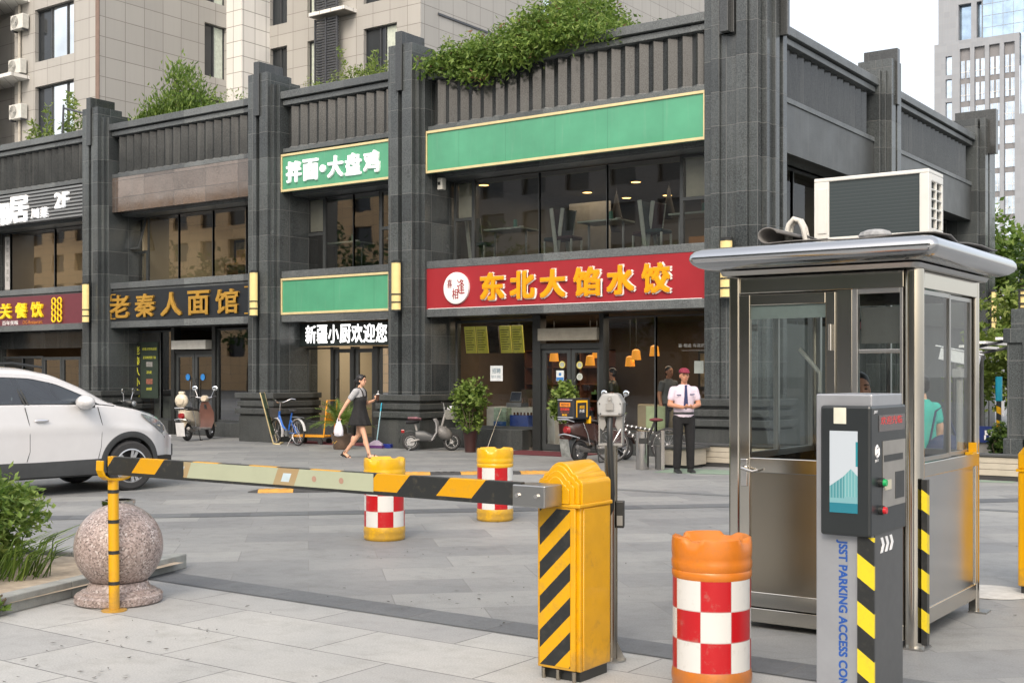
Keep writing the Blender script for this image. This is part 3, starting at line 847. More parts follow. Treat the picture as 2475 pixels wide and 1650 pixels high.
def ac_unit(label, loc, rz=0, sc_=1.0, group='outdoor units on the apartment tower'):
    t = thing('air_conditioner', label, 'air conditioner', loc, rz, group)
    t.scale = (sc_,)*3
    MB().box(-0.40, 0.40, -0.14, 0.14, 0.06, 0.62).build('casing', pm('white_ac_casing', (0.62, 0.62, 0.58), 0.45), t, bevel=0.02)
    m = MB()
    for q in range(5): m.tube([(-0.12+0.045*(q+1)*math.cos(k*PI/9), -0.15, 0.34+0.045*(q+1)*math.sin(k*PI/9)) for k in range(18)], 0.006, 4, closed=True)
    m.build('fan_grille', M_FRAME, t)
    MB().box(-0.36, -0.30, -0.12, 0.12, 0, 0.06).box(0.30, 0.36, -0.12, 0.12, 0, 0.06).build('foot', M_LOUV, t)
    return t
ac_unit('topmost of the three white outdoor units beside the louvres, on its own bracket', (-42.65, 27.2, 14.72))
ac_unit('middle of the three white outdoor units, standing on the ledge', (-42.8, 27.2, 13.03))
ac_unit('lowest of the three white outdoor units beside the louvres, behind the potted plant', (-42.75, 27.2, 11.3))

AB = thing('apartment_block', 'pale stone apartment block with louvred screen and curtained windows behind the shops', 'building', (-33, 36, 0))
AI2 = T(33, -36, 0)
m = MB()
wall_holes(m, -38.0, -37.1, 0, 38, [], AI2 @ T(0, 33.4, 0))
wall_holes(m, 33.4, 34.9, 0, 38, [], AI2 @ T(-37.1, 0, 0) @ RZ(90))
m.build('pier', CLAD_P, AB, norm=False)
MC = AI2 @ T(0, 34.9, 0)
m = MB()
fz = (9.86, 12.82, 15.77)
hs = [(-37.08, -36.1, z+0.0, z+2.03) for z in fz]+[(-34.96, -34.14, z, z+2.0) for z in fz]+[(-31.94, -30.26, z, z+2.0) for z in fz]
wall_holes(m, -37.1, -29.1, 0, 38, hs, MC)
wall_holes(m, 34.9, 60, 0, 38, [(43, 44.6, 16.5, 18.6), (43, 44.6, 19.5, 21.6)], AI2 @ T(-29.1, 0, 0) @ RZ(90))
m.build('wall', CLAD, AB, norm=False)
MB(AI2).box(-29.12, -29.05, 35.9, 40.5, 15.12, 15.2).build('string_course', M_LOUV, AB)
for z in fz:
    twin(AB, -37.08, -36.1, z, z+2.03, MC, [-36.6], [TG_DARK, TG_DARK])
    twin(AB, -34.96, -34.14, z, z+2.0, MC, [-34.5], [TG_DARK, TG_DARK], curtain=(-34.9, -34.6))
    twin(AB, -31.94, -30.26, z, z+2.0, MC, [-31.2, -30.95], [TG_DARK, TG_DARK, TG_DARK], curtain=(-30.9, -30.35))
    m = MB(AI2)
    for k in range(25): m.box(-34.08, -32.9, 34.46, 34.54, z+0.0+k*0.105, z+0.06+k*0.105)
    for x in (-34.08, -33.5, -32.92): m.box(x-0.03, x+0.03, 34.42, 34.5, z, z+2.6)
    m.build('louvre_screen', M_LOUV, AB)
    MB(AI2).box(-34.2, -32.3, 34.2, 34.9, z-0.28, z-0.13).build('ledge', CLAD_P, AB)
twin(AB, 43, 44.6, 16.5, 18.6, AI2 @ T(-29.1, 0, 0) @ RZ(90), [43.8], [TG_SKY, TG_DARK])
twin(AB, 43, 44.6, 19.5, 21.6, AI2 @ T(-29.1, 0, 0) @ RZ(90), [43.8], [TG_SKY, TG_DARK])

# a glazed block and a pale block far behind the roof shrubs
def far_block(label, x0, x1, y, depth, h, wall, cols, f0, fh, wz, gm, balc=False):
    t = thing('apartment_building', label, 'building', ((x0+x1)/2, y, 0))
    I = T(-(x0+x1)/2, -y, 0)
    n = cols; wpx = (x1-x0)/n
    zs = [f0+k*fh for k in range(int((h-f0)/fh))]
    hs = [(x0+i*wpx+wpx*0.2, x0+(i+1)*wpx-wpx*0.2, z, z+wz) for i in range(n) for z in zs]
    m = MB()
    wall_holes(m, x0, x1, 0, h, hs, I @ T(0, y, 0))
    m.poly([(x1, y, 0), (x1, y+depth, 0), (x1, y+depth, h), (x1, y, h)], I)
    m.poly([(x0, y, h), (x1, y, h), (x1, y+depth, h), (x0, y+depth, h)], I)
    m.build('wall', wall, t, norm=False)
    for h_ in hs:
        twin(t, *h_, I @ T(0, y, 0), [(h_[0]+h_[1])/2], [gm, gm], 0.2)
    if balc:
        for z in zs:
            MB(I).box(x0+0.3, x1-0.1, y-1.1, y, z-0.75, z-0.55).box(x0+0.3, x1-0.1, y-1.1, y-1.02, z+0.25, z+0.33).build('balcony', CLAD_P, t)
    return t
far_block('slender glazed apartment building with balconies rising behind the roof shrubs', -39.3, -36.6, 65, 8, 46, CLAD_P, 2, 14.2, 3.0, 2.3, TG_PALE, True)
far_block('far pale apartment building seen just left of the corner tower', -54.4, -50.4, 98, 12, 60, CLAD_P, 2, 15.6, 3.1, 1.6, TG_PALE)

# ---------------------------------------------------------------- office tower at the right
OT = thing('office_tower', 'tall grey stone office tower with dark window strips and glass upper storeys', 'building', (-45, 193, 0))
OI = T(45, -193, 0)
FH = 3.55
fl = [50.54-2.9-FH*k for k in range(12)]
cols = [(-53.33+2.16*k, -51.8+2.16*k) for k in range(9)]
hs = [(-55.48, -54.52, z, z+2.9) for z in fl]
hs += [(a, b, 4, 51.4) for a, b in cols[:4]]
hs += [(a, b, 4, 39.8) for a, b in cols[4:]]
m = MB()
wall_holes(m, -57.2, -44.62, 0, 52.6, hs[:len(fl)+4], OI @ T(0, 193, 0), depth=0.5)
wall_holes(m, -44.62, -30, 0, 40.4, [h for h in hs[len(fl)+4:] if h[0] > -44.62], OI @ T(0, 193, 0), depth=0.5)
wall_holes(m, -56.75, -50.2, 52.6, 68, [(-53.7, -51.8, 52.9, 58.4), (-51.0, -50.25, 52.9, 58.4)], OI @ T(0, 193.6, 0), depth=0.8)
m.poly([(-57.2, 193, 52.6), (-44.62, 193, 52.6), (-44.62, 195, 52.6), (-57.2, 195, 52.6)], OI)
m.poly([(-57.2, 193, 0), (-57.2, 193, 52.6), (-57.2, 214, 52.6), (-57.2, 214, 0)], OI)
m.build('wall', CLAD_O, OT, norm=False)
MB(OI).box(-50.2, -30, 193.9, 214, 52.6, 72).build('curtain_wall', TG_BLUE, OT)
m = MB(OI)
for k in range(14): m.box(-50.2+k*1.5-0.03, -50.2+k*1.5+0.03, 193.85, 193.95, 52.6, 72)
for k in range(10): m.box(-50.2, -30, 193.855, 193.94, 54.3+k*1.8-0.03, 54.3+k*1.8+0.03)
m.build('curtain_wall_mullions', pm('grey_mullions', (0.30, 0.33, 0.36), 0.4), OT)
MB(OI).box(-44.62, -30, 193.5, 214, 40.4, 52.6).build('glass_storeys', TG_PALE, OT)
MB(OI).poly([(-57.0, 194.6, 52.6), (-50, 194.6, 52.6), (-50, 194.6, 66), (-57.0, 194.6, 66)]).build('recess_glass', TG_BLUE, OT)
M_SPAN = pm('grey_spandrel', (0.20, 0.20, 0.21), 0.45)
MB(OI).box(-53.4, -45.1, 193.5, 193.7, 4, 51.5).build('spandrel', M_SPAN, OT)
MB(OI).box(-44.6, -33, 193.5, 193.7, 4, 40).build('spandrel', M_SPAN, OT)
for z in fl[:9]:
    MB(OI).poly([(-55.48, 193.4, z), (-54.52, 193.4, z), (-54.52, 193.4, z+2.9), (-55.48, 193.4, z+2.9)]).build('window', TG_PALE, OT)
    for i, (a, b) in enumerate(cols[:6]):
        if i >= 4 and z > 37: continue
        mid = (a+b)/2
        wide = z < 43.5
        m = MB(OI)
        if wide: m.box(a+0.06, b-0.06, 193.42, 193.499, z-0.75, z+1.95)
        else:
            m.box(a+0.06, mid-0.14, 193.42, 193.499, z-0.75, z+1.95).box(mid+0.14, b-0.06, 193.42, 193.499, z-0.75, z+1.95)
        wd = m.build('window', TG_PALE, OT)
        m = MB(OI)
        for x in ((a+mid)/2, (b+mid)/2): m.box(x-0.03, x+0.03, 193.36, 193.42, z-0.75, z+1.95)
        m.box(a+0.06, b-0.06, 193.365, 193.42, z+0.15, z+0.22)
        m.build('mullion', CLAD_P, wd)
# the blocks across the street, seen only in the shop glass
def street_block(label, x0, x1, col):
    far = thing('street_block', label, 'building', ((x0+x1)/2, -36, 0))
    w2 = (x1-x0)/2; n = int(w2*2/4)
    hs = [(-w2+1+i*4.0, -w2+3.2+i*4.0, 3.2+k*3.1, 5.0+k*3.1) for i in range(n) for k in range(5)]
    m = MB()
    wall_holes(m, -w2, w2, 0, 18.5, hs, RZ(180), depth=0.3)
    m.poly([(-w2, 0, 18.5), (w2, 0, 18.5), (w2, -12, 18.5), (-w2, -12, 18.5)])
    m.build('wall', cladding('street_cladding', col, 1.2, 0.8), far, norm=False)
    MB().box(-w2, w2, -0.9, -0.4, 0, 18).build('window_strip', TG_DARK, far)
street_block('ochre six-storey block, sunlight put into its wall colour, across the street reflected in the left shop windows', -125, -62, (0.80, 0.52, 0.27))  # orange sunlight on this front is put into its base colour
street_block('grey six-storey block across the street reflected in the right shop windows', -61, 12, (0.22, 0.21, 0.20))

# ---------------------------------------------------------------- plants
def leaf_mat(name, c1, c2, c3, trans=0.42):
    N = NT(name)
    ri = N.n('NewGeometry').outputs['Random Per Island']
    cr = N.n('ValToRGB'); e = cr.color_ramp.elements
    e[0].position = 0; e[0].color = (*c1, 1); e[1].position = 1; e[1].color = (*c3, 1)
    x = e.new(0.55); x.color = (*c2, 1)
    N.l(ri, cr.inputs[0])
    big = N.noise(N.obj(), 1.7, 3)
    c = N.mix(N.ramp(big, [(0.35, 0), (0.65, 1)]), N.mix(1.0, cr.outputs[0], (0.62, 0.68, 0.6), 'MULTIPLY'), cr.outputs[0])
    N.l(c, N.b.inputs['Base Color']); N.b.inputs['Roughness'].default_value = 0.55
    tr = N.n('BsdfTranslucent'); N.l(c, tr.inputs[0])
    mx = N.n('MixShader'); mx.inputs[0].default_value = trans
    N.l(N.b.outputs[0], mx.inputs[1]); N.l(tr.outputs[0], mx.inputs[2])
    N.l(mx.outputs[0], N.t.nodes['Material Output'].inputs[0])
    return N.m
L_GREEN = leaf_mat('mid_green_leaves', (0.10, 0.19, 0.03), (0.18, 0.28, 0.05), (0.30, 0.40, 0.09))
L_LIGHT = leaf_mat('light_green_leaves', (0.15, 0.24, 0.04), (0.25, 0.33, 0.07), (0.38, 0.45, 0.13))
L_DARK = leaf_mat('dark_green_leaves', (0.02, 0.05, 0.012), (0.04, 0.085, 0.018), (0.08, 0.14, 0.03))
L_DRY = leaf_mat('dry_leaves', (0.16, 0.09, 0.04), (0.22, 0.12, 0.06), (0.30, 0.16, 0.09))
M_BARK = pm('bark', (0.085, 0.065, 0.045), 0.9, var=0.3, scale=12, bump=0.4)

def leaves(rg, centres, per, spread, size, aspect=2.2, droop=0.0, dirf=None):
    """many small pointed leaves scattered about the given centres"""
    V = []; F = []
    for c in centres:
        k = per if isinstance(per, int) else per(c)
        for _ in range(k):
            p = Vector(c)+Vector((rg.gauss(0, spread[0]), rg.gauss(0, spread[1]), rg.gauss(0, spread[2])))
            d = Vector((rg.uniform(-1, 1), rg.uniform(-1, 1), rg.uniform(-0.7, 0.9)-droop))
            if dirf: d = d*0.6+dirf(p)
            if d.length < 1e-3: continue
            d.normalize()
            n = d.cross(Vector((rg.uniform(-1, 1), rg.uniform(-1, 1), rg.uniform(0.2, 1.4))))
            if n.length < 1e-3: continue
            n.normalize()
            L = size*rg.uniform(0.6, 1.35); W = L/aspect/2
            b = d.cross(n)*0.18*L
            i = len(V)
            V += [p, p+d*L*0.45+n*W+b*0, p+d*L, p+d*L*0.45-n*W+b]
            F.append((i, i+1, i+2, i+3))
    return V, F
def leaf_mesh(name, VF, mat, parent, extra=None):
    me = bpy.data.meshes.new(name)
    me.from_pydata([tuple(v) for v in VF[0]], [], VF[1]); me.materials.append(mat)
    o = bpy.data.objects.new(name, me); COL.objects.link(o); o.parent = parent
    return o
def in_ell(rg, n, r, c=(0, 0, 0), shell=0.5, zlow=-1):
    out = []
    while len(out) < n:
        v = Vector((rg.uniform(-1, 1), rg.uniform(-1, 1), rg.uniform(zlow, 1)))
        if shell < v.length < 1: out.append((c[0]+v.x*r[0], c[1]+v.y*r[1], c[2]+v.z*r[2]))
    return out
def stems(rg, name, pts, base, r, mat, parent, n=5):
    m = MB()
    for p in pts:
        b = Vector(base)+Vector((rg.uniform(-0.1, 0.1), rg.uniform(-0.1, 0.1), 0)); p = Vector(p)
        mid = (b+p)/2+Vector((rg.uniform(-0.1, 0.1), rg.uniform(-0.1, 0.1), rg.uniform(0, 0.15)))
        m.tube([b, mid, p], [r, r*0.7, r*0.25], n)
    return m.build(name, mat, parent, smooth=60)

# shrub at the left of the roof
rg = random.Random(3)
t = thing('roof_shrub', 'lone tapering green shrub on the roof edge above the black sign', 'shrub', (-26.9, 21.9, 8.02))
cs = []
for k in range(150):
    x = rg.uniform(-1.45, 1.0); top = 1.75*math.exp(-((x-0.35)/0.62)**2)+0.75*math.exp(-((x+0.55)/0.55)**2)
    if x > 0.95: top *= 0.5
    cs.append((x, rg.uniform(-0.5, 0.5), 0.05+max(0.15, top)*rg.random()**0.7))
leaf_mesh('foliage', leaves(rg, cs, 42, (0.13, 0.15, 0.14), 0.15, 3.6, dirf=lambda p: Vector((0, 0, 0.55))), L_GREEN, t)
stems(rg, 'stem', cs[:26], (0, 0, -0.05), 0.018, M_BARK, t)
# the great trailing shrub over bay 4
rg = random.Random(11)
t = thing('trailing_shrub', 'huge mound of bright green trailing shrub spilling over the parapet above the blank green sign', 'shrub', (-14.6, 21.2, 8.02))
cs = []
while len(cs) < 560:
    x = rg.uniform(-2.1, 2.5); y = rg.uniform(-1.15, 1.6)
    top = 1.50*math.exp(-((x-0.95)/1.15)**2)+0.62*math.exp(-((x+1.0)/1.0)**2)
    top *= 1.0-0.25*max(0, -y)
    z = rg.uniform(0.1, max(0.25, top))
    if y < -0.75 and z > 0.75*top: continue
    cs.append((x, y, z+0.05))
for k in range(150):                       # curtains hanging over the cap
    x = rg.gauss(-0.1, 0.95); 
    if not -2.1 < x < 1.75: continue
    d = 0.42*math.exp(-((x+0.45)/0.9)**2)+0.16
    cs.append((x, -1.0-rg.random()*0.16, 0.25-rg.random()**1.4*d))
VFL = leaves(rg, cs, 40, (0.13, 0.13, 0.10), 0.115, 2.6, droop=0.35)
leaf_mesh('foliage', VFL, L_GREEN, t)
leaf_mesh('young_foliage', leaves(rg, [c for c in cs if c[2] > 0.35][::2], 16, (0.15, 0.15, 0.12), 0.10, 2.8), L_LIGHT, t)
leaf_mesh('dry_leaves', leaves(rg, cs[::5], 5, (0.16, 0.16, 0.12), 0.10, 2.6), L_DRY, t)
stems(rg, 'stem', [(c[0]*1.06, c[1], c[2]+0.16) for c in cs if c[2] > 0.2][:70], (0.2, 0.3, -0.05), 0.02, M_BARK, t)
def wispy(label, x0, x1, y, h, n, seed, mat=L_LIGHT, name='roof_plant', size=0.09, per=9, cat='plant'):
    rg = random.Random(seed)
    t = thing(name, label, cat, ((x0+x1)/2, y, 8.02))
    w2 = (x1-x0)/2; cs = []; m = MB()
    for k in range(n):
        x = rg.uniform(-w2, w2); yy = rg.uniform(-0.3, 0.3); hh = h*rg.uniform(0.4, 1.0)
        lean = (rg.gauss(0, 0.16), rg.gauss(0, 0.1))
        pts = [(x+lean[0]*q*q, yy+lean[1]*q*q, hh*q) for q in (0, 0.35, 0.7, 1)]
        m.tube(pts, [0.008, 0.006, 0.005, 0.002], 4)
        cs += [(x+lean[0]*q*q, yy+lean[1]*q*q, hh*q) for q in (0.3, 0.45, 0.6, 0.72, 0.84, 0.95)]
    m.build('stem', pm('green_stems', (0.10, 0.13, 0.04), 0.7), t)
    leaf_mesh('foliage', leaves(rg, cs, per, (0.05, 0.05, 0.05), size, 3.2), mat, t)
    return t
wispy('low pale green weeds along the roof edge above the noodle-and-chicken sign', -21.7, -18.3, 21.75, 1.0, 70, 21)
wispy('thin young tree of yellowish leaves growing above the low weeds', -20.3, -19.4, 21.6, 1.5, 7, 22, L_LIGHT, 'roof_sapling', 0.11, 14, 'tree')
wispy('spindly seedling on the roof between the lone shrub and the second pillar', -25.5, -23.6, 21.7, 1.15, 16, 23, L_GREEN)
wispy('feathery pale plant at the left foot of the huge trailing shrub', -17.2, -16.0, 21.4, 1.15, 22, 24, L_LIGHT)
wispy('row of small weeds along the roof edge beside the corner tower', -12.6, -10.4, 21.4, 0.55, 18, 25, L_DARK, size=0.07)
wispy('thin leafy vine on the roof above the white 2F sign', -33.2, -31.0, 21.8, 1.9, 12, 26, L_LIGHT, 'roof_vine', 0.17, 12)
m = MB(); m.tube([(-31.2, 21.3, 9.3), (-28.8, 21.1, 8.65)], 0.03).tube([(-31.3, 21.3, 8.0), (-31.2, 21.3, 9.4)], 0.03)
tag(m.build('pipe_rail', M_LOUV), 'dark bent pipe rail rising from the roof above the 2F sign', 'pipe')

# red awning thing on the wing's roof
t = thing('sunshade', 'small dark and red sunshade folded on the roof of the side wing', 'parasol', (-10.25, 31.9, 8.12))
MB().grid([[(-0.6, -1.6, 0.35), (-0.5, 0, 0.75), (-0.4, 1.6, 0.25)], [(0.35, -1.7, 0.12), (0.42, 0, 0.42), (0.42, 1.7, 0.02)]]).build('canopy', pm('dark_canopy_cloth', (0.05, 0.04, 0.04), 0.8), t, thick=0.03)
MB().grid([[(0.30, -1.3, 0.14), (0.36, 0, 0.40), (0.36, 0.7, 0.22)], [(0.45, -1.3, -0.1), (0.48, 0, 0.02), (0.48, 0.7, 0.0)]]).build('valance', pm('red_canopy_cloth', (0.35, 0.03, 0.04), 0.8), t, thick=0.02)
MB().tube([(0, 0, -0.2), (0, 0, 0.5)], 0.03).build('pole', STEEL, t)

def tree(label, loc, h, r, seed, mat=L_GREEN, trunk=True, group=None, n=150, per=46, size=0.22, zc=0.62):
    rg = random.Random(seed)
    t = thing('tree', label, 'tree', loc, group=group)
    c0 = (0, 0, h*zc); rz = h*(1-zc)
    blobs = in_ell(rg, 16, (r*0.75, r*0.75, rz*0.75), c0, 0.3)
    cs = []
    for b in blobs: cs += in_ell(rg, n//16, (r*0.42, r*0.42, rz*0.36), b, 0.3)
    leaf_mesh('crown', leaves(rg, cs, per, (r*0.09, r*0.09, r*0.08), size, 1.8), mat, t)
    m = MB()
    m.tube([(0, 0, 0), (0.05, 0.03, h*0.3), (0, 0, h*0.65)], [h*0.028, h*0.02, h*0.008], 8)
    for b in blobs[:9]:
        m.tube([(0.03, 0.02, h*0.28), tuple((Vector(b)+Vector((0, 0, h*0.3)))/2), b], [h*0.012, h*0.008, h*0.003], 6)
    m.build('trunk', M_BARK, t, smooth=60)
    return t
tree('leafy roadside tree behind the stone gate pillar and the far pillar lamp', (-9.4, 41.0, 0), 7.2, 2.3, 31, L_GREEN)
tree('darker roadside tree standing right behind the stone gate pillar', (-6.6, 38.5, 0), 6.4, 2.6, 32, L_DARK)
tree('light green tree showing low between the booth and the gate pillar', (-7.2, 31.0, 0), 3.6, 1.5, 33, L_LIGHT, zc=0.5, size=0.16)
for i, x in enumerate((-72, -63, -54, -46, -38, -30, -22, -14, -6, 2)):
    tree('street tree behind the photographer reflected in the shop glass', (x, -13-(i % 2)*2, 0), 12.0 if x < -40 else 9.0, 4.2 if x < -40 else 3.6, 40+i, L_DARK, group='street trees reflected in the glass', n=64, per=30, size=0.4)
# ---------------------------------------------------------------- planter at the left
bed = MB().poly([(-7.33, 3.9, 0.075), (-8.0, 6.58, 0.075), (-9.1, 6.22, 0.075), (-14, 4.6, 0.075), (-14, 1.5, 0.075), (-7.2, 3.0, 0.075)]).build('soil', pm('pale_dry_soil', (0.36, 0.30, 0.23), 0.95, var=0.25, scale=9, bump=0.6, bscale=30)); struct(bed)
def kerb_run(pts, w_, z, label):
    t = thing('kerb', label, 'kerb', (*pts[0], 0))
    o = Vector((*pts[0], 0))
    for a, b in zip(pts[:-1], pts[1:]):
        a3 = Vector((*a, 0)); d = Vector((*b, 0))-a3; L = d.length; n = max(1, round(L/0.62))
        ang = math.atan2(d.y, d.x)
        for k in range(n):
            M = Matrix.Translation(a3-o) @ Matrix.Rotation(ang, 4, 'Z')
            MB(M).box(L*k/n+0.003, L*(k+1)/n-0.003, 0, w_, 0, z).build('kerb_stone', pm('grey_kerb_stone', (0.27, 0.28, 0.265), 0.85, var=0.2, scale=7, bump=0.5), t, bevel=0.008)
    return t
kerb_run([(-7.18, 3.3), (-7.53, 4.66), (-8.13, 6.72)], 0.13, 0.12, 'low stone kerb running from the frame edge past the stone ball')
kerb_run([(-8.25, 6.60), (-9.1, 6.34), (-14, 4.8)], 0.08, 0.11, 'thin back kerb of the planting bed behind the stone ball')
def bush(label, loc, r, seed, mats, n=120, per=42, size=0.075, name='bush'):
    rg = random.Random(seed)
    t = thing(name, label, 'bush', loc)
    cs = in_ell(rg, n, r, (0, 0, r[2]*0.9), 0.35, -0.85)
    k = len(mats)
    for i, mt in enumerate(mats):
        leaf_mesh('foliage', leaves(rg, cs[i::k], per, (r[0]*0.13, r[1]*0.13, r[2]*0.12), size, 2.0), mt, t)
    stems(rg, 'stem', cs[:30], (0, 0, 0), 0.012, M_BARK, t)
    return t
bush('leafy yellow-green bush at the left edge beside the kerb', (-9.38, 5.25, 0.08), (0.80, 0.70, 0.40), 51, [L_LIGHT, L_GREEN], 230, 50, 0.07)
bush('low feathery dark green bush in front of the yellow-green one', (-8.45, 4.55, 0.08), (0.42, 0.42, 0.19), 52, [L_GREEN, L_DARK], 120, 40, 0.07)
bush('tiny weed tuft growing from the foot of the kerb', (-7.60, 4.60, 0.0), (0.13, 0.09, 0.05), 53, [L_GREEN], 24, 14, 0.05, 'weed')
rg = random.Random(54)
t = thing('dry_twig', 'dry reddish twig sticking up above the bush near the car', 'plant', (-9.15, 5.3, 0.1))
m = MB(); tips = []
for k in range(5):
    p = (rg.uniform(-0.12, 0.12), rg.uniform(-0.08, 0.08), rg.uniform(0.72, 0.92)); tips.append(p)
    m.tube([(0, 0, 0), (p[0]*0.4, p[1]*0.4, 0.45), p], [0.008, 0.006, 0.002], 4)
m.build('stem', M_BARK, t)
leaf_mesh('foliage', leaves(rg, tips, 20, (0.05, 0.05, 0.06), 0.07, 2), L_DRY, t)
rg = random.Random(55)
t = thing('grass_tuft', 'long grass blades leaning out beside the stone ball', 'grass', (-8.40, 5.35, 0.08))
m = MB()
for k in range(70):
    a = rg.uniform(-0.6, 1.5); L = rg.uniform(0.2, 0.55); b = (rg.uniform(-0.2, 0.15), rg.uniform(-0.2, 0.2), 0)
    m.tube([b, (b[0]+math.cos(a)*L*0.3, b[1]+math.sin(a)*L*0.3, L*0.55), (b[0]+math.cos(a)*L*0.75, b[1]+math.sin(a)*L*0.75, L*0.72)], [0.005, 0.005, 0.001], 3)
m.build('blades', L_GREEN, t)

# ---------------------------------------------------------------- stone ball
def stone_ball():
    t = thing('stone_ball', 'speckled pink granite ball on a round stepped foot beside the kerb', 'bollard', (-7.33, 5.45, 0))
    N = NT('pink_granite'); v = N.obj()
    vo = N.n('TexVoronoi'); vo.inputs['Scale'].default_value = 95; N.l(v, vo.inputs[0])
    c = N.ramp(vo.outputs['Color'], [(0.15, (0.13, 0.10, 0.09)), (0.4, (0.30, 0.235, 0.215)), (0.75, (0.42, 0.345, 0.32)), (0.95, (0.60, 0.56, 0.54))])
    c = N.mix(N.math('MULTIPLY', N.ramp(N.noise(v, 3, 4), [(0.4, 0), (0.7, 1)]), 0.35), c, dark((0.3, 0.25, 0.22), 0.6))
    N.l(c, N.b.inputs['Base Color']); N.b.inputs['Roughness'].default_value = 0.34
    prof = [(0.285, 0.0), (0.302, 0.012), (0.302, 0.055), (0.29, 0.068), (0.262, 0.074), (0.258, 0.088), (0.225, 0.098), (0.205, 0.128), (0.20, 0.15)]
    MB().lathe(prof, 48).build('foot', N.m, t, smooth=35)
    cz, r = 0.392, 0.305
    a0 = math.asin(-0.80)
    MB().lathe([(r*math.cos(a0+(PI/2-0.02-a0)*k/26), cz+r*math.sin(a0+(PI/2-0.02-a0)*k/26)) for k in range(27)], 56).build('ball', N.m, t, smooth=60)
stone_ball()
t = thing('litter_bin', 'short dark bin with shiny steel rim half hidden behind the stone ball', 'bin', (-8.10, 6.02, 0))
MB().lathe([(0.10, 0), (0.115, 0.02), (0.122, 0.595), (0.11, 0.60), (0.10, 0.3)], 28, cap1=True).build('body', M_BLK, t, smooth=40)
MB().lathe([(0.124, 0.59), (0.13, 0.60), (0.13, 0.625), (0.10, 0.63), (0.10, 0.59)], 28, cap0=False, cap1=False).build('rim', STEEL_POL, t, smooth=40)

# ---------------------------------------------------------------- arm rest post
t = thing('barrier_rest', 'slim yellow post with black bands and curved cradle under the arm tip', 'post', (-7.07, 5.22, 0))
MB().tube([(0, 0, 0.01), (-0.012, 0, 0.9)], 0.036, 18).build('tube', M_YEL, t, smooth=40)
m = MB()
for z in (0.19, 0.40, 0.61, 0.815): m.tube([(-0.012*z, 0, z-0.012), (-0.012*z, 0, z+0.012)], 0.0375, 18)
m.build('black_band', M_BLK, t, smooth=40)
MB().lathe([(0.085, 0), (0.085, 0.008), (0.045, 0.012)], 20).build('base_plate', M_YEL, t, smooth=30)
pth = [(-0.105, 1.03), (-0.108, 0.965), (-0.09, 0.925), (-0.055, 0.902), (0, 0.893), (0.06, 0.895), (0.10, 0.905), (0.14, 0.925), (0.155, 0.945)]
m = MB(); rings = []
for i, (y, z) in enumerate(pth):
    a = Vector(pth[max(i-1, 0)]); b = Vector(pth[min(i+1, len(pth)-1)]); d = (b-a).normalized(); n = Vector((-d.y, d.x))*0.008
    rings.append([(-0.045, y-n.x, z-n.y), (0.025, y-n.x, z-n.y), (0.025, y+n.x, z+n.y), (-0.045, y+n.x, z+n.y)])
m.rings(rings).build('cradle', M_YEL, t, bevel=0.004)

# ---------------------------------------------------------------- barrier gate
t = thing('barrier_gate', 'yellow boom barrier with striped cabinet and long black-and-yellow arm lowered', 'barrier', (-3.565, 5.56, 0))
def dome(w_, z0, k=1.0, top=1.15):
    pts = [(-w_, z0)]
    segs = [(-0.145, 1.035, -0.115, 1.062), (-0.115, 1.062, -0.083, 1.092)]
    left = []
    for (xa, za, xb, zb) in segs:
        for q in range(6):
            a = PI/2*q/5
            left.append((xa+(xb-xa)*(1-math.cos(a)), za+(zb-za)*math.sin(a)))
    arc = [(-0.083+0.166*q/10, 1.092+(top-1.092)*math.sin(PI*q/10)**0.8) for q in range(1, 10)]
    right = [(-x, z) for x, z in left[::-1]]
    allp = [(x*w_/0.145, z0+(z-z0)*k) for x, z in left+arc+right]
    return pts+allp+[(w_, z0)]
m = MB()
m.box(-0.135, 0.135, -0.145, 0.16, 0.055, 0.915).box(-0.115, 0.115, -0.165, -0.145, 0.06, 0.915)
m.box(0.135, 0.142, -0.12, 0.14, 0.06, 0.91).box(-0.142, -0.135, -0.12, 0.14, 0.06, 0.91)
m.build('cabinet', M_YEL, t, bevel=0.008, smooth=30)
m = MB()
m.prism(dome(0.140, 0.935), 'y', -0.13, 0.155).prism(dome(0.128, 0.935, 0.93), 'y', -0.15, -0.13).prism(dome(0.108, 0.935, 0.80), 'y', -0.168, -0.15).prism(dome(0.085, 0.935, 0.66), 'y', -0.178, -0.168)
m.build('hood', M_YEL, t, bevel=0.005, smooth=40)
MB().box(-0.148, 0.148, -0.172, 0.165, 0.915, 0.936).build('hood_lip', M_YEL, t, bevel=0.006)
MB().box(-0.12, 0.125, -0.13, 0.14, 0, 0.055).build('plinth', M_BLK, t)
m = MB()
for x in (-0.09, 0.0, 0.1): m.cyl((x, -0.15, 0.0), (x, -0.15, 0.055), 0.012, n=8)
m.build('anchor_bolt', STEEL, t)
MB().box(-0.107, 0.085, -0.1675, -0.1655, 0.075, 0.905).build('stripe_panel', stripes('cabinet_stripes', YEL, BLK, (0.707, 0, -0.707), 0.128, 0.52, 0.35), t)
m = MB().box(-0.16, 0.045, -0.345, -0.18, 0.925, 1.04)
m.build('arm_clamp', STEEL_DULL, t, bevel=0.006)
m = MB()
for x in (-0.125, -0.005): m.cyl((x, -0.346, 0.985), (x, -0.356, 0.985), 0.013, n=6)
m.build('clamp_bolt', STEEL_POL, t)
N = NT('boom_stripes'); v = N.obj(); s_ = N.n('SeparateXYZ'); N.l(v, s_.inputs[0])
fr = N.math('FRACT', N.math('DIVIDE', N.math('SUBTRACT', s_.outputs[0], N.math('MULTIPLY', s_.outputs[2], 0.95)), 0.53))
k = N.math('MULTIPLY', N.math('LESS_THAN', fr, 0.46), N.math('GREATER_THAN', s_.outputs[2], 0.948))
c = N.mix(k, BLK, hx('#C89200'))
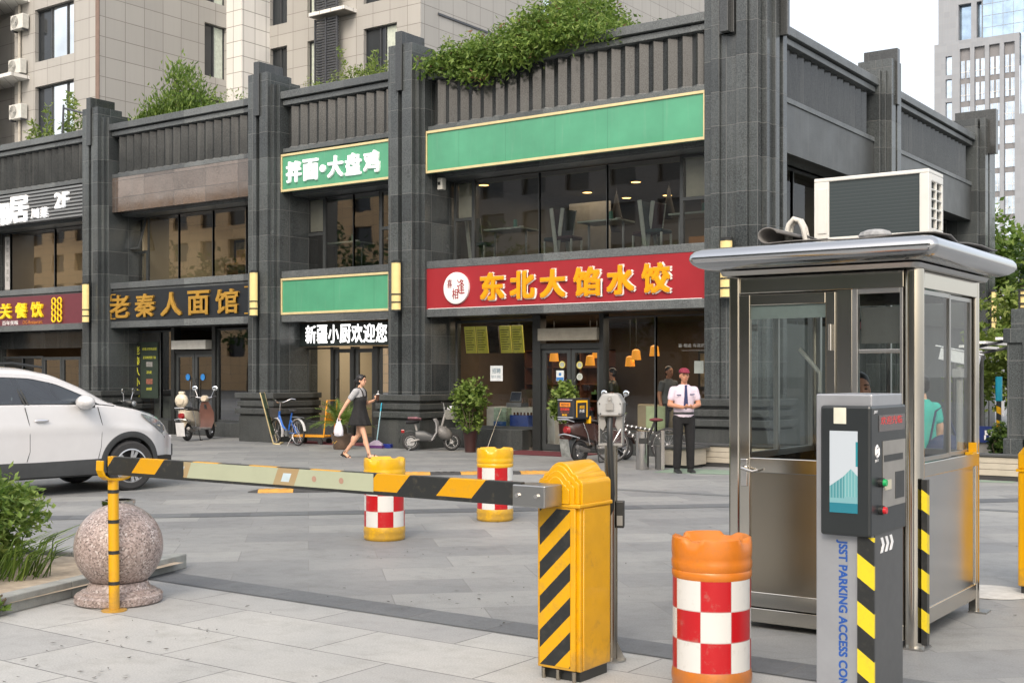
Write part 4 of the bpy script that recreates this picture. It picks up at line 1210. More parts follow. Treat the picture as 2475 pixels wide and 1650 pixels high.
c = N.mix(N.math('MULTIPLY', N.ramp(N.noise(v, 25, 5, 0.7), [(0.55, 0), (0.75, 1)]), 0.25), c, (0.2, 0.17, 0.1))
N.l(c, N.b.inputs['Base Color']); N.b.inputs['Roughness'].default_value = 0.38
ARMM = N.m
arm = MB().box(-3.60, -0.12, -0.325, -0.285, 0.925, 1.05).build('arm', ARMM, t, bevel=0.004)
N = NT('pale_advert_film'); v = N.obj(); s_ = N.n('SeparateXYZ'); N.l(v, s_.inputs[0])
u = N.math('ADD', s_.outputs[0], N.math('MULTIPLY', s_.outputs[2], -0.45))
fr = N.math('FRACT', N.math('DIVIDE', N.math('ADD', u, 3.375), 0.98))
k = N.math('LESS_THAN', fr, 0.185)
c = N.mix(k, hx('#A6AC94'), hx('#A08A66'))
k2 = N.math('MULTIPLY', N.math('LESS_THAN', N.math('ABSOLUTE', N.math('SUBTRACT', fr, 0.095)), 0.035), N.math('LESS_THAN', N.math('ABSOLUTE', N.math('SUBTRACT', s_.outputs[2], 0.99)), 0.026))
c = N.mix(k2, c, hx('#B9CBD6'))
c = N.mix(N.math('MULTIPLY', N.ramp(N.noise(v, 6, 5), [(0.45, 0), (0.7, 1)]), 0.4), c, hx('#989E88'))
N.l(c, N.b.inputs['Base Color']); N.b.inputs['Roughness'].default_value = 0.35
MB().box(-2.80, -1.15, -0.3275, -0.3255, 0.943, 1.046).build('advert_film', N.m, t)
m = MB()
for x in (-1.62, -1.40): m.lathe([(0.018, 0), (0.018, 0.0012)], 18, M=FY(x, -0.3276, 0.993))
m.build('round_badge', pm('faded_red', '#A08070', 0.5), t)

# ---------------------------------------------------------------- crash barrels
def checker(name):
    N = NT(name); v = N.obj(); s = N.n('SeparateXYZ'); N.l(v, s.inputs[0])
    a = N.math('DIVIDE', N.math('ADD', N.math('ARCTAN2', s.outputs[1], s.outputs[0]), PI), PI/4)
    z = N.math('DIVIDE', N.math('SUBTRACT', s.outputs[2], 0.13), 0.1535)
    ck = N.math('MODULO', N.math('ADD', N.math('FLOOR', a), N.math('FLOOR', z)), 2.0)
    ck = N.math('GREATER_THAN', ck, 0.5)
    g = N.noise(v, 14, 5, 0.7)
    c = N.mix(ck, hx('#AE1119'), (0.62, 0.62, 0.60))
    fa = N.math('FRACT', a); fz = N.math('FRACT', z)
    ln = N.math('MAXIMUM', N.math('LESS_THAN', fa, 0.025), N.math('LESS_THAN', fz, 0.03))
    c = N.mix(N.math('MULTIPLY', ln, 0.55), c, (0.35, 0.25, 0.24))
    c = N.mix(N.math('MULTIPLY', N.ramp(g, [(0.56, 0), (0.72, 1)]), 0.35), c, (0.30, 0.26, 0.21))
    N.l(c, N.b.inputs['Base Color']); N.b.inputs['Roughness'].default_value = 0.3
    return N.m
CHECK = checker('red_white_reflective_checks')
def barrel(label, loc, rz, plastic, group='crash barrels'):
    t = thing('crash_barrel', label, 'barrel', loc, rz, group)
    MB().lathe([(0.190, 0), (0.200, 0.012), (0.203, 0.035), (0.199, 0.055), (0.204, 0.075), (0.204, 0.10), (0.199, 0.128), (0.197, 0.135)], 56).build('base', plastic, t, smooth=35)
    MB().lathe([(0.1975, 0.13), (0.1975, 0.592)], 64, cap0=False, cap1=False).build('reflective_sheet', CHECK, t, smooth=35)
    MB().lathe([(0.194, 0.12), (0.194, 0.60)], 40).build('drum', plastic, t, smooth=35)
    n = 96; rings = []
    def ring(r, z, f=0.0, zf=0.0):
        out = []
        for k in range(n):
            a = 2*PI*k/n
            q = math.cos(a*4+0.9)                       # scallops in the rim
            s = max(0.0, min(1.0, (q-0.45)/0.5)); s = s*s*(3-2*s)
            rr = r-f*s; out.append((rr*math.cos(a), rr*math.sin(a), z-zf*s))
        return out
    rings = [ring(0.197, 0.588), ring(0.202, 0.60), ring(0.202, 0.622), ring(0.198, 0.63), ring(0.203, 0.642), ring(0.204, 0.672), ring(0.199, 0.685), ring(0.202, 0.70), ring(0.203, 0.725, 0.0),
             ring(0.203, 0.765, 0.008, 0.002), ring(0.199, 0.79, 0.018, 0.016), ring(0.188, 0.797, 0.018, 0.018), ring(0.165, 0.79, 0.01, 0.015), ring(0.13, 0.755), ring(0.03, 0.75)]
    MB().rings(rings).build('cap', plastic, t, smooth=45)
    return t
ORANGE = pm('sun_faded_orange_plastic', '#C4701C', 0.36, var=0.12, scale=9, coat=0.1, worn=0.4)
YPLAST = pm('yellow_plastic', '#D8A60A', 0.32, var=0.08, scale=9, coat=0.2, worn=0.45)
barrel('orange crash barrel with red-white checks, nearest, left of the ticket machine', (-2.80, 5.67, 0), 10, ORANGE)
barrel('yellow crash barrel with red-white checks right behind the pale strip of the barrier arm', (-7.98, 9.02, 0), 22, YPLAST)
barrel('yellow crash barrel with red-white checks farthest back, between the arm and the red doormat', (-8.02, 10.9, 0), 35, YPLAST)

# ---------------------------------------------------------------- ticket machine
t = thing('ticket_machine', 'grey parking ticket machine with dark screen head and blue vertical lettering', 'ticket machine', (-2.015, 5.63, 0))
KI = T(2.015, -5.63, 0)
M_SILV = pm('silver_grey_paint', (0.33, 0.345, 0.37), 0.35, metal=0.4, var=0.06)
M_DGREY = pm('dark_grey_paint', (0.065, 0.068, 0.07), 0.4, var=0.06)
M_HEAD = pm('matt_black_head', (0.018, 0.022, 0.024), 0.32, var=0.08)
m = MB(KI)
m.box(-2.145, -1.882, 5.42, 5.84, 0.0, 1.525)
m.build('column', M_SILV, t, bevel=0.006)
MB(KI).box(-1.8815, -1.8785, 5.445, 5.838, 0.02, 1.46).build('side_panel', M_DGREY, t)
head = MB(KI).box(-2.108, -1.872, 5.375, 5.87, 0.885, 1.474).build('screen_head', M_HEAD, t, bevel=0.012)
def screen_mat():
    N = NT('advert_screen'); p = N.obj(); s = N.n('SeparateXYZ'); N.l(p, s.inputs[0])
    u = N.math('DIVIDE', N.math('ADD', s.outputs[0], 0.047), 0.13)       # 0..1 across
    v = N.math('DIVIDE', N.math('SUBTRACT', s.outputs[2], 0.99), 0.37)   # 0..1 up
    c = N.mix(N.math('GREATER_THAN', v, 0.12), hx('#2F8CA0'), hx('#8CC4CC'))
    sky_ = N.math('GREATER_THAN', v, 0.30)
    c = N.mix(sky_, c, hx('#D9E4EE'))
    # a pale glass building with a gable
    gable = N.math('LESS_THAN', N.math('ADD', N.math('MULTIPLY', N.math('ABSOLUTE', N.math('SUBTRACT', u, 0.76)), 0.36), v), 0.54)
    b1 = N.math('MULTIPLY', N.math('MULTIPLY', gable, N.math('GREATER_THAN', u, 0.5)), N.math('GREATER_THAN', v, 0.2))
    c = N.mix(b1, c, hx('#7CC0C6'))
    b2 = N.math('MULTIPLY', N.math('MULTIPLY', N.math('LESS_THAN', u, 0.52), N.math('LESS_THAN', v, N.math('ADD', N.math('MULTIPLY', u, 0.25), 0.32))), N.math('GREATER_THAN', v, 0.18))
    c = N.mix(b2, c, hx('#5AA4AE'))
    st = N.math('LESS_THAN', N.math('FRACT', N.math('MULTIPLY', u, 9)), 0.28)
    c = N.mix(N.math('MULTIPLY', st, N.math('MULTIPLY', N.math('MAXIMUM', b1, b2), 0.5)), c, hx('#BFE4E4'))
    c = N.mix(N.math('MULTIPLY', N.math('GREATER_THAN', u, 0.93), N.math('MULTIPLY', N.math('GREATER_THAN', v, 0.57), N.math('LESS_THAN', v, 0.87))), c, hx('#3AA0AE'))
    c = N.mix(1.0, c, (0.62, 0.62, 0.62), 'MULTIPLY')
    N.l(c, N.b.inputs['Base Color']); N.l(c, N.b.inputs['Emission Color']); N.b.inputs['Emission Strength'].default_value = 0.04
    N.b.inputs['Roughness'].default_value = 0.12
    return N.m
MB(KI).box(-2.062, -1.932, 5.3725, 5.3745, 0.99, 1.36).build('screen', screen_mat(), t)
m = MB(KI).box(-2.043, -1.985, 5.3728, 5.3745, 1.392, 1.465); 
m.build('sticker', pm('cream_sticker', (0.6, 0.6, 0.5), 0.6), t)
MB(KI).box(-1.8715, -1.8695, 5.53, 5.85, 1.005, 1.31).build('ticket_panel', pm('warm_grey_panel', (0.28, 0.27, 0.25), 0.4, metal=0.3), t)
m = MB(KI).box(-1.8695, -1.868, 5.545, 5.81, 1.215, 1.245).box(-1.8695, -1.868, 5.70, 5.83, 1.035, 1.16)
m.build('ticket_slot', M_BLK, t)
MB(KI).box(-1.8694, -1.866, 5.555, 5.64, 1.085, 1.13).build('card_reader', pm('cream_bezel', (0.5, 0.47, 0.36), 0.5), t)
MB(KI).box(-1.8715, -1.8695, 5.48, 5.84, 1.355, 1.43).build('display', pm('dim_display', (0.10, 0.09, 0.09), 0.25), t)
txt('display_text', '欢迎光临', pm('red_led', (0.35, 0.02, 0.02), 0.5, emit=(1, 0.06, 0.06), es=0.22), t, KI @ FX(-1.8695, 5.65, 1.405), w=0.30, h=0.038, ext=0.001)
txt('lettering', 'JSST', M_WHITE, t, KI @ FX(-1.872, 5.44, 1.445), w=0.05, h=0.014, ext=0.0012, bold=0.02)
txt('lettering', 'JSST', M_WHITE, t, KI @ FX(-1.872, 5.455, 1.225), w=0.05, h=0.013, ext=0.0012)
m = MB(KI)
for q in range(6):
    a = q*PI/3+PI/6; b = a+PI/3
    m.tube([(-1.871, 5.455+0.024*math.cos(a), 1.268+0.027*math.sin(a)), (-1.871, 5.455+0.024*math.cos(b), 1.268+0.027*math.sin(b))], 0.005, 4)
m.tube([(-1.871, 5.445, 1.258), (-1.871, 5.465, 1.278)], 0.005, 4)
m.build('emblem', M_WHITE, t)
for z, nm, col in ((1.125, 'green_button', '#12A35A'), (1.0, 'red_button', '#C01822')):
    MB(KI).cyl((-1.872, 5.49, z), (-1.852, 5.49, z), 0.022, n=16).build('button_collar', M_BLK, t, smooth=40)
    MB(KI).cyl((-1.852, 5.49, z), (-1.838, 5.49, z), 0.017, 0.015, n=16).build(nm, pm(nm+'_plastic', col, 0.25), t, smooth=40)
m = MB(KI)
for q in range(3):
    y0 = 5.52+q*0.062
    m.prism([(y0, 0.80), (y0+0.03, 0.80), (y0+0.055, 0.835), (y0+0.03, 0.87), (y0, 0.87), (y0+0.025, 0.835)], 'x', -1.8785, -1.8765)
m.build('chevron', M_WHITE, t)
txt('lettering', 'JSST PARKING ACCESS CONTROL', pm('blue_letters', '#1F4E9A', 0.4), t, KI @ T(-2.022, 5.4195, 0.46) @ RX @ RZ(-90), w=0.80, h=0.050, ext=0.001, bold=0.03)
MB(KI).box(-1.945, -1.868, 5.405, 5.4195, 0.0, 0.882).build('hazard_strip', stripes('machine_stripes', hx('#D9C227'), BLK, (0.58, 0.0, 0.815), 0.175, 0.5, 0.4), t)

# ---------------------------------------------------------------- plate camera on a post
t = thing('plate_camera', 'grey camera head seen from behind on a steel post beside the yellow cabinet', 'camera', (-3.57, 5.96, 0), 0)
MB().tube([(0, 0, 0.01), (0, 0, 1.22)], 0.037, 20).build('post', STEEL, t, smooth=40)
m = MB().lathe([(0.085, 0), (0.085, 0.01)], 20)
for a in range(4):
    m.prism([(0.03, 0.01), (0.08, 0.01), (0.03, 0.12)], 'y', -0.004, 0.004, RZ(a*90+20))
m.build('base_plate', STEEL_DULL, t)
HM = RZ(25)
oct_ = [(-0.070, 1.395), (-0.073, 1.455), (-0.048, 1.500), (-0.03, 1.507), (0.03, 1.507), (0.048, 1.500), (0.073, 1.455), (0.070, 1.395), (0.058, 1.378), (-0.058, 1.378)]
M_CAMG = pm('pale_grey_casting', (0.26, 0.26, 0.25), 0.4, var=0.08)
hd = MB(HM).prism(oct_, 'y', -0.06, 0.12).build('housing', M_CAMG, t, bevel=0.006)
MB(HM).prism([(x*0.92, 1.442+(z-1.442)*0.90) for x, z in oct_], 'y', -0.066, -0.0605).build('back_cover', pm('light_back_cover', (0.36, 0.37, 0.37), 0.35), hd, bevel=0.003)
m = MB(HM).box(-0.022, 0.022, -0.083, -0.067, 1.415, 1.452).box(-0.011, 0.011, -0.08, -0.067, 1.452, 1.488).sph((0, -0.07, 1.472), 0.014)
m.build('latch', M_CAMG, hd, smooth=40)
m = MB(HM)
for x, z in ((-0.052, 1.394), (0.052, 1.394), (-0.058, 1.45), (0.058, 1.45)): m.cyl((x, -0.067, z), (x, -0.071, z), 0.004, n=8)
m.build('screw', M_FRAME, hd)
m = MB(HM).box(-0.068, -0.060, -0.03, 0.07, 1.225, 1.378).box(0.060, 0.068, -0.03, 0.07, 1.225, 1.378).box(-0.068, 0.068, -0.045, 0.06, 1.212, 1.225)
m.prism([(-0.06, 1.378), (-0.035, 1.378), (-0.024, 1.33), (-0.042, 1.295), (-0.06, 1.31)], 'y', -0.03, -0.02).prism([(0.06, 1.378), (0.035, 1.378), (0.024, 1.33), (0.042, 1.295), (0.06, 1.31)], 'y', -0.03, -0.02)
m.build('bracket', M_CAMG, t, bevel=0.002)
MB(HM).tube([(0, -0.03, 1.375), (0.0, -0.07, 1.32), (0.0, -0.072, 1.24), (0.005, -0.07, 1.1), (0.012, -0.06, 0.95), (0.005, -0.045, 0.86), (-0.01, -0.035, 0.83)], 0.016, 10).build('cable', M_BLK, t, smooth=60)
m = MB(HM).box(0.03, 0.075, -0.03, 0.03, 0.75, 0.90); m.build('sensor_box', M_BLK, t, bevel=0.004)
MB(HM).box(0.036, 0.068, -0.033, -0.0305, 0.765, 0.82).build('sensor_plate', STEEL_DULL, t)

# ---------------------------------------------------------------- speed humps and mats
def hump(label, a, b):
    t = thing('speed_hump', label, 'speed hump', (*a, 0), math.degrees(math.atan2(b[1]-a[1], b[0]-a[0])), 'rubber speed humps')
    L = math.hypot(b[0]-a[0], b[1]-a[1]); n = max(2, round(L/0.5)); w_ = 0.17
    for k in range(n):
        x0, x1 = L*k/n, L*(k+1)/n-0.006
        prof = [(-w_, 0.005), (-0.09, 0.035), (0.09, 0.035), (w_, 0.005), (w_, 0.0), (-w_, 0.0)]
        m = MB().prism(prof, 'x', x0, x1)
        for q in range(3): m.box(x0+0.08+q*0.12, x0+0.15+q*0.12, -0.05, 0.05, 0.034, 0.042)
        m.build('segment', [M_HYEL, M_RUB][k % 2], t)
    for x in (0, L):
        s = -1 if x == 0 else 1
        MB().rings([[(x, y, z) for y, z in ((-w_, 0), (w_, 0), (0.09, 0.035), (-0.09, 0.035))], [(x+s*0.14, y*0.6, z*0.15) for y, z in ((-w_, 0), (w_, 0), (0.09, 0.035), (-0.09, 0.035))]]).build('end_cap', M_RUB, t)
    return t
M_RUB = pm('black_rubber', (0.045, 0.045, 0.045), 0.7, var=0.2)
M_HYEL = pm('worn_yellow_rubber', '#B98A3E', 0.7, var=0.25)
hump('short black and yellow speed hump lying left of the checked barrels', (-12.55, 11.6), (-11.85, 12.25))
hump('long black and yellow speed hump reaching behind the farthest barrel', (-12.85, 14.9), (-10.7, 16.85))
t = MB().box(-14.75, -12.8, 19.9, 21.0, 0.004, 0.014).build('doormat', pm('dark_red_carpet', '#5A2128', 0.95, var=0.15, scale=20, bump=0.4)); tag(t, 'dark red doormat before the glass doors under the red sign', 'doormat')
t = MB().box(-20.9, -18.0, 20.2, 21.05, 0.004, 0.012).build('doormat', MATS['dark_red_carpet']); tag(t, 'dark red doormat under the palm pot and the hand trolley', 'doormat')

# ---------------------------------------------------------------- low wall, bins and things beside the guard
t = thing('retaining_wall', 'low beige panelled wall with dark coping behind the standing guard', 'wall', (-7.6, 19.4, 0))
m = MB()
for k in range(3): m.box(-2.55, 3.4, -0.06, 0.06, 0.07+k*0.095, 0.16+k*0.095)
m.build('panel', pm('beige_boards', (0.42, 0.38, 0.31), 0.6, var=0.08), t, bevel=0.006)
MB().box(-2.6, 3.4, -0.045, 0.055, 0.0, 0.36).build('core', pm('dark_gap', (0.04, 0.04, 0.04), 0.8), t)
MB().box(-2.65, 3.42, -0.09, 0.09, 0.36, 0.40).build('coping', M_DGREY, t, bevel=0.006)
t = thing('retaining_wall', 'short beige end box with dark coping left of the guard\'s legs', 'wall', (-9.95, 18.75, 0))
MB().box(-0.22, 0.34, -0.12, 0.5, 0.05, 0.33).build('panel', MATS['beige_boards'], t, bevel=0.006)
MB().box(-0.26, 0.40, -0.16, 0.54, 0.33, 0.37).build('coping', M_DGREY, t, bevel=0.006)
MB().box(-0.18, 0.3, -0.08, 0.46, 0, 0.05).build('base', M_BLK, t)
struct(MB().poly([(-9.75, 17.6, 0.004), (-4.5, 19.0, 0.004), (-4.5, 19.3, 0.004), (-9.9, 18.6, 0.004)]).build('painted_path', pm('faded_green_paint', (0.20, 0.27, 0.21), 0.7, var=0.25, scale=3)))
t = thing('litter_bin', 'round brushed steel litter bin left of the guard', 'bin', (-10.21, 18.07, 0))
MB().lathe([(0.105, 0), (0.112, 0.015), (0.112, 0.64), (0.10, 0.65), (0.02, 0.652)], 36).build('body', steel('bin_steel', (0.55, 0.53, 0.51), 0.22, (30, 30, 1)), t, smooth=40)
MB(RZ(-54)).box(0.085, 0.118, -0.07, 0.07, 0.44, 0.54).build('opening', M_BLK, t, bevel=0.01)
t = thing('steel_post', 'slim steel plate post between the round bin and the guard', 'post', (-9.93, 18.25, 0))
MB(RZ(35)).box(-0.03, 0.03, -0.1, 0.1, 0, 0.66).build('plate', MATS['bin_steel'], t, bevel=0.004)
MB(RZ(35)).box(-0.10, -0.03, -0.06, 0.2, 0, 0.4).build('foot_box', M_DGREY, t)

# ---------------------------------------------------------------- right edge: gate pillar, pole, second barrier, sign
t = thing('gate_pillar', 'dark granite gate pillar with cream lantern at the right edge', 'pillar', (-4.55, 21.65, 0))
m = MB().box(-0.55, 0.75, -0.45, 0.7, 0, 2.12).box(-0.60, 0.8, -0.5, 0.75, 2.12, 2.36).box(-0.5, 0.7, -0.4, 0.65, 2.36, 2.68).box(-0.30, -0.05, -0.5, -0.45, 0, 2.12).box(0.1, 0.35, -0.5, -0.45, 0, 2.12)
m.box(-0.6, 0.8, -0.5, 0.75, 0, 0.55)
m.build('shaft', G_TILE, t, bevel=0.01)
l_ = MB().box(-0.38, 0.55, -0.3, 0.5, 2.70, 3.0).build('lantern', M_LAMP, t)
m = MB()
for z in (2.68, 2.76, 2.90, 2.985): m.box(-0.41, 0.58, -0.33, 0.53, z, z+0.025)
for x in (-0.40, -0.10, 0.25, 0.55): m.box(x, x+0.03, -0.325, 0.525, 2.68, 3.0)
m.build('lantern_frame', M_BLK, l_)
t = thing('marker_post', 'slim yellow and black post with teal top sleeve beside the gate pillar', 'post', (-5.72, 23.2, 0))
MB().cyl((0, 0, 0), (0, 0, 1.12), 0.045, n=14).build('pole', stripes('post_stripes', YEL, BLK, (0.4, 0.2, 0.87), 0.22, 0.5), t, smooth=40)
MB().cyl((0, 0, 1.12), (0, 0, 1.56), 0.06, n=14).build('sleeve', pm('teal_plastic', '#1C8FA8', 0.4), t, smooth=40)
MB().box(0.05, 0.09, -0.02, 0.02, 0.85, 1.12).build('tag', M_WHITE, t)
t = thing('barrier_gate', 'second yellow barrier cabinet cut off by the right frame edge', 'barrier', (-2.06, 9.62, 0))
MB().box(-0.14, 0.14, -0.16, 0.16, 0.06, 0.9).build('cabinet', M_YEL, t, bevel=0.012)
MB().prism([(-0.14, 0.92), (-0.14, 1.03), (-0.1, 1.08), (0, 1.13), (0.1, 1.08), (0.14, 1.03), (0.14, 0.92)], 'y', -0.16, 0.16).build('hood', M_YEL, t, bevel=0.01)
MB().box(-0.15, 0.15, -0.17, 0.17, 0.9, 0.92).build('hood_lip', M_YEL, t)
MB().box(-0.12, 0.12, -0.14, 0.14, 0, 0.06).build('plinth', M_BLK, t)
p = MB().lathe([(0.30, 0.004), (0.30, 0.008), (0.02, 0.009)], 24).build('concrete_patch', pm('pale_cement', (0.50, 0.50, 0.48), 0.9, var=0.15, scale=12)); p.location = (-2.38, 9.42, 0.0); tag(p, 'round pale cement patch in the paving right of the booth', 'patch')
t = thing('ramp_wall', 'low grey ramp wall carrying the blue exit sign right of the booth', 'wall', (-6.3, 23.6, 0))
MB().box(-0.6, 0.9, 0, 0.25, 0, 0.34).build('wall', pm('grey_render', (0.22, 0.22, 0.21), 0.85, var=0.2), t, bevel=0.01)
t = thing('exit_sign', 'small blue sign with white exit character on the low ramp wall', 'sign', (-6.05, 23.55, 0.34))
MB().box(-0.32, 0.42, 0, 0.05, 0, 0.30).build('panel', pm('deep_blue_sign', '#1A2F6B', 0.4), t)
txt('character', '出', M_WHITE, t, FY(0.10, -0.001, 0.14), w=0.22, h=0.2, ext=0.01, bold=0.02)
t = thing('canopy', 'small striped white and grey canopy between the booth and the gate pillar', 'canopy', (-6.2, 25.6, 0))
m = MB()
for k in range(7): m.box(-0.9+k*0.34, -0.74+k*0.34, -1.2, 1.2, 2.05+k*0.07, 2.10+k*0.07)
m.build('white_slat', M_WHITE, t)
m = MB()
for y in (-1.0, 1.0): m.tube([(-0.9, y, 2.0), (1.5, y, 2.5)], 0.03).tube([(-0.7, y, 0), (-0.7, y, 2.05)], 0.04)
m.build('frame', M_DGREY, t)
bush('climbing greenery around the foot of the teal-topped post', (-5.55, 22.75, 0.0), (0.22, 0.2, 0.38), 57, [L_GREEN, L_DARK], 60, 30, 0.09)

# specks of grit and fallen leaf bits on the paving
rg = random.Random(77); V = []; F = []
for k in range(260):
    x = rg.uniform(-16, 2); y = rg.uniform(2.5, 19)
    if rg.random() < 0.5:
        cx, cy = rg.choice(((-6.2, 5.0), (-5.5, 6.9), (-7.1, 8.2), (-10.4, 12.6), (-4.9, 8.0), (-6.0, 4.2)))
        x, y = rg.gauss(cx, 0.35), rg.gauss(cy, 0.35)
    r_ = rg.uniform(0.004, 0.015); a = rg.uniform(0, 6.28); b = len(V)
    V += [(x+r_*q*math.cos(a+j*1.57), y+r_*q*math.sin(a+j*1.57), 0.0075+rg.uniform(0, 0.006)) for j, q in enumerate((1.6, 0.5, 1.4, 0.6))]
    F.append((b, b+1, b+2, b+3))
me = bpy.data.meshes.new('litter'); me.from_pydata(V, [], F); me.materials.append(pm('dark_grit', (0.06, 0.055, 0.045), 0.9, var=0.5, scale=30))
o = bpy.data.objects.new('litter', me); COL.objects.link(o); tag(o, 'scattered dark grit and leaf bits on the pale paving', 'litter', kind='stuff')
# ---------------------------------------------------------------- parking booth
t = KIOSK = thing('parking_booth', 'stainless steel parking booth with round-edged roof and large windows', 'booth', (-2.85, 7.93, 0))
KI = T(2.85, -7.93, 0)
X0, X1, Y0, Y1 = -3.45, -2.25, 7.23, 8.62
STV = steel('vertical_brushed_steel', (0.54, 0.515, 0.46), 0.17, (40, 40, 1))
def kb(): return MB(KI)
kb().tube([(-2.268, 7.262, 0.012), (-2.268, 7.262, 2.26)], 0.056, 28).build('corner_post', STV, t, smooth=40)
kb().box(X0, X0+0.075, Y0, Y0+0.075, 0.0, 2.26).build('corner_post', STV, t, bevel=0.012)
kb().box(X1-0.06, X1, Y1-0.06, Y1, 0, 2.26).build('corner_post', STV, t, bevel=0.01)
kb().box(X0, X0+0.06, Y1-0.06, Y1, 0, 2.26).build('corner_post', STV, t, bevel=0.01)
m = kb().box(-2.35, -2.19, 7.18, 7.34, 0, 0.012).box(-2.31, -2.19, 8.55, 8.68, 0, 0.012).box(-3.5, -3.36, 7.2, 7.33, 0, 0.012)
m.build('foot_plate', STEEL_DULL, t)
# front
m = kb().box(X0+0.075, -2.325, Y0+0.01, Y0+0.05, 2.13, 2.26).box(-2.735, -2.635, Y0+0.005, Y0+0.06, 0.1, 2.13).box(X0+0.075, -2.325, Y0+0.005, Y0+0.06, 0.04, 0.13)
m.build('front_frame', STV, t, bevel=0.004)
m = kb()
m.box(-3.375, -3.30, Y0-0.005, Y0+0.03, 0.14, 2.12).box(-2.80, -2.737, Y0-0.005, Y0+0.03, 0.14, 2.12)
m.box(-3.30, -2.80, Y0-0.004, Y0+0.03, 2.05, 2.12).box(-3.30, -2.80, Y0-0.004, Y0+0.03, 0.99, 1.085).box(-3.30, -2.80, Y0-0.004, Y0+0.03, 0.14, 0.235)
d = m.build('door', STV, t, bevel=0.005)
kb().box(-3.30, -2.80, Y0+0.008, Y0+0.02, 0.235, 0.99).build('door_panel', STEEL, d)
kb().poly([(-3.30, Y0+0.012, 1.085), (-2.80, Y0+0.012, 1.085), (-2.80, Y0+0.012, 2.05), (-3.30, Y0+0.012, 2.05)]).build('pane', GLASS_K, d)
kb().box(-3.30, -2.80, Y0+0.014, Y0+0.03, 1.965, 2.05).build('top_film', pm('pale_blue_film', (0.35, 0.42, 0.42), 0.4), d)
kb().box(-3.362, -3.315, Y0-0.014, Y0-0.0052, 0.90, 1.075).build('handle_plate', STEEL_POL, d, bevel=0.003)
kb().tube([(-3.338, Y0-0.014, 1.02), (-3.338, Y0-0.05, 1.02), (-3.32, Y0-0.056, 1.015), (-3.26, Y0-0.056, 1.0), (-3.225, Y0-0.05, 1.012)], [0.011, 0.011, 0.011, 0.009, 0.006], 10).build('handle', STEEL_POL, d, smooth=60)
kb().tube([(-2.765, Y0-0.02, 1.76), (-2.765, Y0-0.02, 1.92)], 0.012, 10).build('hinge', STEEL_POL, d, smooth=40)
m = kb().box(-2.635, -2.60, Y0, Y0+0.045, 1.06, 2.13).box(-2.345, -2.325, Y0, Y0+0.045, 1.06, 2.13).box(-2.60, -2.345, Y0+0.002, Y0+0.04, 1.06, 1.12).box(-2.60, -2.345, Y0+0.002, Y0+0.04, 2.10, 2.13).box(-2.60, -2.345, Y0+0.012, Y0+0.035, 1.74, 1.765)
wf = m.build('window', STEEL_DULL, t, bevel=0.003)
kb().poly([(-2.60, Y0+0.02, 1.12), (-2.345, Y0+0.02, 1.12), (-2.345, Y0+0.02, 2.10), (-2.60, Y0+0.02, 2.10)]).build('pane', GLASS_K, wf)
kb().box(-2.60, -2.345, Y0+0.06, Y0+0.066, 1.80, 2.02).build('grey_screen', pm('grey_board', (0.16, 0.165, 0.165), 0.5), wf)
kb().box(-2.635, -2.325, Y0+0.008, Y0+0.03, 0.13, 1.06).build('lower_panel', STEEL, t)
# right side
m = kb().box(X1-0.055, X1-0.005, 7.32, 8.56, 0.10, 0.20).box(X1-0.05, X1+0.012, 7.32, 8.56, 1.0, 1.085).box(X1-0.05, X1, 7.32, 8.56, 2.13, 2.26).box(X1-0.05, X1-0.002, 7.32, 7.345, 1.085, 2.13).box(X1-0.05, X1-0.002, 8.53, 8.56, 0.2, 2.13).box(X1-0.05, X1-0.002, 7.32, 7.345, 0.2, 1.0)
m.build('side_frame', STV, t, bevel=0.004)
kb().box(X1-0.03, X1-0.012, 7.345, 8.53, 0.20, 1.0).build('side_panel', steel('mirror_steel', (0.52, 0.515, 0.50), 0.17), t)
for a, b, o in ((7.36, 7.95, -0.012), (7.93, 8.50, -0.032)):
    m = kb().box(X1+o-0.01, X1+o+0.01, a, a+0.03, 1.09, 2.12).box(X1+o-0.01, X1+o+0.01, b-0.03, b, 1.09, 2.12).box(X1+o-0.009, X1+o+0.009, a+0.03, b-0.03, 1.09, 1.115).box(X1+o-0.009, X1+o+0.009, a+0.03, b-0.03, 2.095, 2.12)
    wf = m.build('window', STEEL_DULL, t)
    kb().poly([(X1+o, a+0.03, 1.115), (X1+o, b-0.03, 1.115), (X1+o, b-0.03, 2.095), (X1+o, a+0.03, 2.095)]).build('pane', GLASS_K, wf)
# left and back
for nm, M in (('left', KI @ T(X0+0.03, 0, 0) @ RZ(90)), ('back', KI @ T(0, Y1-0.03, 0))):
    a, b = (Y0+0.08, Y1-0.06) if nm == 'left' else (X0+0.06, X1-0.06)
    MB(M).box(a, b, -0.02, 0.02, 0.10, 1.06).build('lower_panel', STEEL, t)
    MB(M).box(a, b, -0.025, 0.025, 2.10, 2.26).build('top_rail', STV, t)
    mid = (a+b)/2
    m = MB(M)
    for x in (a, mid-0.025, b-0.03): m.box(x, x+0.03, -0.018, 0.018, 1.06, 2.10)
    m.box(a+0.03, b-0.03, -0.016, 0.016, 1.06, 1.10)
    wf = m.build('window', STEEL_DULL, t)
    MB(M).poly([(a+0.03, 0, 1.10), (b-0.03, 0, 1.10), (b-0.03, 0, 2.10), (a+0.03, 0, 2.10)]).build('pane', GLASS_K, wf)
kb().box(X0+0.01, X1-0.01, Y0+0.07, Y1-0.07, 0.10, 0.13).build('floor', STEEL_DULL, t)
# guard angle with hazard tape
kb().box(-2.208, -2.175, 7.20, 7.245, 0.035, 1.0).build('hazard_strip', stripes('booth_stripes', hx('#D9C227'), BLK, (0.55, 0.25, 0.80), 0.185, 0.5), t)
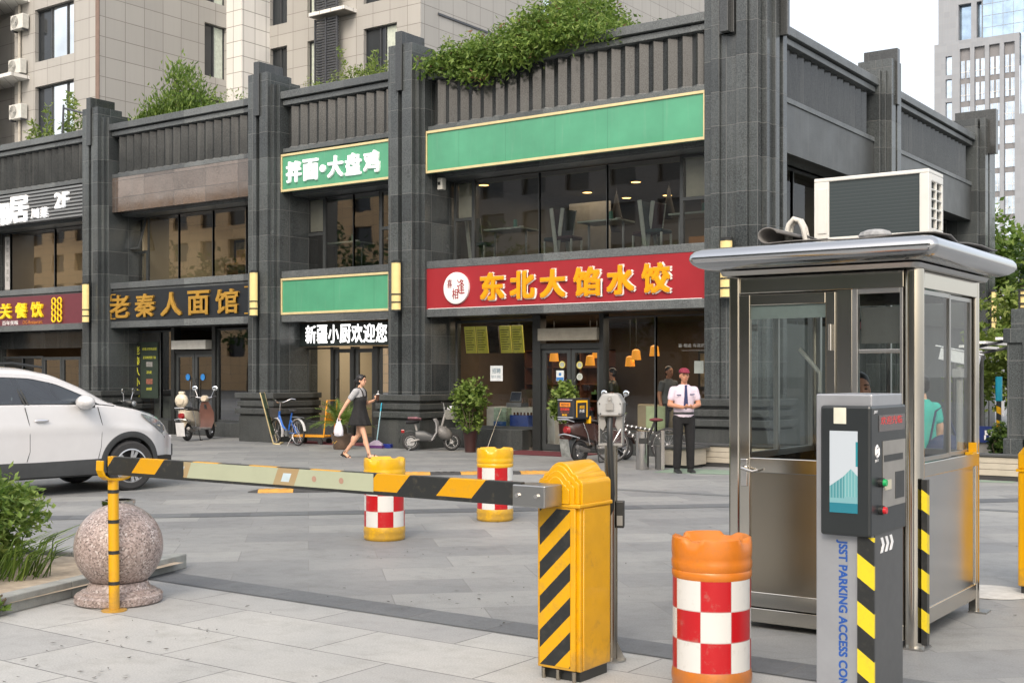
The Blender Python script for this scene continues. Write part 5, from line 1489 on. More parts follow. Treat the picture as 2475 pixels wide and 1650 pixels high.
# roof: one rounded fascia all round
def rrect(x0, x1, y0, y1, r, z, n=6):
    out = []
    for cx, cy, a0 in ((x1-r, y0+r, -90), (x1-r, y1-r, 0), (x0+r, y1-r, 90), (x0+r, y0+r, 180)):
        for k in range(n+1):
            a = R(a0+90*k/n); out.append((cx+r*math.cos(a), cy+r*math.sin(a), z))
    return out
rings = []
for ins, z in ((0.22, 2.272), (0.13, 2.270), (0.085, 2.274), (0.045, 2.286), (0.015, 2.307), (0.0, 2.334), (0.004, 2.362), (0.022, 2.386), (0.055, 2.402), (0.12, 2.412), (0.3, 2.42)):
    rings.append(rrect(-3.60+ins, -2.04-ins, 6.93+ins, 8.80-ins, 0.05, z))
kb().rings(rings).build('roof', steel('roof_steel', (0.50, 0.51, 0.52), 0.2, (1, 1, 1)), t, smooth=50)
m = kb()
for i, q in enumerate((0.16, 0.20, 0.24)):
    m.rings([rrect(-3.60+q-0.012, -2.04-q+0.012, 6.93+q-0.012, 8.80-q+0.012, 0.04, 2.262), rrect(-3.60+q, -2.04-q, 6.93+q, 8.80-q, 0.04, 2.236)], True, True)
m.build('soffit_moulding', STEEL_DULL, t)
# inside
kb().box(-3.38, -2.32, 7.95, 8.5, 0.86, 0.90).build('desk', pm('pale_wood_desk', (0.40, 0.33, 0.24), 0.5), t)
kb().box(-2.72, -2.70, 8.46, 8.55, 1.2, 2.1).build('inner_post', pm('brown_post', (0.20, 0.06, 0.03), 0.5), t)
kb().box(-3.08, -2.86, 8.35, 8.37, 1.93, 1.98).build('pink_label', pm('pink_label_paper', (0.55, 0.22, 0.26), 0.6), t)
for a, b in ((-3.12, -2.98), (-2.78, -2.92)):
    kb().tube([(a, 7.6, 1.78), ((a+b)/2, 7.6, 1.70), (b, 7.6, 1.62), (b, 7.6, 1.50)], 0.014, 8).build('bent_tube', pm('white_tube', (0.6, 0.62, 0.6), 0.4), t, smooth=60)
kb().box(-2.62, -2.30, 7.9, 8.5, 0.90, 0.94).build('yellow_tray', pm('yellow_tray_plastic', '#C89A12', 0.5), t)
m = kb().box(X1-0.02, X1+0.03, 8.34, 8.44, 1.085, 1.10).box(X1-0.02, X1+0.03, 8.42, 8.44, 1.10, 1.16).build('yellow_hook', M_YEL, t)

# things lying on the booth roof
t = thing('roof_mat', 'grey rubber sheet with curled end laid over the booth roof', 'mat', (-2.85, 7.9, 2.42))
rows = []
ns = 46
for j in range(7):
    y = -0.72+j*0.24
    row = []
    for k in range(ns+1):
        u = k/ns
        if u < 0.28:
            a = (1-u/0.28)*PI*1.35
            rr = 0.062-0.018*(1-u/0.28)
            x = -0.30-rr*math.sin(a)*1.35; z = 0.014+rr*(1-math.cos(a))
        else:
            v = (u-0.28)/0.72
            x = -0.30+v*1.03; z = 0.014+0.006*math.sin(v*9+j)+0.02*max(0, v-0.85)*math.sin(j*2.3)*4
        row.append((x+0.02*math.sin(j*1.7)*u, y, z))
    rows.append(row)
MB().grid(rows).build('sheet', pm('grey_rubber_sheet', (0.13, 0.125, 0.12), 0.6, var=0.2), t, thick=0.008, smooth=60)
ac = thing('air_conditioner', 'white air conditioner outdoor unit turned with its dark fins forward on the booth roof', 'air conditioner', (-2.66, 7.62, 2.452))
m = MB()
m.box(-0.37, 0.37, 0.0, 0.30, 0.405, 0.43).box(-0.37, -0.27, 0.0, 0.3, 0.03, 0.405).box(0.31, 0.37, 0.0, 0.055, 0.03, 0.405).box(-0.37, 0.37, 0.0, 0.3, 0.02, 0.045).box(0.345, 0.37, 0.055, 0.30, 0.36, 0.405).box(0.345, 0.37, 0.055, 0.30, 0.03, 0.07).box(0.345, 0.37, 0.27, 0.30, 0.07, 0.36).box(-0.27, 0.345, 0.28, 0.3, 0.045, 0.405)
for k in range(4): m.box(0.347, 0.369, 0.055, 0.27, 0.125+k*0.06, 0.136+k*0.06)
m.box(0.347, 0.369, 0.155, 0.17, 0.07, 0.36)
m.build('casing', pm('warm_white_casing', (0.66, 0.66, 0.63), 0.4, var=0.05), ac, bevel=0.006)
MB().box(-0.345, -0.285, -0.006, 0.0, 0.07, 0.36).build('service_cover', MATS['warm_white_casing'], ac, bevel=0.005)
N = NT('condenser_fins'); v = N.obj(); s_ = N.n('SeparateXYZ'); N.l(v, s_.inputs[0])
f = N.math('FRACT', N.math('MULTIPLY', s_.outputs[0], 180)); f2 = N.math('FRACT', N.math('MULTIPLY', s_.outputs[2], 45))
N.l(N.mix(N.math('MULTIPLY', N.math('LESS_THAN', f, 0.35), 0.6), N.mix(N.math('LESS_THAN', f2, 0.2), (0.035, 0.05, 0.055), (0.06, 0.075, 0.08)), (0.015, 0.02, 0.022)), N.b.inputs['Base Color'])
N.b.inputs['Roughness'].default_value = 0.5
MB().box(-0.27, 0.31, 0.012, 0.03, 0.045, 0.405).build('condenser', N.m, ac)
MB().box(0.33, 0.344, 0.055, 0.27, 0.07, 0.36).build('side_fins', N.m, ac)
MB().box(-0.33, -0.27, 0.02, 0.28, -0.02, 0.02).box(0.27, 0.33, 0.02, 0.28, -0.02, 0.02).build('foot', M_LOUV, ac)
t = thing('hose_loop', 'white taped pipe bundle arching up beside the roof air conditioner', 'hose', (-3.13, 7.55, 2.44))
m = MB()
for q, o in enumerate((0, 0.035)):
    m.tube([(-0.055+o*0.3, o, 0.0), (-0.06+o*0.3, o, 0.09), (-0.045+o*0.2, o, 0.15), (-0.01, o, 0.185-o*0.4), (0.03, o, 0.17), (0.055, o, 0.12), (0.07, o, 0.05), (0.075, o, 0.0)], 0.018, 8)
m.build('taped_pipe', pm('off_white_tape', (0.55, 0.54, 0.50), 0.5, var=0.15, scale=20), t, smooth=60)
MB().tube([(0.07, 0, 0.07), (0.12, 0, 0.05), (0.2, 0, 0.02)], 0.008, 6).build('cable', M_BLK, t)
t = MB().sph((0, 0, 0), (0.105, 0.07, 0.04), 9, 6).build('roof_stone', pm('grey_speckled_stone', (0.28, 0.29, 0.30), 0.8, var=0.35, scale=25, bump=0.6)); t.location = (-2.55, 7.40, 2.465); tag(t, 'flat grey stone weighing down the sheet on the booth roof', 'stone')

# surveillance camera on a post beyond the booth, seen through its side windows
t = thing('surveillance_camera', 'white box camera on a slim post seen through the booth side window', 'camera', (-3.12, 11.29, 0), -20)
MB(T(0, 0, 1.76) @ RZ(30) @ RY(12)).box(-0.17, 0.17, -0.07, 0.07, -0.05, 0.06).box(-0.22, 0.19, -0.08, 0.08, 0.06, 0.072).build('housing', pm('camera_white', (0.62, 0.63, 0.65), 0.4), t, bevel=0.008)
MB().tube([(0, 0, 0), (0, 0, 1.68)], 0.03, 12).build('post', M_CAMG, t, smooth=40)
MB().box(-0.05, 0.05, -0.05, 0.05, 1.58, 1.66).build('joint', M_CAMG, t, bevel=0.01)
# ---------------------------------------------------------------- white SUV
def lerp(a, b, k): return a+(b-a)*k
def curve(pts, x):
    """smooth interpolation through (x, v) points"""
    if x <= pts[0][0]: return pts[0][1]
    for (a, va), (b, vb) in zip(pts[:-1], pts[1:]):
        if x <= b:
            k = (x-a)/(b-a)
            return va+(vb-va)*k
    return pts[-1][1]
def smooth_curve(pts, x, r=0.06):
    return sum(curve(pts, x+r*k) for k in (-1, -0.5, 0, 0.5, 1))/5
def suv(label, loc, rz):
    t = thing('parked_car', label, 'car', loc, rz)
    paint = pm('white_car_paint', (0.60, 0.60, 0.61), 0.22, var=0.02, coat=0.9)
    FA, RA, WR = 1.33, -1.34, 0.345             # axles, tyre radius
    belt = [(-2.2, 1.16), (-1.2, 1.20), (0.2, 1.19), (0.9, 1.175), (1.15, 1.145), (1.45, 1.09), (1.75, 1.0), (1.95, 0.89), (2.06, 0.78), (2.2, 0.66)]
    halfw = [(-2.2, 0.78), (-1.7, 0.90), (-0.8, 0.925), (0.8, 0.925), (1.4, 0.905), (1.7, 0.85), (1.95, 0.70), (2.12, 0.50), (2.2, 0.42)]
    def zbot(x, base=0.44, ar=0.415):
        z = base if x < 1.9 else base-0.1*(x-1.9)
        for a in (FA, RA):
            d = abs(x-a)
            if d < ar: z = max(z, WR+0.02+math.sqrt(ar*ar-d*d))
        return z
    xs = sorted({-2.2+4.4*k/120 for k in range(121)} | {FA-0.415, FA+0.415, RA-0.415, RA+0.415, FA-0.414, FA+0.414, RA-0.414, RA+0.414})
    m = MB()
    for sgn in (-1, 1):
        rows = []
        for x in xs:
            zb = zbot(x); zt = smooth_curve(belt, x); w = smooth_curve(halfw, x)
            zb = min(zb, zt-0.02)
            row = []
            for q in range(11):
                k = q/10; z = lerp(zb, zt, k)
                kk = (z-0.44)/(max(zt, 0.95)-0.44)
                ins = 0.035*(max(0, kk-0.45)/0.55)**2+0.02*max(0, 0.2-kk)+0.012*math.exp(-((kk-0.62)/0.06)**2)*(-1)
                row.append((x, sgn*(w-ins), z))
            row.append((x, sgn*(w-0.07), zt+0.022)); row.append((x, sgn*(w-0.16), zt+0.035))
            row.append((x, sgn*w*0.4, zt+0.055+0.01*(x > 1))); row.append((x, 0, zt+0.06+0.01*(x > 1)))
            rows.append(row)
        m.grid(rows)
    # nose
    rows = []
    for sgn in (1,):
        w = smooth_curve(halfw, 2.2); zt = smooth_curve(belt, 2.2)
        for q in range(9):
            y = w*(1-2*q/8)
            rows.append([(2.2+0.03*(1-(y/w)**2), y, lerp(0.40, zt+0.05, k/6)) for k in range(7)])
    m.grid(rows)
    m.build('body', paint, t, smooth=35)
    # dark cladding
    for sgn in (-1, 1):
        m = MB()
        rows = []
        for k in range(61):
            x = FA-0.43-(FA-RA-0.86)*k/60
            w = smooth_curve(halfw, x)
            rows.append([(x, sgn*(w-0.09), 0.23), (x, sgn*(w-0.005), 0.26), (x, sgn*(w+0.006), 0.36), (x, sgn*(w+0.004), 0.45+0.015*abs(k-30)/30), (x, sgn*(w-0.03), 0.47)])
        m.grid(rows)
        for a in (FA, RA):
            rows = []
            for k in range(33):
                an = R(-14)+R(208)*k/32
                x = a+0.0; row = []
                for rr, o in ((0.345+0.035, -0.1), (0.375, 0.0), (0.40, 0.012), (0.455, 0.01), (0.46, -0.02)):
                    xx = a+rr*math.cos(an); w = smooth_curve(halfw, xx)
                    row.append((xx, sgn*(w+o), max(0.24, WR+0.02+rr*math.sin(an))))
                rows.append(row)
            m.grid(rows)
        m.build('cladding', pm('dark_car_cladding', (0.045, 0.048, 0.05), 0.5), t, smooth=40)
    MB().box(-2.0, 2.0, -0.80, 0.80, 0.24, 0.46).box(-1.9, 0.9, -0.78, 0.78, 0.46, 0.9).build('underbody', pm('underbody_black', (0.012, 0.012, 0.012), 0.8), t)
    # greenhouse
    roofz = [(-2.1, 1.42), (-1.6, 1.62), (-0.6, 1.685), (-0.05, 1.66), (0.30, 1.585), (0.68, 1.42), (1.0, 1.235), (1.1, 1.19)]
    m = MB(); g = MB()
    for sgn in (-1, 1):
        rows = []; grow = []
        for k in range(71):
            x = -2.1+3.23*k/70
            zr = smooth_curve(roofz, x, 0.08); zb = smooth_curve(belt, x)+0.02
            w = smooth_curve(halfw, x)-0.06
            wt = w-0.19*max(0.0, (zr-zb))/0.62
            zs = max(zb, zr-0.105)                                  # top of side glass
            gw = lerp(w, wt, (zs-zb)/max(zr-zb, 0.01))
            rows.append([(x, sgn*gw, zs), (x, sgn*(gw-0.012), lerp(zs, zr, 0.5)), (x, sgn*(wt-0.03), zr-0.012), (x, sgn*(wt-0.12), zr+0.012), (x, sgn*(wt*0.5), zr+0.035), (x, 0, zr+0.045)])
            grow.append([(x, sgn*(w-0.012), zb-0.01), (x, sgn*(gw-0.014), zs+0.004)])
        split = next(i for i, r_ in enumerate(rows) if r_[0][0] > 0.16)
        m.grid(rows[:split+1])
        # A-pillar band and windscreen
        ap = [r_[:4] for r_ in rows[split:]]
        m.grid(ap)
        g.grid(grow)
        g.grid([[r_[3], r_[4], r_[5]] for r_ in rows[split:]])
    m.build('roof', paint, t, smooth=35)
    g.build('window_glass', GLASS_D, t, smooth=35)
    MB().box(-1.7, 0.45, -0.60, 0.60, 0.9, 1.12).build('interior', M_BLK, t)
    m = MB()
    for sx in (0.2, -0.75):
        for y in (-0.36, 0.36): m.rings([[(sx, y-0.22, 0.9), (sx, y+0.22, 0.9), (sx-0.12, y+0.22, 0.95), (sx-0.12, y-0.22, 0.95)], [(sx-0.12, y-0.2, 1.36), (sx-0.12, y+0.2, 1.36), (sx-0.24, y+0.2, 1.34), (sx-0.24, y-0.2, 1.34)]])
    m.build('seat', pm('dark_car_seat', (0.05, 0.05, 0.05), 0.8), t, bevel=0.03)
    m = MB()
    for sgn in (-1, 1):
        pts = []
        for k in range(40):
            x = -2.0+3.1*k/39
            pts.append((x, sgn*(smooth_curve(halfw, x)-0.066), smooth_curve(belt, x)+0.02))
        m.tube(pts, 0.009, 6)
        for xa, xb in ((-0.14, -0.22), (-0.10, -0.18)):
            w = smooth_curve(halfw, xa)-0.06
            m.tube([(xa, sgn*(w-0.002), 1.20), (xb-0.05, sgn*(w-0.155), 1.57)], 0.016, 6)
    m.build('window_trim', M_BLK, t, smooth=40)
    m = MB()
    for sgn in (-1, 1):
        for pts in ([(0.84, 1.165), (0.90, 0.92), (0.88, 0.62), (0.84, 0.47)], [(-0.16, 1.175), (-0.10, 0.92), (-0.10, 0.6), (-0.14, 0.47)]):
            m.tube([(x, sgn*(smooth_curve(halfw, x)-0.002-0.02*(z > 1.1)), z) for x, z in pts], 0.005, 4)
    m.build('door_gap', M_BLK, t)
    for sgn in (-1, 1):
        w = smooth_curve(halfw, 0.25)
        h = MB().sph((0.05, sgn*(w+0.012), 1.0), (0.10, 0.022, 0.022), 12, 8).build('door_handle', pm('chrome', (0.75, 0.75, 0.76), 0.08, metal=1.0, var=0.02), t, smooth=60)
        m = MB().sph((0.60, sgn*(w+0.11), 1.235), (0.12, 0.16, 0.095), 16, 10)
        mi = m.build('mirror', paint, t, smooth=60)
        MB().box(0.62, 0.76, min(sgn*(w-0.03), sgn*(w+0.06)), max(sgn*(w-0.03), sgn*(w+0.06)), 1.155, 1.19).build('mirror_foot', M_BLK, mi)
        hl = []
        for k in range(9):
            x = 1.50+0.46*k/8; w2 = smooth_curve(halfw, x)
            zt = smooth_curve(belt, x)
            hl.append([(x, sgn*(w2+0.006), zt-0.03-0.15*(k/8)**0.6), (x, sgn*(w2-0.012), zt-0.03+0.01*k/8), (x, sgn*(w2-0.07), zt+0.030)])
        MB().grid(hl).build('headlight', pm('headlight_glass', (0.20, 0.22, 0.24), 0.06, var=0.5, scale=18, coat=1.0), t, smooth=60)
    MB().box(2.16, 2.24, -0.42, 0.42, 0.42, 0.60).build('grille', M_BLK, t, bevel=0.02)
    m = MB().tube([(-1.9, -0.60, 1.70), (-0.2, -0.62, 1.755), (0.2, -0.60, 1.70)], 0.016, 6).tube([(-1.9, 0.60, 1.70), (-0.2, 0.62, 1.755), (0.2, 0.60, 1.70)], 0.016, 6)
    m.build('roof_rail', M_BLK, t, smooth=60)
    for a in (FA, RA):
        for sgn in (-1, 1):
            wm = T(a, sgn*0.80, WR) @ (RXd(90) if sgn < 0 else RXd(-90))
            prof = [(0.225, -0.1), (0.31, -0.11), (0.338, -0.085), (WR, -0.05), (WR, 0.05), (0.338, 0.085), (0.31, 0.105), (0.235, 0.10), (0.225, 0.08)]
            wh = MB(wm).lathe(prof, 44, cap0=False, cap1=False).build('wheel', pm('tyre_rubber', (0.03, 0.03, 0.031), 0.75, var=0.2), t, smooth=35)
            m = MB(wm).lathe([(0.233, 0.06), (0.236, 0.102), (0.218, 0.105), (0.208, 0.05), (0.205, -0.08)], 40, cap0=False, cap1=False)
            m.lathe([(0.055, 0.045), (0.05, 0.085), (0.02, 0.09)], 16)
            for k in range(5):
                for o in (-9, 9):
                    m.prism([(0.03, -0.016), (0.218, -0.022), (0.218, 0.022), (0.03, 0.016)], 'z', 0.06, 0.085, RZ(k*72+o))
            m.build('rim', pm('alloy_rim', (0.55, 0.55, 0.56), 0.25, metal=0.9), wh, smooth=30)
            MB(wm).lathe([(0.207, -0.02), (0.02, -0.015)], 24).build('brake_disc', pm('dark_brake', (0.04, 0.04, 0.042), 0.5), wh)
    return t
suv('white SUV with dark lower cladding parked at the left edge', (-15.24, 9.55, 0), 80.5)

# ---------------------------------------------------------------- two-wheelers
def wheel(t, x, r, tw, name='wheel', tyre=None, rim=None, spokes=0, hub=0.04, disc=False):
    wm = T(x, 0, r) @ RXd(90)
    pts = [(r-tw, 0)]
    m = MB(wm); n = 32
    ringpts = [(math.cos(2*PI*k/n)*(r-tw), math.sin(2*PI*k/n)*(r-tw), 0) for k in range(n)]
    m.tube(ringpts, tw, 8, closed=True)
    w = m.build(name, tyre or MATS['tyre_rubber'], t, smooth=60)
    m = MB(wm)
    rr = r-tw*1.9
    m.tube([(math.cos(2*PI*k/n)*rr, math.sin(2*PI*k/n)*rr, 0) for k in range(n)], tw*0.45, 6, closed=True)
    m.lathe([(hub, -0.04), (hub, 0.04)], 14)
    if spokes:
        for k in range(spokes):
            a = 2*PI*k/spokes; s = 0.02 if k % 2 else -0.02
            m.tube([(math.cos(a)*hub, math.sin(a)*hub, s), (math.cos(a+0.25)*rr, math.sin(a+0.25)*rr, 0)], 0.003 if spokes > 8 else 0.014, 4)
    if disc: m.lathe([(rr*0.72, -0.03), (rr*0.72, 0.03)], 24)
    m.build('rim', rim or MATS['alloy_rim'], w, smooth=40)
    return w
GREYP = pm('grey_plastic', (0.30, 0.29, 0.28), 0.4, var=0.1)
SEATM = pm('black_vinyl_seat', (0.025, 0.025, 0.027), 0.5)
def mirror(t, M, pts, c, r=(0.075, 0.014, 0.06), face=None):
    MB(M).tube(pts, 0.008, 6).build('mirror_stalk', MATS['chrome'], t, smooth=60)
    g_ = MB(M @ T(*c) @ RZ(90)).sph((0, 0, 0), (r[0], r[1], r[2]), 14, 8).build('mirror', pm('sky_mirror', (0.85, 0.9, 0.95), 0.05, metal=1.0, var=0.02), t, smooth=60)
def scooter(name, label, loc, rz, body, shield, WB=1.25, r=0.21, box=False, basket=False, mini=False, windshield=False, group=None, rear_round=None, plate=None, leg=None, cat='scooter'):
    """x forward, rear wheel at x=0"""
    t = thing(name, label, cat, loc, rz, group)
    I = Matrix.Identity(4)
    wheel(t, 0, r, 0.05 if not mini else 0.032, 'rear_wheel', disc=True, spokes=5)
    wheel(t, WB, r, 0.045 if not mini else 0.03, 'front_wheel', spokes=5)
    k = WB/1.25
    # tail and seat
    def ringx(x, w, z0, z1): return [(x, -w, z0+0.04), (x, -w*0.9, z1-0.03), (x, -w*0.5, z1), (x, w*0.5, z1), (x, w*0.9, z1-0.03), (x, w, z0+0.04), (x, w*0.6, z0), (x, -w*0.6, z0)]
    z0 = r*2
    if not mini:
        MB().rings([ringx(-0.33*k, 0.05, z0+0.17, z0+0.30), ringx(-0.25*k, 0.12, z0+0.10, z0+0.33), ringx(-0.02, 0.16, z0+0.02, z0+0.33), ringx(0.25*k, 0.165, z0-0.06, z0+0.32), ringx(0.45*k, 0.13, z0-0.10, z0+0.26), ringx(0.52*k, 0.08, z0-0.08, z0+0.18)]).build('tail', body, t, smooth=50)
        MB().rings([ringx(-0.22*k, 0.10, z0+0.30, z0+0.37), ringx(0.0, 0.14, z0+0.30, z0+0.40), ringx(0.28*k, 0.14, z0+0.29, z0+0.37), ringx(0.50*k, 0.08, z0+0.24, z0+0.33)]).build('seat', SEATM, t, smooth=50)
        MB().box(0.40*k, 1.0*k, -0.15, 0.15, 0.24, 0.29).build('footboard', GREYP, t, bevel=0.02)
        MB().rings([[(x+0.0, -w, z), (x+0.05, -w*0.7, z), (x+0.07, 0, z), (x+0.05, w*0.7, z), (x, w, z), (x-0.02, 0, z)] for x, w, z in ((1.0*k, 0.16, 0.26), (1.06*k, 0.20, 0.45), (1.05*k, 0.20, 0.65), (0.98*k, 0.13, 0.85), (0.95*k, 0.07, 0.95))]).build('leg_shield', shield, t, smooth=50)
        m = MB().tube([(WB, 0.07, r), (WB-0.10, 0.06, r+0.35), (0.95*k, 0, 0.85)], 0.022, 8).tube([(WB, -0.07, r), (WB-0.10, -0.06, r+0.35), (0.95*k, 0, 0.85)], 0.022, 8)
        m.build('fork', M_FRAME, t, smooth=60)
        MB().rings([[(WB+r*1.12*math.cos(a)+0, y, r+r*1.12*math.sin(a)) for y in (-0.06, 0.06)]+[(WB+r*1.2*math.cos(a), y, r+r*1.2*math.sin(a)) for y in (0.05, -0.05)] for a in [R(20+130*q/8) for q in range(9)]]).build('front_mudguard', body, t, smooth=50)
        hz = 1.0
        MB().rings([ringx(0.86*k, 0.07, hz-0.06, hz+0.05), ringx(0.95*k, 0.11, hz-0.08, hz+0.08), ringx(1.06*k, 0.08, hz-0.07, hz+0.05)]).build('handlebar_cowl', body, t, smooth=50)
        m = MB().tube([(0.90*k, -0.33, hz+0.05), (0.93*k, -0.12, hz+0.02), (0.93*k, 0.12, hz+0.02), (0.90*k, 0.33, hz+0.05)], 0.014, 8)
        m.build('handlebar', MATS['chrome'], t, smooth=60)
        for s in (-1, 1):
            MB().cyl((0.90*k, s*0.23, hz+0.04), (0.895*k, s*0.35, hz+0.052), 0.019, n=10).build('grip', SEATM, t, smooth=60)
            mirror(t, I, [(0.93*k, s*0.18, hz+0.03), (0.95*k, s*0.25, hz+0.20)], (0.95*k, s*0.27, hz+0.25))
        MB().sph((1.08*k, 0, hz-0.02), (0.05, 0.08, 0.06), 14, 8).build('headlight', MATS['headlight_glass'], t, smooth=60)
        MB().rings([ringx(-0.37*k, 0.05, z0+0.14, z0+0.24), ringx(-0.32*k, 0.09, z0+0.12, z0+0.26)]).build('tail_light', pm('red_tail_lens', '#8A1014', 0.15, coat=0.6), t, smooth=50)
        MB().rings([[(-r*1.25*math.cos(a)-0.02, y, r+r*1.25*math.sin(a)) for y in (-0.07, 0.07)]+[(-r*1.32*math.cos(a)-0.02, y, r+r*1.32*math.sin(a)) for y in (0.06, -0.06)] for a in [R(-5+110*q/8) for q in range(9)]]).build('rear_mudguard', M_BLK if leg is None else leg, t, smooth=50)
        m = MB().tube([(0, 0.09, r), (0.42*k, 0.1, 0.28)], 0.035, 8).sph((0.05, 0.09, r), (0.12, 0.05, 0.10), 12, 8)
        m.build('engine_case', pm('dirty_grey_metal', (0.16, 0.15, 0.14), 0.55, metal=0.5, var=0.3), t, smooth=60)
        m = MB().tube([(0.15, -0.1, r+0.02), (0.0, -0.12, r+0.04), (-0.2, -0.13, r+0.10)], [0.03, 0.045, 0.04], 10)
        m.build('silencer', pm('steel_silencer', (0.30, 0.29, 0.28), 0.35, metal=0.8), t, smooth=60)
        m = MB().tube([(0.35*k, -0.12, 0.26), (0.30*k, -0.2, 0.02)], 0.012, 6).tube([(0.30*k, -0.2, 0.012), (0.42*k, -0.2, 0.012)], 0.012, 6)
        m.build('kickstand', M_BLK, t)
        m = MB().tube([(-0.30*k, -0.15, z0+0.34), (-0.42*k, -0.12, z0+0.38), (-0.42*k, 0.12, z0+0.38), (-0.30*k, 0.15, z0+0.34)], 0.012, 8).tube([(-0.2, -0.19, z0+0.05), (-0.38*k, -0.15, z0+0.10), (-0.40*k, 0.0, z0+0.12), (-0.38*k, 0.15, z0+0.10), (-0.2, 0.19, z0+0.05)], 0.012, 8)
        for s in (-1, 1): m.tube([(-0.1, s*0.185, z0+0.32), (0.0, s*0.20, z0+0.12), (0.06, s*0.20, z0-0.08)], 0.011, 8)
        m.build('guard_rail', MATS['chrome'], t, smooth=60)
    else:
        m = MB().tube([(0, 0.05, r), (0.25*k, 0.06, 0.24), (0.62*k, 0.06, 0.22), (0.95*k, 0.0, 0.52), (1.06*k, 0, 0.80)], 0.025, 8).tube([(0, -0.05, r), (0.25*k, -0.06, 0.24), (0.62*k, -0.06, 0.22)], 0.025, 8).tube([(0.25*k, 0, 0.25), (0.12*k, 0, 0.58)], 0.022, 8)
        m.tube([(WB, 0.05, r), (1.08*k, 0.04, 0.42), (1.06*k, 0, 0.5)], 0.018, 8).tube([(WB, -0.05, r), (1.08*k, -0.04, 0.42), (1.06*k, 0, 0.5)], 0.018, 8)
        m.build('frame', GREYP, t, smooth=60)
        MB().rings([ringx(0.15*k, 0.07, 0.2, 0.42), ringx(0.4*k, 0.10, 0.19, 0.42), ringx(0.70*k, 0.10, 0.19, 0.32)]).build('battery_case', M_DGREY, t, smooth=50)
        MB().rings([ringx(-0.10, 0.06, 0.56, 0.63), ringx(0.05, 0.11, 0.56, 0.64), ringx(0.26*k, 0.07, 0.58, 0.63)]).build('seat', SEATM, t, smooth=50)
        MB().rings([ringx(-0.06, 0.09, 0.645, 0.70), ringx(0.10, 0.10, 0.642, 0.71), ringx(0.22, 0.07, 0.64, 0.68)]).build('seat_cloth', pm('teal_red_cloth', (0.25, 0.12, 0.14), 0.9, var=0.6, scale=11), t, smooth=60)
        MB().rings([[(x, -w, z), (x+0.04, 0, z+0.02), (x, w, z), (x-0.03, w*0.6, z), (x-0.03, -w*0.6, z)] for x, w, z in ((0.66*k, 0.14, 0.22), (0.82*k, 0.19, 0.40), (0.80*k, 0.18, 0.58), (0.72*k, 0.10, 0.66))]).build('leg_shield', shield, t, smooth=50)
        MB().sph((1.0*k, 0, 0.38), (0.30*k, 0.17, 0.13), 18, 10, T(0.98*k, 0, 0.37) @ RY(32) @ T(-0.98*k, 0, -0.37)).build('leg_apron', body, t, smooth=60)
        MB().tube([(1.04*k, 0, 0.78), (1.0*k, 0, 1.0)], 0.018, 8).tube([(0.95*k, -0.27, 1.02), (1.0*k, -0.1, 1.01), (1.0*k, 0.1, 1.01), (0.95*k, 0.27, 1.02)], 0.014, 8).build('handlebar', MATS['chrome'], t, smooth=60)
        m = MB().rings([[(1.10*k-0.02, -0.10, 0.66), (1.10*k-0.02, 0.10, 0.66), (1.10*k+0.17, 0.10, 0.66), (1.10*k+0.17, -0.10, 0.66)], [(1.10*k-0.05, -0.13, 0.86), (1.10*k-0.05, 0.13, 0.86), (1.10*k+0.22, 0.13, 0.86), (1.10*k+0.22, -0.13, 0.86)]])
        m.build('basket', pm('grey_basket', (0.22, 0.22, 0.20), 0.6, var=0.3, scale=40), t)
        MB().sph((1.12*k+0.1, 0, 0.88), (0.12, 0.1, 0.06), 9, 6).build('bag', pm('white_plastic_bag', (0.65, 0.65, 0.68), 0.4), t, smooth=60)
        MB().box(-0.20, -0.13, -0.05, 0.05, 0.37, 0.44).build('tail_light', pm('red_tail_lens', '#8A1014', 0.15), t, bevel=0.01)
        MB().tube([(0.0, -0.08, 0.06), (-0.06, -0.14, 0.0)], 0.012, 6).tube([(0.0, 0.08, 0.06), (-0.06, 0.14, 0.0)], 0.012, 6).build('kickstand', STEEL_DULL, t)
        m = MB().rings([[(-r*1.25*math.cos(a), y, r+r*1.25*math.sin(a)) for y in (-0.05, 0.05)]+[(-r*1.33*math.cos(a), y, r+r*1.33*math.sin(a)) for y in (0.04, -0.04)] for a in [R(-5+110*q/8) for q in range(9)]])
        m.build('rear_mudguard', M_BLK, t, smooth=50)
    if plate:
        MB(T(-0.40*k, 0, z0+0.0) @ RY(-12)).box(-0.006, 0.006, -0.11, 0.11, -0.30, 0.03).build('number_plate', plate, t, bevel=0.004)
    if rear_round:
        MB(T(-0.30*k, 0, z0+0.55)).sph((0, 0, 0), (0.10, 0.17, 0.17), 20, 12).build('top_case', rear_round, t, smooth=60)
        MB(T(-0.41*k, 0, z0+0.55)).sph((0, 0, 0), (0.02, 0.10, 0.10), 16, 8).build('case_lid', rear_round, t, smooth=60)
        MB(T(-0.28*k, 0, z0+0.74)).box(-0.05, 0.05, -0.07, 0.07, -0.04, 0.03).build('case_hood', rear_round, t, bevel=0.02)
    return t
brown = pm('brown_glossy_plastic', (0.055, 0.028, 0.024), 0.25, coat=0.5)
cream = pm('cream_glossy_plastic', (0.62, 0.54, 0.42), 0.3, coat=0.4)
platem = pm('muddy_plate', (0.22, 0.23, 0.22), 0.5, var=0.5, scale=9)
dl = scooter('delivery_scooter', 'brown delivery scooter with black insulated box parked tail-on before the doors', (-11.84, 18.66, 0), 80, brown, pm('dark_brown_plastic', (0.06, 0.03, 0.027), 0.3), plate=platem, WB=1.28)
bx = thing('delivery_box', 'black insulated delivery box with orange and yellow lettering strapped on the brown scooter', 'box', (-11.86, 18.50, 0.80), 80)
M_CANV = pm('black_canvas', (0.018, 0.02, 0.026), 0.6, var=0.2, bump=0.2)
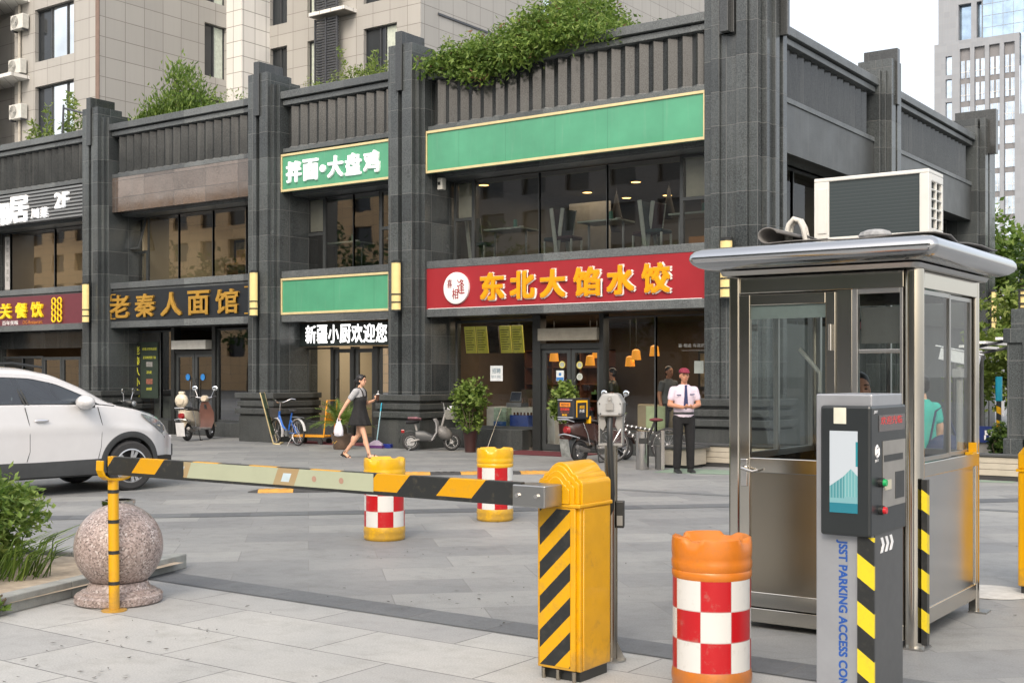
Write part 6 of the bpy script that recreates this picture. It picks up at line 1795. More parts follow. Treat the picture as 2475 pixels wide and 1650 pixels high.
MB().box(-0.22, 0.22, -0.20, 0.20, 0, 0.36).build('box', M_CANV, bx, bevel=0.025)
MB().box(-0.225, 0.225, -0.205, 0.205, 0.352, 0.372).build('lid', M_CANV, bx, bevel=0.01)
MB().box(-0.221, -0.2205+0.0, -0.19, 0.19, 0.03, 0.045).box(-0.2225, -0.2205, -0.17, 0.19, 0.34, 0.352).build('grey_piping', pm('grey_piping_tape', (0.5, 0.52, 0.55), 0.5), bx)
M_ORG = pm('orange_print', '#E88A1E', 0.5); M_YPR = pm('yellow_print', '#F0B414', 0.5); M_REDP = pm('red_print', '#D8432B', 0.5)
BK = lambda y, z: T(-0.2215, y, z) @ RZ(-90) @ RX       # faces -x (tail)
MB().box(-0.223, -0.2205, -0.12, 0.13, 0.225, 0.30).build('print_panel', M_ORG, bx)
txt('lettering', '美团外卖', M_CANV, bx, BK(0.005, 0.262) @ T(0, 0, 0.0018), w=0.19, h=0.05, ext=0.001, bold=0.01)
txt('lettering', '送啥都快', M_REDP, bx, BK(0.01, 0.18), w=0.22, h=0.05, ext=0.001, bold=0.012)
txt('lettering', '30分钟', pm('brown_print', '#9A4A2A', 0.5), bx, BK(0.01, 0.125), w=0.20, h=0.035, ext=0.001)
txt('lettering', '美团', M_YPR, bx, BK(0.02, 0.08), w=0.12, h=0.035, ext=0.001, bold=0.012)
SD = lambda x, z: T(x, -0.201, z) @ RX                   # faces -y (right side)
m = MB().box(-0.15, -0.125, -0.2025, -0.2005, 0.04, 0.34).box(0.12, 0.145, -0.2025, -0.2005, 0.04, 0.34).box(-0.15, 0.145, -0.2028, -0.2006, 0.30, 0.34)
m.build('strap', M_YPR, bx)
txt('lettering', '外卖', M_WHITE, bx, SD(0.0, 0.15), w=0.13, h=0.06, ext=0.001, bold=0.01)
txt('lettering', '美团', M_YPR, bx, SD(0.0, 0.22), w=0.13, h=0.06, ext=0.001, bold=0.012)
MB().box(0.20, 0.25, -0.2, 0.2, -0.08, 0.05).build('yellow_flap', M_YPR, bx, bevel=0.01)
scooter('retro_scooter', 'cream and brown retro scooter with round rear case by the noodle shop door', (-23.40, 19.35, 0), 112, cream, pm('brown_leather_panel', (0.13, 0.06, 0.045), 0.45), rear_round=cream, WB=1.15, leg=cream, plate=pm('white_plate', (0.6, 0.6, 0.6), 0.4))
scooter('electric_moped', 'small grey electric moped with front basket before the stone plinth', (-16.66, 19.66, 0), 36, pm('dusty_grey_body', (0.17, 0.165, 0.16), 0.45, var=0.15), pm('pale_grey_plastic', (0.42, 0.41, 0.40), 0.4), WB=0.86, r=0.185, mini=True)
scooter('motorcycle', 'dark scooter with two round mirrors peeping over the white SUV bonnet', (-22.57, 15.93, 0), 30, M_BLK, M_BLK, WB=1.25, cat='motorcycle')

def bicycle(label, loc, rz, fm, accent, fender=None, WB=1.0, r=0.30, low=True, lean=0, name='bicycle'):
    t = thing(name, label, 'bicycle', loc, rz)
    t.rotation_euler = (R(lean), 0, R(rz))
    wheel(t, 0, r, 0.022, 'rear_wheel', spokes=18, hub=0.02); wheel(t, WB, r, 0.022, 'front_wheel', spokes=18, hub=0.02)
    bb_ = (0.42, 0, r-0.02); seat = (0.25, 0, 0.74); head = (0.80, 0, 0.78); hl = (0.83, 0, 0.62)
    m = MB()
    if low:
        m.tube([(0.82, 0, 0.66), (0.66, 0, 0.42), (0.5, 0, 0.33), bb_], 0.026, 8).tube([bb_, seat], 0.02, 8)
    else:
        m.tube([(0.82, 0, 0.68), (0.31, 0, 0.60)], 0.022, 8).tube([(0.82, 0, 0.64), bb_], 0.028, 8).tube([bb_, seat], 0.02, 8)
    for s in (-0.045, 0.045):
        m.tube([(0, s, r), bb_], 0.011, 6).tube([(0, s, r), (0.31, 0, 0.58)], 0.010, 6)
    m.tube([(0.80, 0, 0.76), (0.835, 0, 0.60)], 0.026, 8)
    m.build('frame', fm, t, smooth=60)
    m = MB()
    for s in (-0.05, 0.05): m.tube([(WB, s, r), (0.86, s, 0.60), (0.83, 0, 0.62)], 0.012, 6)
    m.build('fork', accent, t, smooth=60)
    if low:
        m = MB().tube([(0.80, 0, 0.76), (0.77, 0, 0.95)], 0.014, 8).tube([(0.52, -0.26, 1.02), (0.68, -0.24, 1.04), (0.77, -0.08, 0.96), (0.77, 0.08, 0.96), (0.68, 0.24, 1.04), (0.52, 0.26, 1.02)], 0.013, 8)
    else:
        m = MB().tube([(0.80, 0, 0.76), (0.78, 0, 0.88)], 0.014, 8).tube([(0.78, -0.30, 0.90), (0.80, 0, 0.89), (0.78, 0.30, 0.90)], 0.013, 8)
    m.build('handlebar', MATS['chrome'], t, smooth=60)
    MB().sph((0.22, 0, 0.78), (0.13, 0.075, 0.035), 14, 8).build('saddle', SEATM if low else pm('dark_red_saddle', (0.12, 0.02, 0.025), 0.5), t, smooth=60)
    if fender:
        for cx in (0, WB):
            MB().rings([[(cx+(r+0.02)*math.cos(a), y, r+(r+0.02)*math.sin(a)) for y in (-0.03, 0.03)]+[(cx+(r+0.028)*math.cos(a), y, r+(r+0.028)*math.sin(a)) for y in (0.025, -0.025)] for a in [R((60 if cx else 30)+140*q/10) for q in range(11)]]).build('mudguard', fender, t, smooth=50)
        MB().tube([(-0.20, -0.05, 0.63), (0.15, -0.06, 0.65), (0.15, 0.06, 0.65), (-0.20, 0.05, 0.63)], 0.008, 6).build('carrier', STEEL_DULL, t)
        m = MB().rings([[(1.02, -0.12, 0.62), (1.02, 0.12, 0.62), (1.2, 0.12, 0.62), (1.2, -0.12, 0.62)], [(0.98, -0.16, 0.82), (0.98, 0.16, 0.82), (1.27, 0.16, 0.82), (1.27, -0.16, 0.82)]])
        m.build('basket', pm('dark_wire_basket', (0.08, 0.08, 0.08), 0.5), t)
    MB().cyl((0.42, -0.06, r-0.02), (0.42, 0.06, r-0.02), 0.07, n=18).tube([(0.42, -0.08, r-0.02), (0.52, -0.08, r-0.12), (0.52, -0.16, r-0.12)], 0.01, 6).tube([(0.42, 0.08, r-0.02), (0.32, 0.08, r+0.08), (0.32, 0.16, r+0.08)], 0.01, 6).build('crank', STEEL_DULL, t, smooth=40)
    MB().tube([(0.05, 0.06, r), (0.12, 0.2, 0.0)], 0.008, 6).build('kickstand', STEEL_DULL, t)
    return t
bicycle('blue city bicycle with white mudguards leaning by the stone plinth', (-19.78, 19.45, 0), 166, pm('blue_bike_paint', '#1E5FB4', 0.3, coat=0.4), MATS['chrome'], fender=pm('white_mudguard', (0.62, 0.62, 0.62), 0.3), WB=0.98, r=0.29)
bw = stripes('black_white_lettered_tape', (0.75, 0.75, 0.76), (0.03, 0.03, 0.03), (1, 0, 0.4), 0.085, 0.72, 0.35)
bicycle('black and white mountain bicycle behind the steel litter bin', (-10.55, 19.62, 0), 205, bw, MATS['chrome'], WB=1.02, r=0.32, low=False)
# ---------------------------------------------------------------- people
def fuse(name, m, mat, parent, voxel=0.012, smooth=4, sub=False):
    """melt overlapping limbs into one continuous skin"""
    bmesh.ops.recalc_face_normals(m.bm, faces=m.bm.faces[:])
    me = bpy.data.meshes.new(name); m.bm.to_mesh(me); m.bm.free()
    o = bpy.data.objects.new(name, me); COL.objects.link(o)
    r = o.modifiers.new('r', 'REMESH'); r.mode = 'VOXEL'; r.voxel_size = voxel; r.use_smooth_shade = True
    s = o.modifiers.new('s', 'SMOOTH'); s.iterations = smooth; s.factor = 0.5
    dg = bpy.context.evaluated_depsgraph_get()
    me2 = bpy.data.meshes.new_from_object(o.evaluated_get(dg))
    bpy.data.objects.remove(o)
    me2.name = name
    me2.materials.clear(); me2.materials.append(mat)
    me2.polygons.foreach_set('use_smooth', [True]*len(me2.polygons))
    q = bpy.data.objects.new(name, me2); COL.objects.link(q); q.parent = parent
    return q
def skin(name, col):
    return pm(name, col, 0.5, var=0.05, scale=8)
SKIN = skin('light_skin', '#D9A98C'); SKIN_D = skin('tanned_skin', '#B98468')
HAIR = pm('black_hair', (0.012, 0.010, 0.010), 0.4, var=0.3, scale=40)
def hand(m, wrist, d, up, curl=0.6, s=1.0, side=1):
    """palm, four curled fingers of different length and a thumb"""
    d = Vector(d).normalized(); up = Vector(up); up = (up-d*up.dot(d)).normalized(); rt = d.cross(up)*side
    w = Vector(wrist)
    pal = w+d*0.085*s
    for q in (-0.030, -0.010, 0.010, 0.030):
        m.tube([w+rt*q*0.6*s, pal+rt*q*s], [0.014*s, 0.0125*s], 8)
    for i, (q, L) in enumerate(((-0.032, 0.060), (-0.011, 0.075), (0.011, 0.070), (0.031, 0.054))):
        p = pal+rt*q*s; a = 0.0; pts = [p]
        for k in range(3):
            a += curl*(0.75+0.1*i)
            p = p+(d*math.cos(a)+up*math.sin(a))*L*s*(0.45, 0.32, 0.25)[k]
            pts.append(p)
        m.tube(pts, [0.0095*s, 0.009*s, 0.0082*s, 0.0068*s], 7)
    b = w+d*0.025*s-rt*0.030*s
    m.tube([b, b-rt*0.022*s+d*0.022*s+up*0.012*s, b-rt*0.026*s+d*0.048*s+up*0.026*s], [0.012*s, 0.010*s, 0.008*s], 7)
def head_geo(m, c, s=1.0, M=None):
    """skull, jaw, nose, ears; local face direction +x"""
    K = T(*c) @ (M or Matrix.Identity(4)) @ Matrix.Scale(s, 4)
    m.sph((-0.008, 0, 0.028), (0.093, 0.074, 0.092), 20, 14, K)
    m.sph((0.022, 0, -0.028), (0.066, 0.060, 0.078), 18, 12, K)
    m.sph((0.048, 0, -0.078), (0.030, 0.033, 0.026), 12, 8, K)
    m.tube([(0.080, 0, 0.022), (0.092, 0, 0.0), (0.104, 0, -0.020)], [0.011, 0.013, 0.016], 8, M=K)
    m.sph((0.082, 0, -0.052), (0.012, 0.022, 0.009), 10, 6, K)
    for s_ in (-1, 1):
        m.sph((-0.008, s_*0.074, -0.004), (0.020, 0.010, 0.030), 10, 8, K)
        m.sph((0.064, s_*0.034, -0.018), (0.020, 0.018, 0.018), 10, 8, K)
        m.sph((0.076, s_*0.032, 0.034), (0.012, 0.022, 0.008), 10, 6, K)
    return K
def face_bits(t, K, lip='#9A4A48', brows=True):
    m = MB(K)
    for s_ in (-1, 1): m.sph((0.0815, s_*0.031, 0.012), (0.006, 0.0125, 0.0052), 10, 6)
    m.build('eye', pm('eye_dark', (0.02, 0.015, 0.012), 0.2), t, smooth=60)
    m = MB(K)
    for s_ in (-1, 1): m.tube([(0.089, s_*0.015, 0.038), (0.086, s_*0.034, 0.043), (0.074, s_*0.050, 0.038)], 0.0038, 5)
    m.build('eyebrow', HAIR, t)
    MB(K).sph((0.0915, 0, -0.052), (0.005, 0.021, 0.0065), 10, 6).build('mouth', pm('lips_'+lip[1:], lip, 0.5), t, smooth=60)
def limb(m, pts, rad, n=12):
    P = []; Rr = []
    for i in range(len(pts)-1):
        a, b = Vector(pts[i]), Vector(pts[i+1])
        for q in range(5):
            k = q/5; P.append(a.lerp(b, k)); Rr.append(lerp(rad[i], rad[i+1], k))
    P.append(Vector(pts[-1])); Rr.append(rad[-1])
    m.tube(P, Rr, n)
    for p, r_ in zip(pts, rad): m.sph(p, r_*0.985, 12, 8)
def ell_rings(m, rows, n=20, M=None):
    """rows of (x, y, z, rx, ry)"""
    m.rings([[(x+rx*math.cos(2*PI*k/n), y+ry*math.sin(2*PI*k/n), z) for k in range(n)] for x, y, z, rx, ry in rows], M=M)

# --- woman walking to the right
t = thing('person', 'woman walking in black pinafore dress and grey tee carrying a white plastic bag', 'person', (-15.95, 17.32, 0), 18)
m = MB()
hipL, hipR = (0.0, 0.075, 0.83), (0.0, -0.075, 0.83)
kneeR, ankR = (0.13, -0.08, 0.45), (0.235, -0.085, 0.085)      # leading leg (near side)
kneeL, ankL = (-0.06, 0.07, 0.44), (-0.325, 0.07, 0.115)
limb(m, [hipR, kneeR, ankR], [0.078, 0.050, 0.033]); limb(m, [hipL, kneeL, ankL], [0.078, 0.050, 0.033])
m.sph((0.155, -0.082, 0.33), (0.048, 0.045, 0.10), 12, 8); m.sph((-0.17, 0.07, 0.33), (0.05, 0.046, 0.10), 12, 8)
for a, pitch in ((ankR, -10), (ankL, 28)):
    F = T(*a) @ RY(pitch)
    m.tube([(-0.03, 0, -0.045), (0.05, 0, -0.050), (0.12, 0, -0.066), (0.165, 0, -0.07)], [0.028, 0.032, 0.032, 0.018], 10, M=F)
    m.tube([(0, 0, 0.0), (-0.012, 0, -0.045)], [0.033, 0.031], 10, M=F)
ell_rings(m, [(0, 0, 0.78, 0.09, 0.14), (0, 0, 0.90, 0.105, 0.155), (0.0, 0, 1.02, 0.082, 0.12), (0.01, 0, 1.15, 0.092, 0.135), (0.0, 0, 1.27, 0.085, 0.15), (0, 0, 1.335, 0.055, 0.10)])
limb(m, [(0.0, 0, 1.31), (0.015, 0, 1.41)], [0.046, 0.042])
hc = (0.035, 0, 1.475); K = head_geo(m, hc, 0.92, RY(2))
shR, elR, wrR = (-0.01, -0.165, 1.275), (-0.17, -0.215, 1.05), (-0.30, -0.225, 0.85)
shL, elL, wrL = (0.0, 0.165, 1.275), (0.03, 0.20, 1.03), (0.235, 0.12, 1.10)
limb(m, [shR, elR, wrR], [0.050, 0.038, 0.026]); limb(m, [shL, elL, wrL], [0.050, 0.038, 0.026])
hand(m, wrR, (-0.35, 0, -0.93), (1, 0, -0.3), 0.85, 0.95, -1)
hand(m, wrL, (0.75, -0.25, 0.55), (-0.4, -0.2, 0.8), 0.9, 0.95, 1)
fuse('body', m, SKIN, t, 0.0085, 3)
face_bits(t, K)
m = MB(K)
m.sph((-0.022, 0, 0.045), (0.098, 0.086, 0.095), 20, 12)
m.sph((-0.045, 0, -0.015), (0.070, 0.084, 0.085), 18, 10)
m.tube([(-0.10, 0, 0.03), (-0.145, 0.005, -0.01), (-0.155, 0.01, -0.10), (-0.14, 0.01, -0.19)], [0.03, 0.034, 0.028, 0.008], 10)
for s_ in (-1, 1): m.tube([(0.055, s_*0.03, 0.118), (0.052, s_*0.066, 0.078), (0.025, s_*0.082, 0.02)], [0.018, 0.016, 0.010], 8)
fuse('hair', m, HAIR, t, 0.008, 3)
m = MB(K)
for s_ in (-1, 1):
    m.tube([(0.093, s_*0.036+0.026*math.cos(a), 0.010+0.021*math.sin(a)) for a in [2*PI*q/16 for q in range(16)]], 0.0022, 4, closed=True)
    m.tube([(0.093, s_*0.062, 0.014), (0.04, s_*0.078, 0.014), (-0.01, s_*0.080, 0.008)], 0.002, 4)
m.tube([(0.093, -0.010, 0.014), (0.096, 0, 0.017), (0.093, 0.010, 0.014)], 0.002, 4)
m.build('glasses', pm('thin_red_frame', (0.14, 0.03, 0.03), 0.3), t)
# tee
m = MB()
ell_rings(m, [(0, 0, 0.98, 0.094, 0.132), (0.01, 0, 1.13, 0.104, 0.146), (0.0, 0, 1.25, 0.098, 0.164), (0.0, 0, 1.31, 0.082, 0.135), (0.004, 0, 1.345, 0.062, 0.075)])
for sh, el in ((shR, elR), (shL, elL)):
    a, b = Vector(sh), Vector(el)
    limb(m, [tuple(a.lerp(Vector((0, 0, a.z)), 0.35)), tuple(a), tuple(a.lerp(b, 0.55))], [0.062, 0.063, 0.058])
fuse('tee', m, pm('heather_grey_jersey', (0.40, 0.40, 0.41), 0.9, var=0.1, scale=30), t, 0.009, 4)
# pinafore dress with flared skirt
m = MB()
n = 40
rows = []
for z, rx, ry, cx in ((0.625, 0.215, 0.215, 0.0), (0.66, 0.205, 0.21, 0.0), (0.80, 0.160, 0.190, 0.0), (0.92, 0.128, 0.172, 0.0), (1.0, 0.108, 0.148, 0.0), (1.08, 0.112, 0.152, 0.01), (1.16, 0.114, 0.155, 0.012)):
    f = max(0, (0.95-z)/0.33)
    rows.append([(cx+(rx+0.018*f*math.sin(9*2*PI*k/n))*math.cos(2*PI*k/n), (ry+0.018*f*math.sin(9*2*PI*k/n))*math.sin(2*PI*k/n), z+(0.03*max(0, math.cos(2*PI*k/n)) if z > 1.1 else 0)) for k in range(n)])
m.rings(rows, False, False)
m.build('dress', pm('black_cotton', (0.014, 0.014, 0.015), 0.85, var=0.3, scale=14), t, smooth=60, thick=0.006)
m = MB()
for s_ in (-1, 1):
    m.tube([(0.112, s_*0.07, 1.17), (0.098, s_*0.085, 1.27), (0.03, s_*0.09, 1.352), (-0.06, s_*0.085, 1.31), (-0.10, s_*0.07, 1.15)], 0.011, 6)
m.build('dress_strap', MATS['black_cotton'], t, smooth=60)
for a, pitch in ((ankR, -10), (ankL, 28)):
    F = T(*a) @ RY(pitch)
    m = MB(F)
    m.rings([[(x, -w, -0.088), (x, w, -0.088), (x, w, -0.074-h), (x, -w, -0.074-h)] for x, w, h in ((-0.055, 0.026, -0.01), (0.0, 0.030, -0.008), (0.08, 0.040, 0.006), (0.14, 0.042, 0.010), (0.185, 0.026, 0.010))])
    m.box(-0.06, -0.005, -0.026, 0.026, -0.11, -0.085)
    for x, r_ in ((0.11, 0.040), (-0.005, 0.037)):
        zz = -0.062 if x > 0 else 0.0
        m.tube([(x, r_*math.cos(q*PI/8), zz+r_*math.sin(q*PI/8)) for q in range(-2, 11)], 0.007, 6)
    m.tube([(-0.05, -0.02, -0.06), (-0.04, 0, 0.005), (-0.05, 0.02, -0.06)], 0.01, 6)
    m.build('sandal', pm('black_leather', (0.015, 0.013, 0.013), 0.4), t, smooth=50)
pn = t
bag = thing('plastic_bag', 'white plastic carrier bag hanging from the walking woman\'s right hand', 'bag', (-15.95, 17.32, 0), 18)
bc = (-0.335, -0.225, 0.0)
m = MB(T(*bc))
rows = []
for z, rx, ry in ((0.42, 0.03, 0.03), (0.44, 0.085, 0.055), (0.52, 0.098, 0.062), (0.60, 0.082, 0.048), (0.67, 0.05, 0.028), (0.71, 0.028, 0.012)):
    rows.append([((rx+0.008*math.sin(5*a+z*30))*math.cos(a), (ry+0.006*math.cos(7*a+z*20))*math.sin(a), z) for a in [2*PI*k/24 for k in range(24)]])
m.rings(rows, True, False)
for s_ in (-1, 1): m.tube([(s_*0.03, 0, 0.70), (s_*0.022, 0, 0.75), (0, 0, 0.785)], [0.016, 0.009, 0.008], 6)
m.build('film', pm('translucent_white_film', (0.66, 0.66, 0.72), 0.3, var=0.08, scale=12), bag, smooth=50)
MB(T(*bc)).sph((0.01, 0, 0.47), (0.07, 0.046, 0.04), 12, 8).build('contents', pm('dim_red_contents', (0.30, 0.10, 0.09), 0.6, var=0.4, scale=20), bag, smooth=60)
cup = thing('drink_cup', 'dark drink cup with white straw held before the woman\'s chest', 'cup', (-15.95, 17.32, 0), 18)
MB(T(0.335, 0.085, 1.10)).lathe([(0.026, 0), (0.034, 0.11), (0.036, 0.115)], 16).build('cup', pm('brown_drink', (0.07, 0.03, 0.02), 0.2), cup, smooth=40)
MB(T(0.335, 0.085, 1.10)).tube([(0, 0, 0.1), (0.01, 0, 0.19)], 0.006, 6).sph((0, 0, 0.12), (0.036, 0.036, 0.014), 12, 6).build('lid', M_WHITE, cup, smooth=60)

# --- generic standing person in shirt and trousers
def stander(label, loc, rz, H=1.70, shirt=None, trousers=None, skinm=SKIN_D, arms='down', hair=True, cap=None, tie=None, shoes=M_BLK, sleeve=0.55, face=True, belt=True, badge=False, seated=False, lean=0):
    t = thing('person', label, 'person', loc, rz)
    k = H/1.70
    S = Matrix.Scale(k, 4) @ RY(lean)
    m = MB(S)
    if not seated:
        legs = [((0.0, s*0.095, 0.88), (0.012, s*0.105, 0.48), (-0.01, s*0.115, 0.09)) for s in (-1, 1)]
    else:
        legs = [((0.0, s*0.095, 0.88), (0.42, s*0.12, 0.86), (0.42, s*0.12, 0.46)) for s in (-1, 1)]
    for a, b, c in legs: limb(m, [a, b, c], [0.085, 0.055, 0.038])
    ell_rings(m, [(0, 0, 0.84, 0.10, 0.155), (0, 0, 0.98, 0.10, 0.155), (0, 0, 1.10, 0.098, 0.150), (0.005, 0, 1.25, 0.105, 0.175), (0, 0, 1.35, 0.09, 0.165), (0, 0, 1.42, 0.055, 0.09)])
    limb(m, [(0, 0, 1.40), (0.015, 0, 1.50)], [0.055, 0.050])
    K = S @ head_geo(m, (0.025, 0, 1.575), 1.0)
    A = []
    for s in (-1, 1):
        sh = (0.0, s*0.182, 1.345)
        if arms == 'front': el, wr, hd, up = (0.02, s*0.245, 1.11), (0.215, s*0.075, 1.07), (0.45, -s*0.9, 0.05), (-0.3, 0, 0.9)
        elif arms == 'hold' : el, wr, hd, up = (0.05, s*0.235, 1.12), (0.24, s*0.12, 1.18), (0.7, -s*0.5, 0.3), (-0.3, 0, 0.9)
        else: el, wr, hd, up = (-0.02, s*0.235, 1.11), (0.05, s*0.235, 0.86), (0.15, 0, -1), (1, 0, 0)
        A.append((sh, el, wr))
        limb(m, [sh, el, wr], [0.056, 0.043, 0.030])
        hand(m, wr, hd, up, 0.6, 1.0, s)
    fuse('body', m, skinm, t, 0.010, 3)
    if face: face_bits(t, K)
    if hair:
        m = MB(K); m.sph((-0.020, 0, 0.050), (0.092, 0.080, 0.086), 18, 12); m.sph((-0.045, 0, 0.0), (0.060, 0.078, 0.07), 14, 10)
        fuse('hair', m, HAIR, t, 0.009, 2)
    m = MB(S)
    ell_rings(m, [(0, 0, 0.90, 0.116, 0.170), (0, 0, 1.0, 0.118, 0.170), (0, 0, 1.12, 0.114, 0.165), (0.005, 0, 1.25, 0.118, 0.180), (0, 0, 1.33, 0.108, 0.176), (0, 0, 1.39, 0.088, 0.140), (0.004, 0, 1.44, 0.066, 0.078)])
    for sh, el, wr in A:
        a, b = Vector(sh), Vector(el)
        limb(m, [tuple(a.lerp(Vector((0, 0, a.z)), 0.35)), tuple(a), tuple(a.lerp(b, sleeve))], [0.066, 0.066, 0.062])
    fuse('shirt', m, shirt, t, 0.011, 3)
    m = MB(S)
    for a, b, c in legs:
        c2 = Vector(b).lerp(Vector(c), 0.98)
        limb(m, [a, b, tuple(c2)], [0.098, 0.076, 0.066])
    ell_rings(m, [(0, 0, 0.80, 0.10, 0.15), (0, 0, 0.90, 0.116, 0.172), (0, 0, 0.985, 0.112, 0.165)])
    fuse('trousers', m, trousers, t, 0.012, 3)
    m = MB(S)
    for a, b, c in legs:
        F = T(*c)
        ell = [(-0.075, 0.032, 0.05), (-0.05, 0.042, 0.075), (0.03, 0.045, 0.075), (0.10, 0.050, 0.05), (0.16, 0.046, 0.035), (0.195, 0.028, 0.02)]
        m.rings([[(x, -w, -0.09), (x, w, -0.09), (x, w*0.95, -0.09+h*0.7), (x, w*0.5, -0.09+h), (x, -w*0.5, -0.09+h), (x, -w*0.95, -0.09+h*0.7)] for x, w, h in ell], M=F)
    m.build('shoes', shoes, t, smooth=50)
    if belt:
        m = MB(S); n = 24
        m.rings([[(0.119*math.cos(2*PI*q/n), 0.174*math.sin(2*PI*q/n), z) for q in range(n)] for z in (0.955, 0.99)], False, False)
        m.build('belt', M_BLK, t, smooth=60, thick=0.008)
    if tie:
        MB(S).prism([(-0.022, 1.43), (0.022, 1.43), (0.018, 1.39), (0.038, 1.08), (0, 1.03), (-0.038, 1.08), (-0.018, 1.39)], 'x', 0.112, 0.124).build('tie', tie, t, bevel=0.003)
    if badge:
        m = MB(S).box(0.112, 0.118, 0.07, 0.15, 1.27, 1.285).box(0.112, 0.118, -0.15, -0.08, 1.26, 1.275).build('badge', pm('navy_badge', (0.05, 0.06, 0.14), 0.5), t)
    if cap:
        m = MB(K); m.sph((-0.012, 0, 0.075), (0.100, 0.088, 0.062), 20, 12)
        m.rings([[(x, y, z) for x, y, z in ((0.05, -w, 0.060), (0.05, w, 0.060), (0.05+L, w*0.75, 0.050), (0.05+L, -w*0.75, 0.050))] for w, L, in ((0.075, 0.10),)]+[[(0.05, -0.075, 0.072), (0.05, 0.075, 0.072), (0.15, 0.056, 0.060), (0.15, -0.056, 0.060)]])
        fuse('cap', m, cap, t, 0.008, 2)
    return t
stander('guard in pale lilac shirt, navy tie and maroon cap looking at his hands', (-9.35, 17.92, 0), -46, 1.70, pm('pale_lilac_shirt', (0.60, 0.52, 0.60), 0.8, var=0.05, scale=20), pm('black_trousers', (0.007, 0.007, 0.008), 0.85, var=0.3), arms='front', cap=pm('maroon_cap', '#7A1F36', 0.7), tie=pm('navy_tie', (0.02, 0.03, 0.10), 0.6), badge=True)
stander('attendant in dark clothes sitting inside the parking booth, face at the window', (-2.98, 8.30, -0.055), -58, 1.68, pm('dark_navy_jacket', (0.018, 0.018, 0.03), 0.8), MATS['black_trousers'], sleeve=0.95, seated=True, belt=False)
stander('person in turquoise tee and dark blue trousers turned away behind the booth', (-3.86, 12.62, 0), 150, 1.60, pm('turquoise_tee', '#3FB8A8', 0.85, var=0.06), pm('navy_trousers', (0.03, 0.04, 0.09), 0.8), face=False, belt=False, skinm=SKIN)
MBb = thing('shoulder_bag', 'dark navy bag hanging behind the person in the turquoise tee', 'bag', (-3.60, 12.55, 0.62), 20)
MB().sph((0, 0, 0.2), (0.20, 0.11, 0.19), 16, 10).build('bag', pm('navy_nylon', (0.02, 0.03, 0.08), 0.6, var=0.2), MBb, smooth=60)
MB().tube([(-0.16, 0, 0.3), (-0.1, 0, 0.62), (-0.02, 0, 0.68), (0.12, 0, 0.3)], 0.012, 6).build('strap', MATS['navy_nylon'], MBb, smooth=60)
stander('diner in dark shirt standing just inside the glass doors', (-13.25, 22.2, 0.05), -160, 1.68, M_BLK, MATS['black_trousers'], face=False, belt=False)
stander('diner in grey tee standing behind the right-hand shop glass', (-12.15, 22.6, 0.05), -20, 1.72, pm('grey_tee', (0.13, 0.14, 0.15), 0.85), MATS['black_trousers'], belt=False)
# ---------------------------------------------------------------- things along the shop fronts
t = thing('sign_easel', 'thin gold-framed sign board leaning against the stone plinth beside the blue bicycle', 'sign board', (-20.78, 19.72, 0), 128)
m = MB().tube([(-0.30, 0.0, 0.02), (0.28, 0.0, 0.02), (0.28, 0.30, 1.18), (-0.30, 0.30, 1.18)], 0.014, 6, closed=True).tube([(-0.3, 0, 0.02), (-0.3, -0.14, 0.015), (0.28, -0.14, 0.015), (0.28, 0, 0.02)], 0.014, 6)
m.build('tube_frame', M_GOLD, t, smooth=60)
MB().poly([(-0.28, 0.045, 0.2), (0.26, 0.045, 0.2), (0.26, 0.295, 1.16), (-0.28, 0.295, 1.16)]).build('board', pm('faded_green_board', (0.10, 0.16, 0.10), 0.4, var=0.3), t, thick=0.015)
t = thing('hand_trolley', 'yellow platform hand trolley standing behind the potted palm', 'trolley', (-20.05, 20.3, 0), 15)
MB().box(-0.55, 0.35, -0.26, 0.26, 0.16, 0.20).build('platform', pm('orange_yellow_trolley', '#D9921A', 0.45, var=0.12), t, bevel=0.012)
m = MB().tube([(0.33, -0.24, 0.18), (0.42, -0.24, 1.0), (0.42, 0.24, 1.0), (0.33, 0.24, 0.18)], 0.018, 8)
m.build('handle', MATS['orange_yellow_trolley'], t, smooth=60)
MB().box(0.36, 0.385, -0.22, 0.22, 0.48, 0.72).build('back_plate', MATS['orange_yellow_trolley'], t)
for x in (-0.42, 0.22):
    for y in (-0.2, 0.2):
        MB().cyl((x, y-0.02, 0.065), (x, y+0.02, 0.065), 0.065, n=16).build('wheel', MATS['tyre_rubber'], t, smooth=40)
t = thing('stone_block', 'long dark stone step block lying behind the hand trolley', 'block', (-20.2, 21.0, 0))
MB().box(-0.7, 0.6, -0.12, 0.08, 0, 0.42).build('block', G_ROUGH, t, bevel=0.02)
t = thing('potted_palm', 'sago palm with arching fronds in a brown glazed pot behind the walking woman', 'plant', (-18.15, 19.15, 0))
glz = pm('brown_glazed_pot', (0.10, 0.065, 0.045), 0.25, var=0.3, coat=0.4)
pot = MB().lathe([(0.17, 0), (0.185, 0.02), (0.20, 0.15), (0.225, 0.28), (0.25, 0.315), (0.25, 0.335), (0.215, 0.335), (0.20, 0.29)], 36).build('pot', glz, t, smooth=40)
m = MB()
for k in range(6): m.sph((0.19*math.cos(R(-125+k*9)), 0.19*math.sin(R(-125+k*9)), 0.14+0.02*(k % 3)), (0.02, 0.02, 0.016), 8, 6)
m.build('gilt_flower', M_GLET, pot, smooth=60)
MB().lathe([(0.10, 0.28), (0.11, 0.42), (0.06, 0.52)], 14).build('trunk', M_BARK, t)
rg = random.Random(61); V = []; F = []
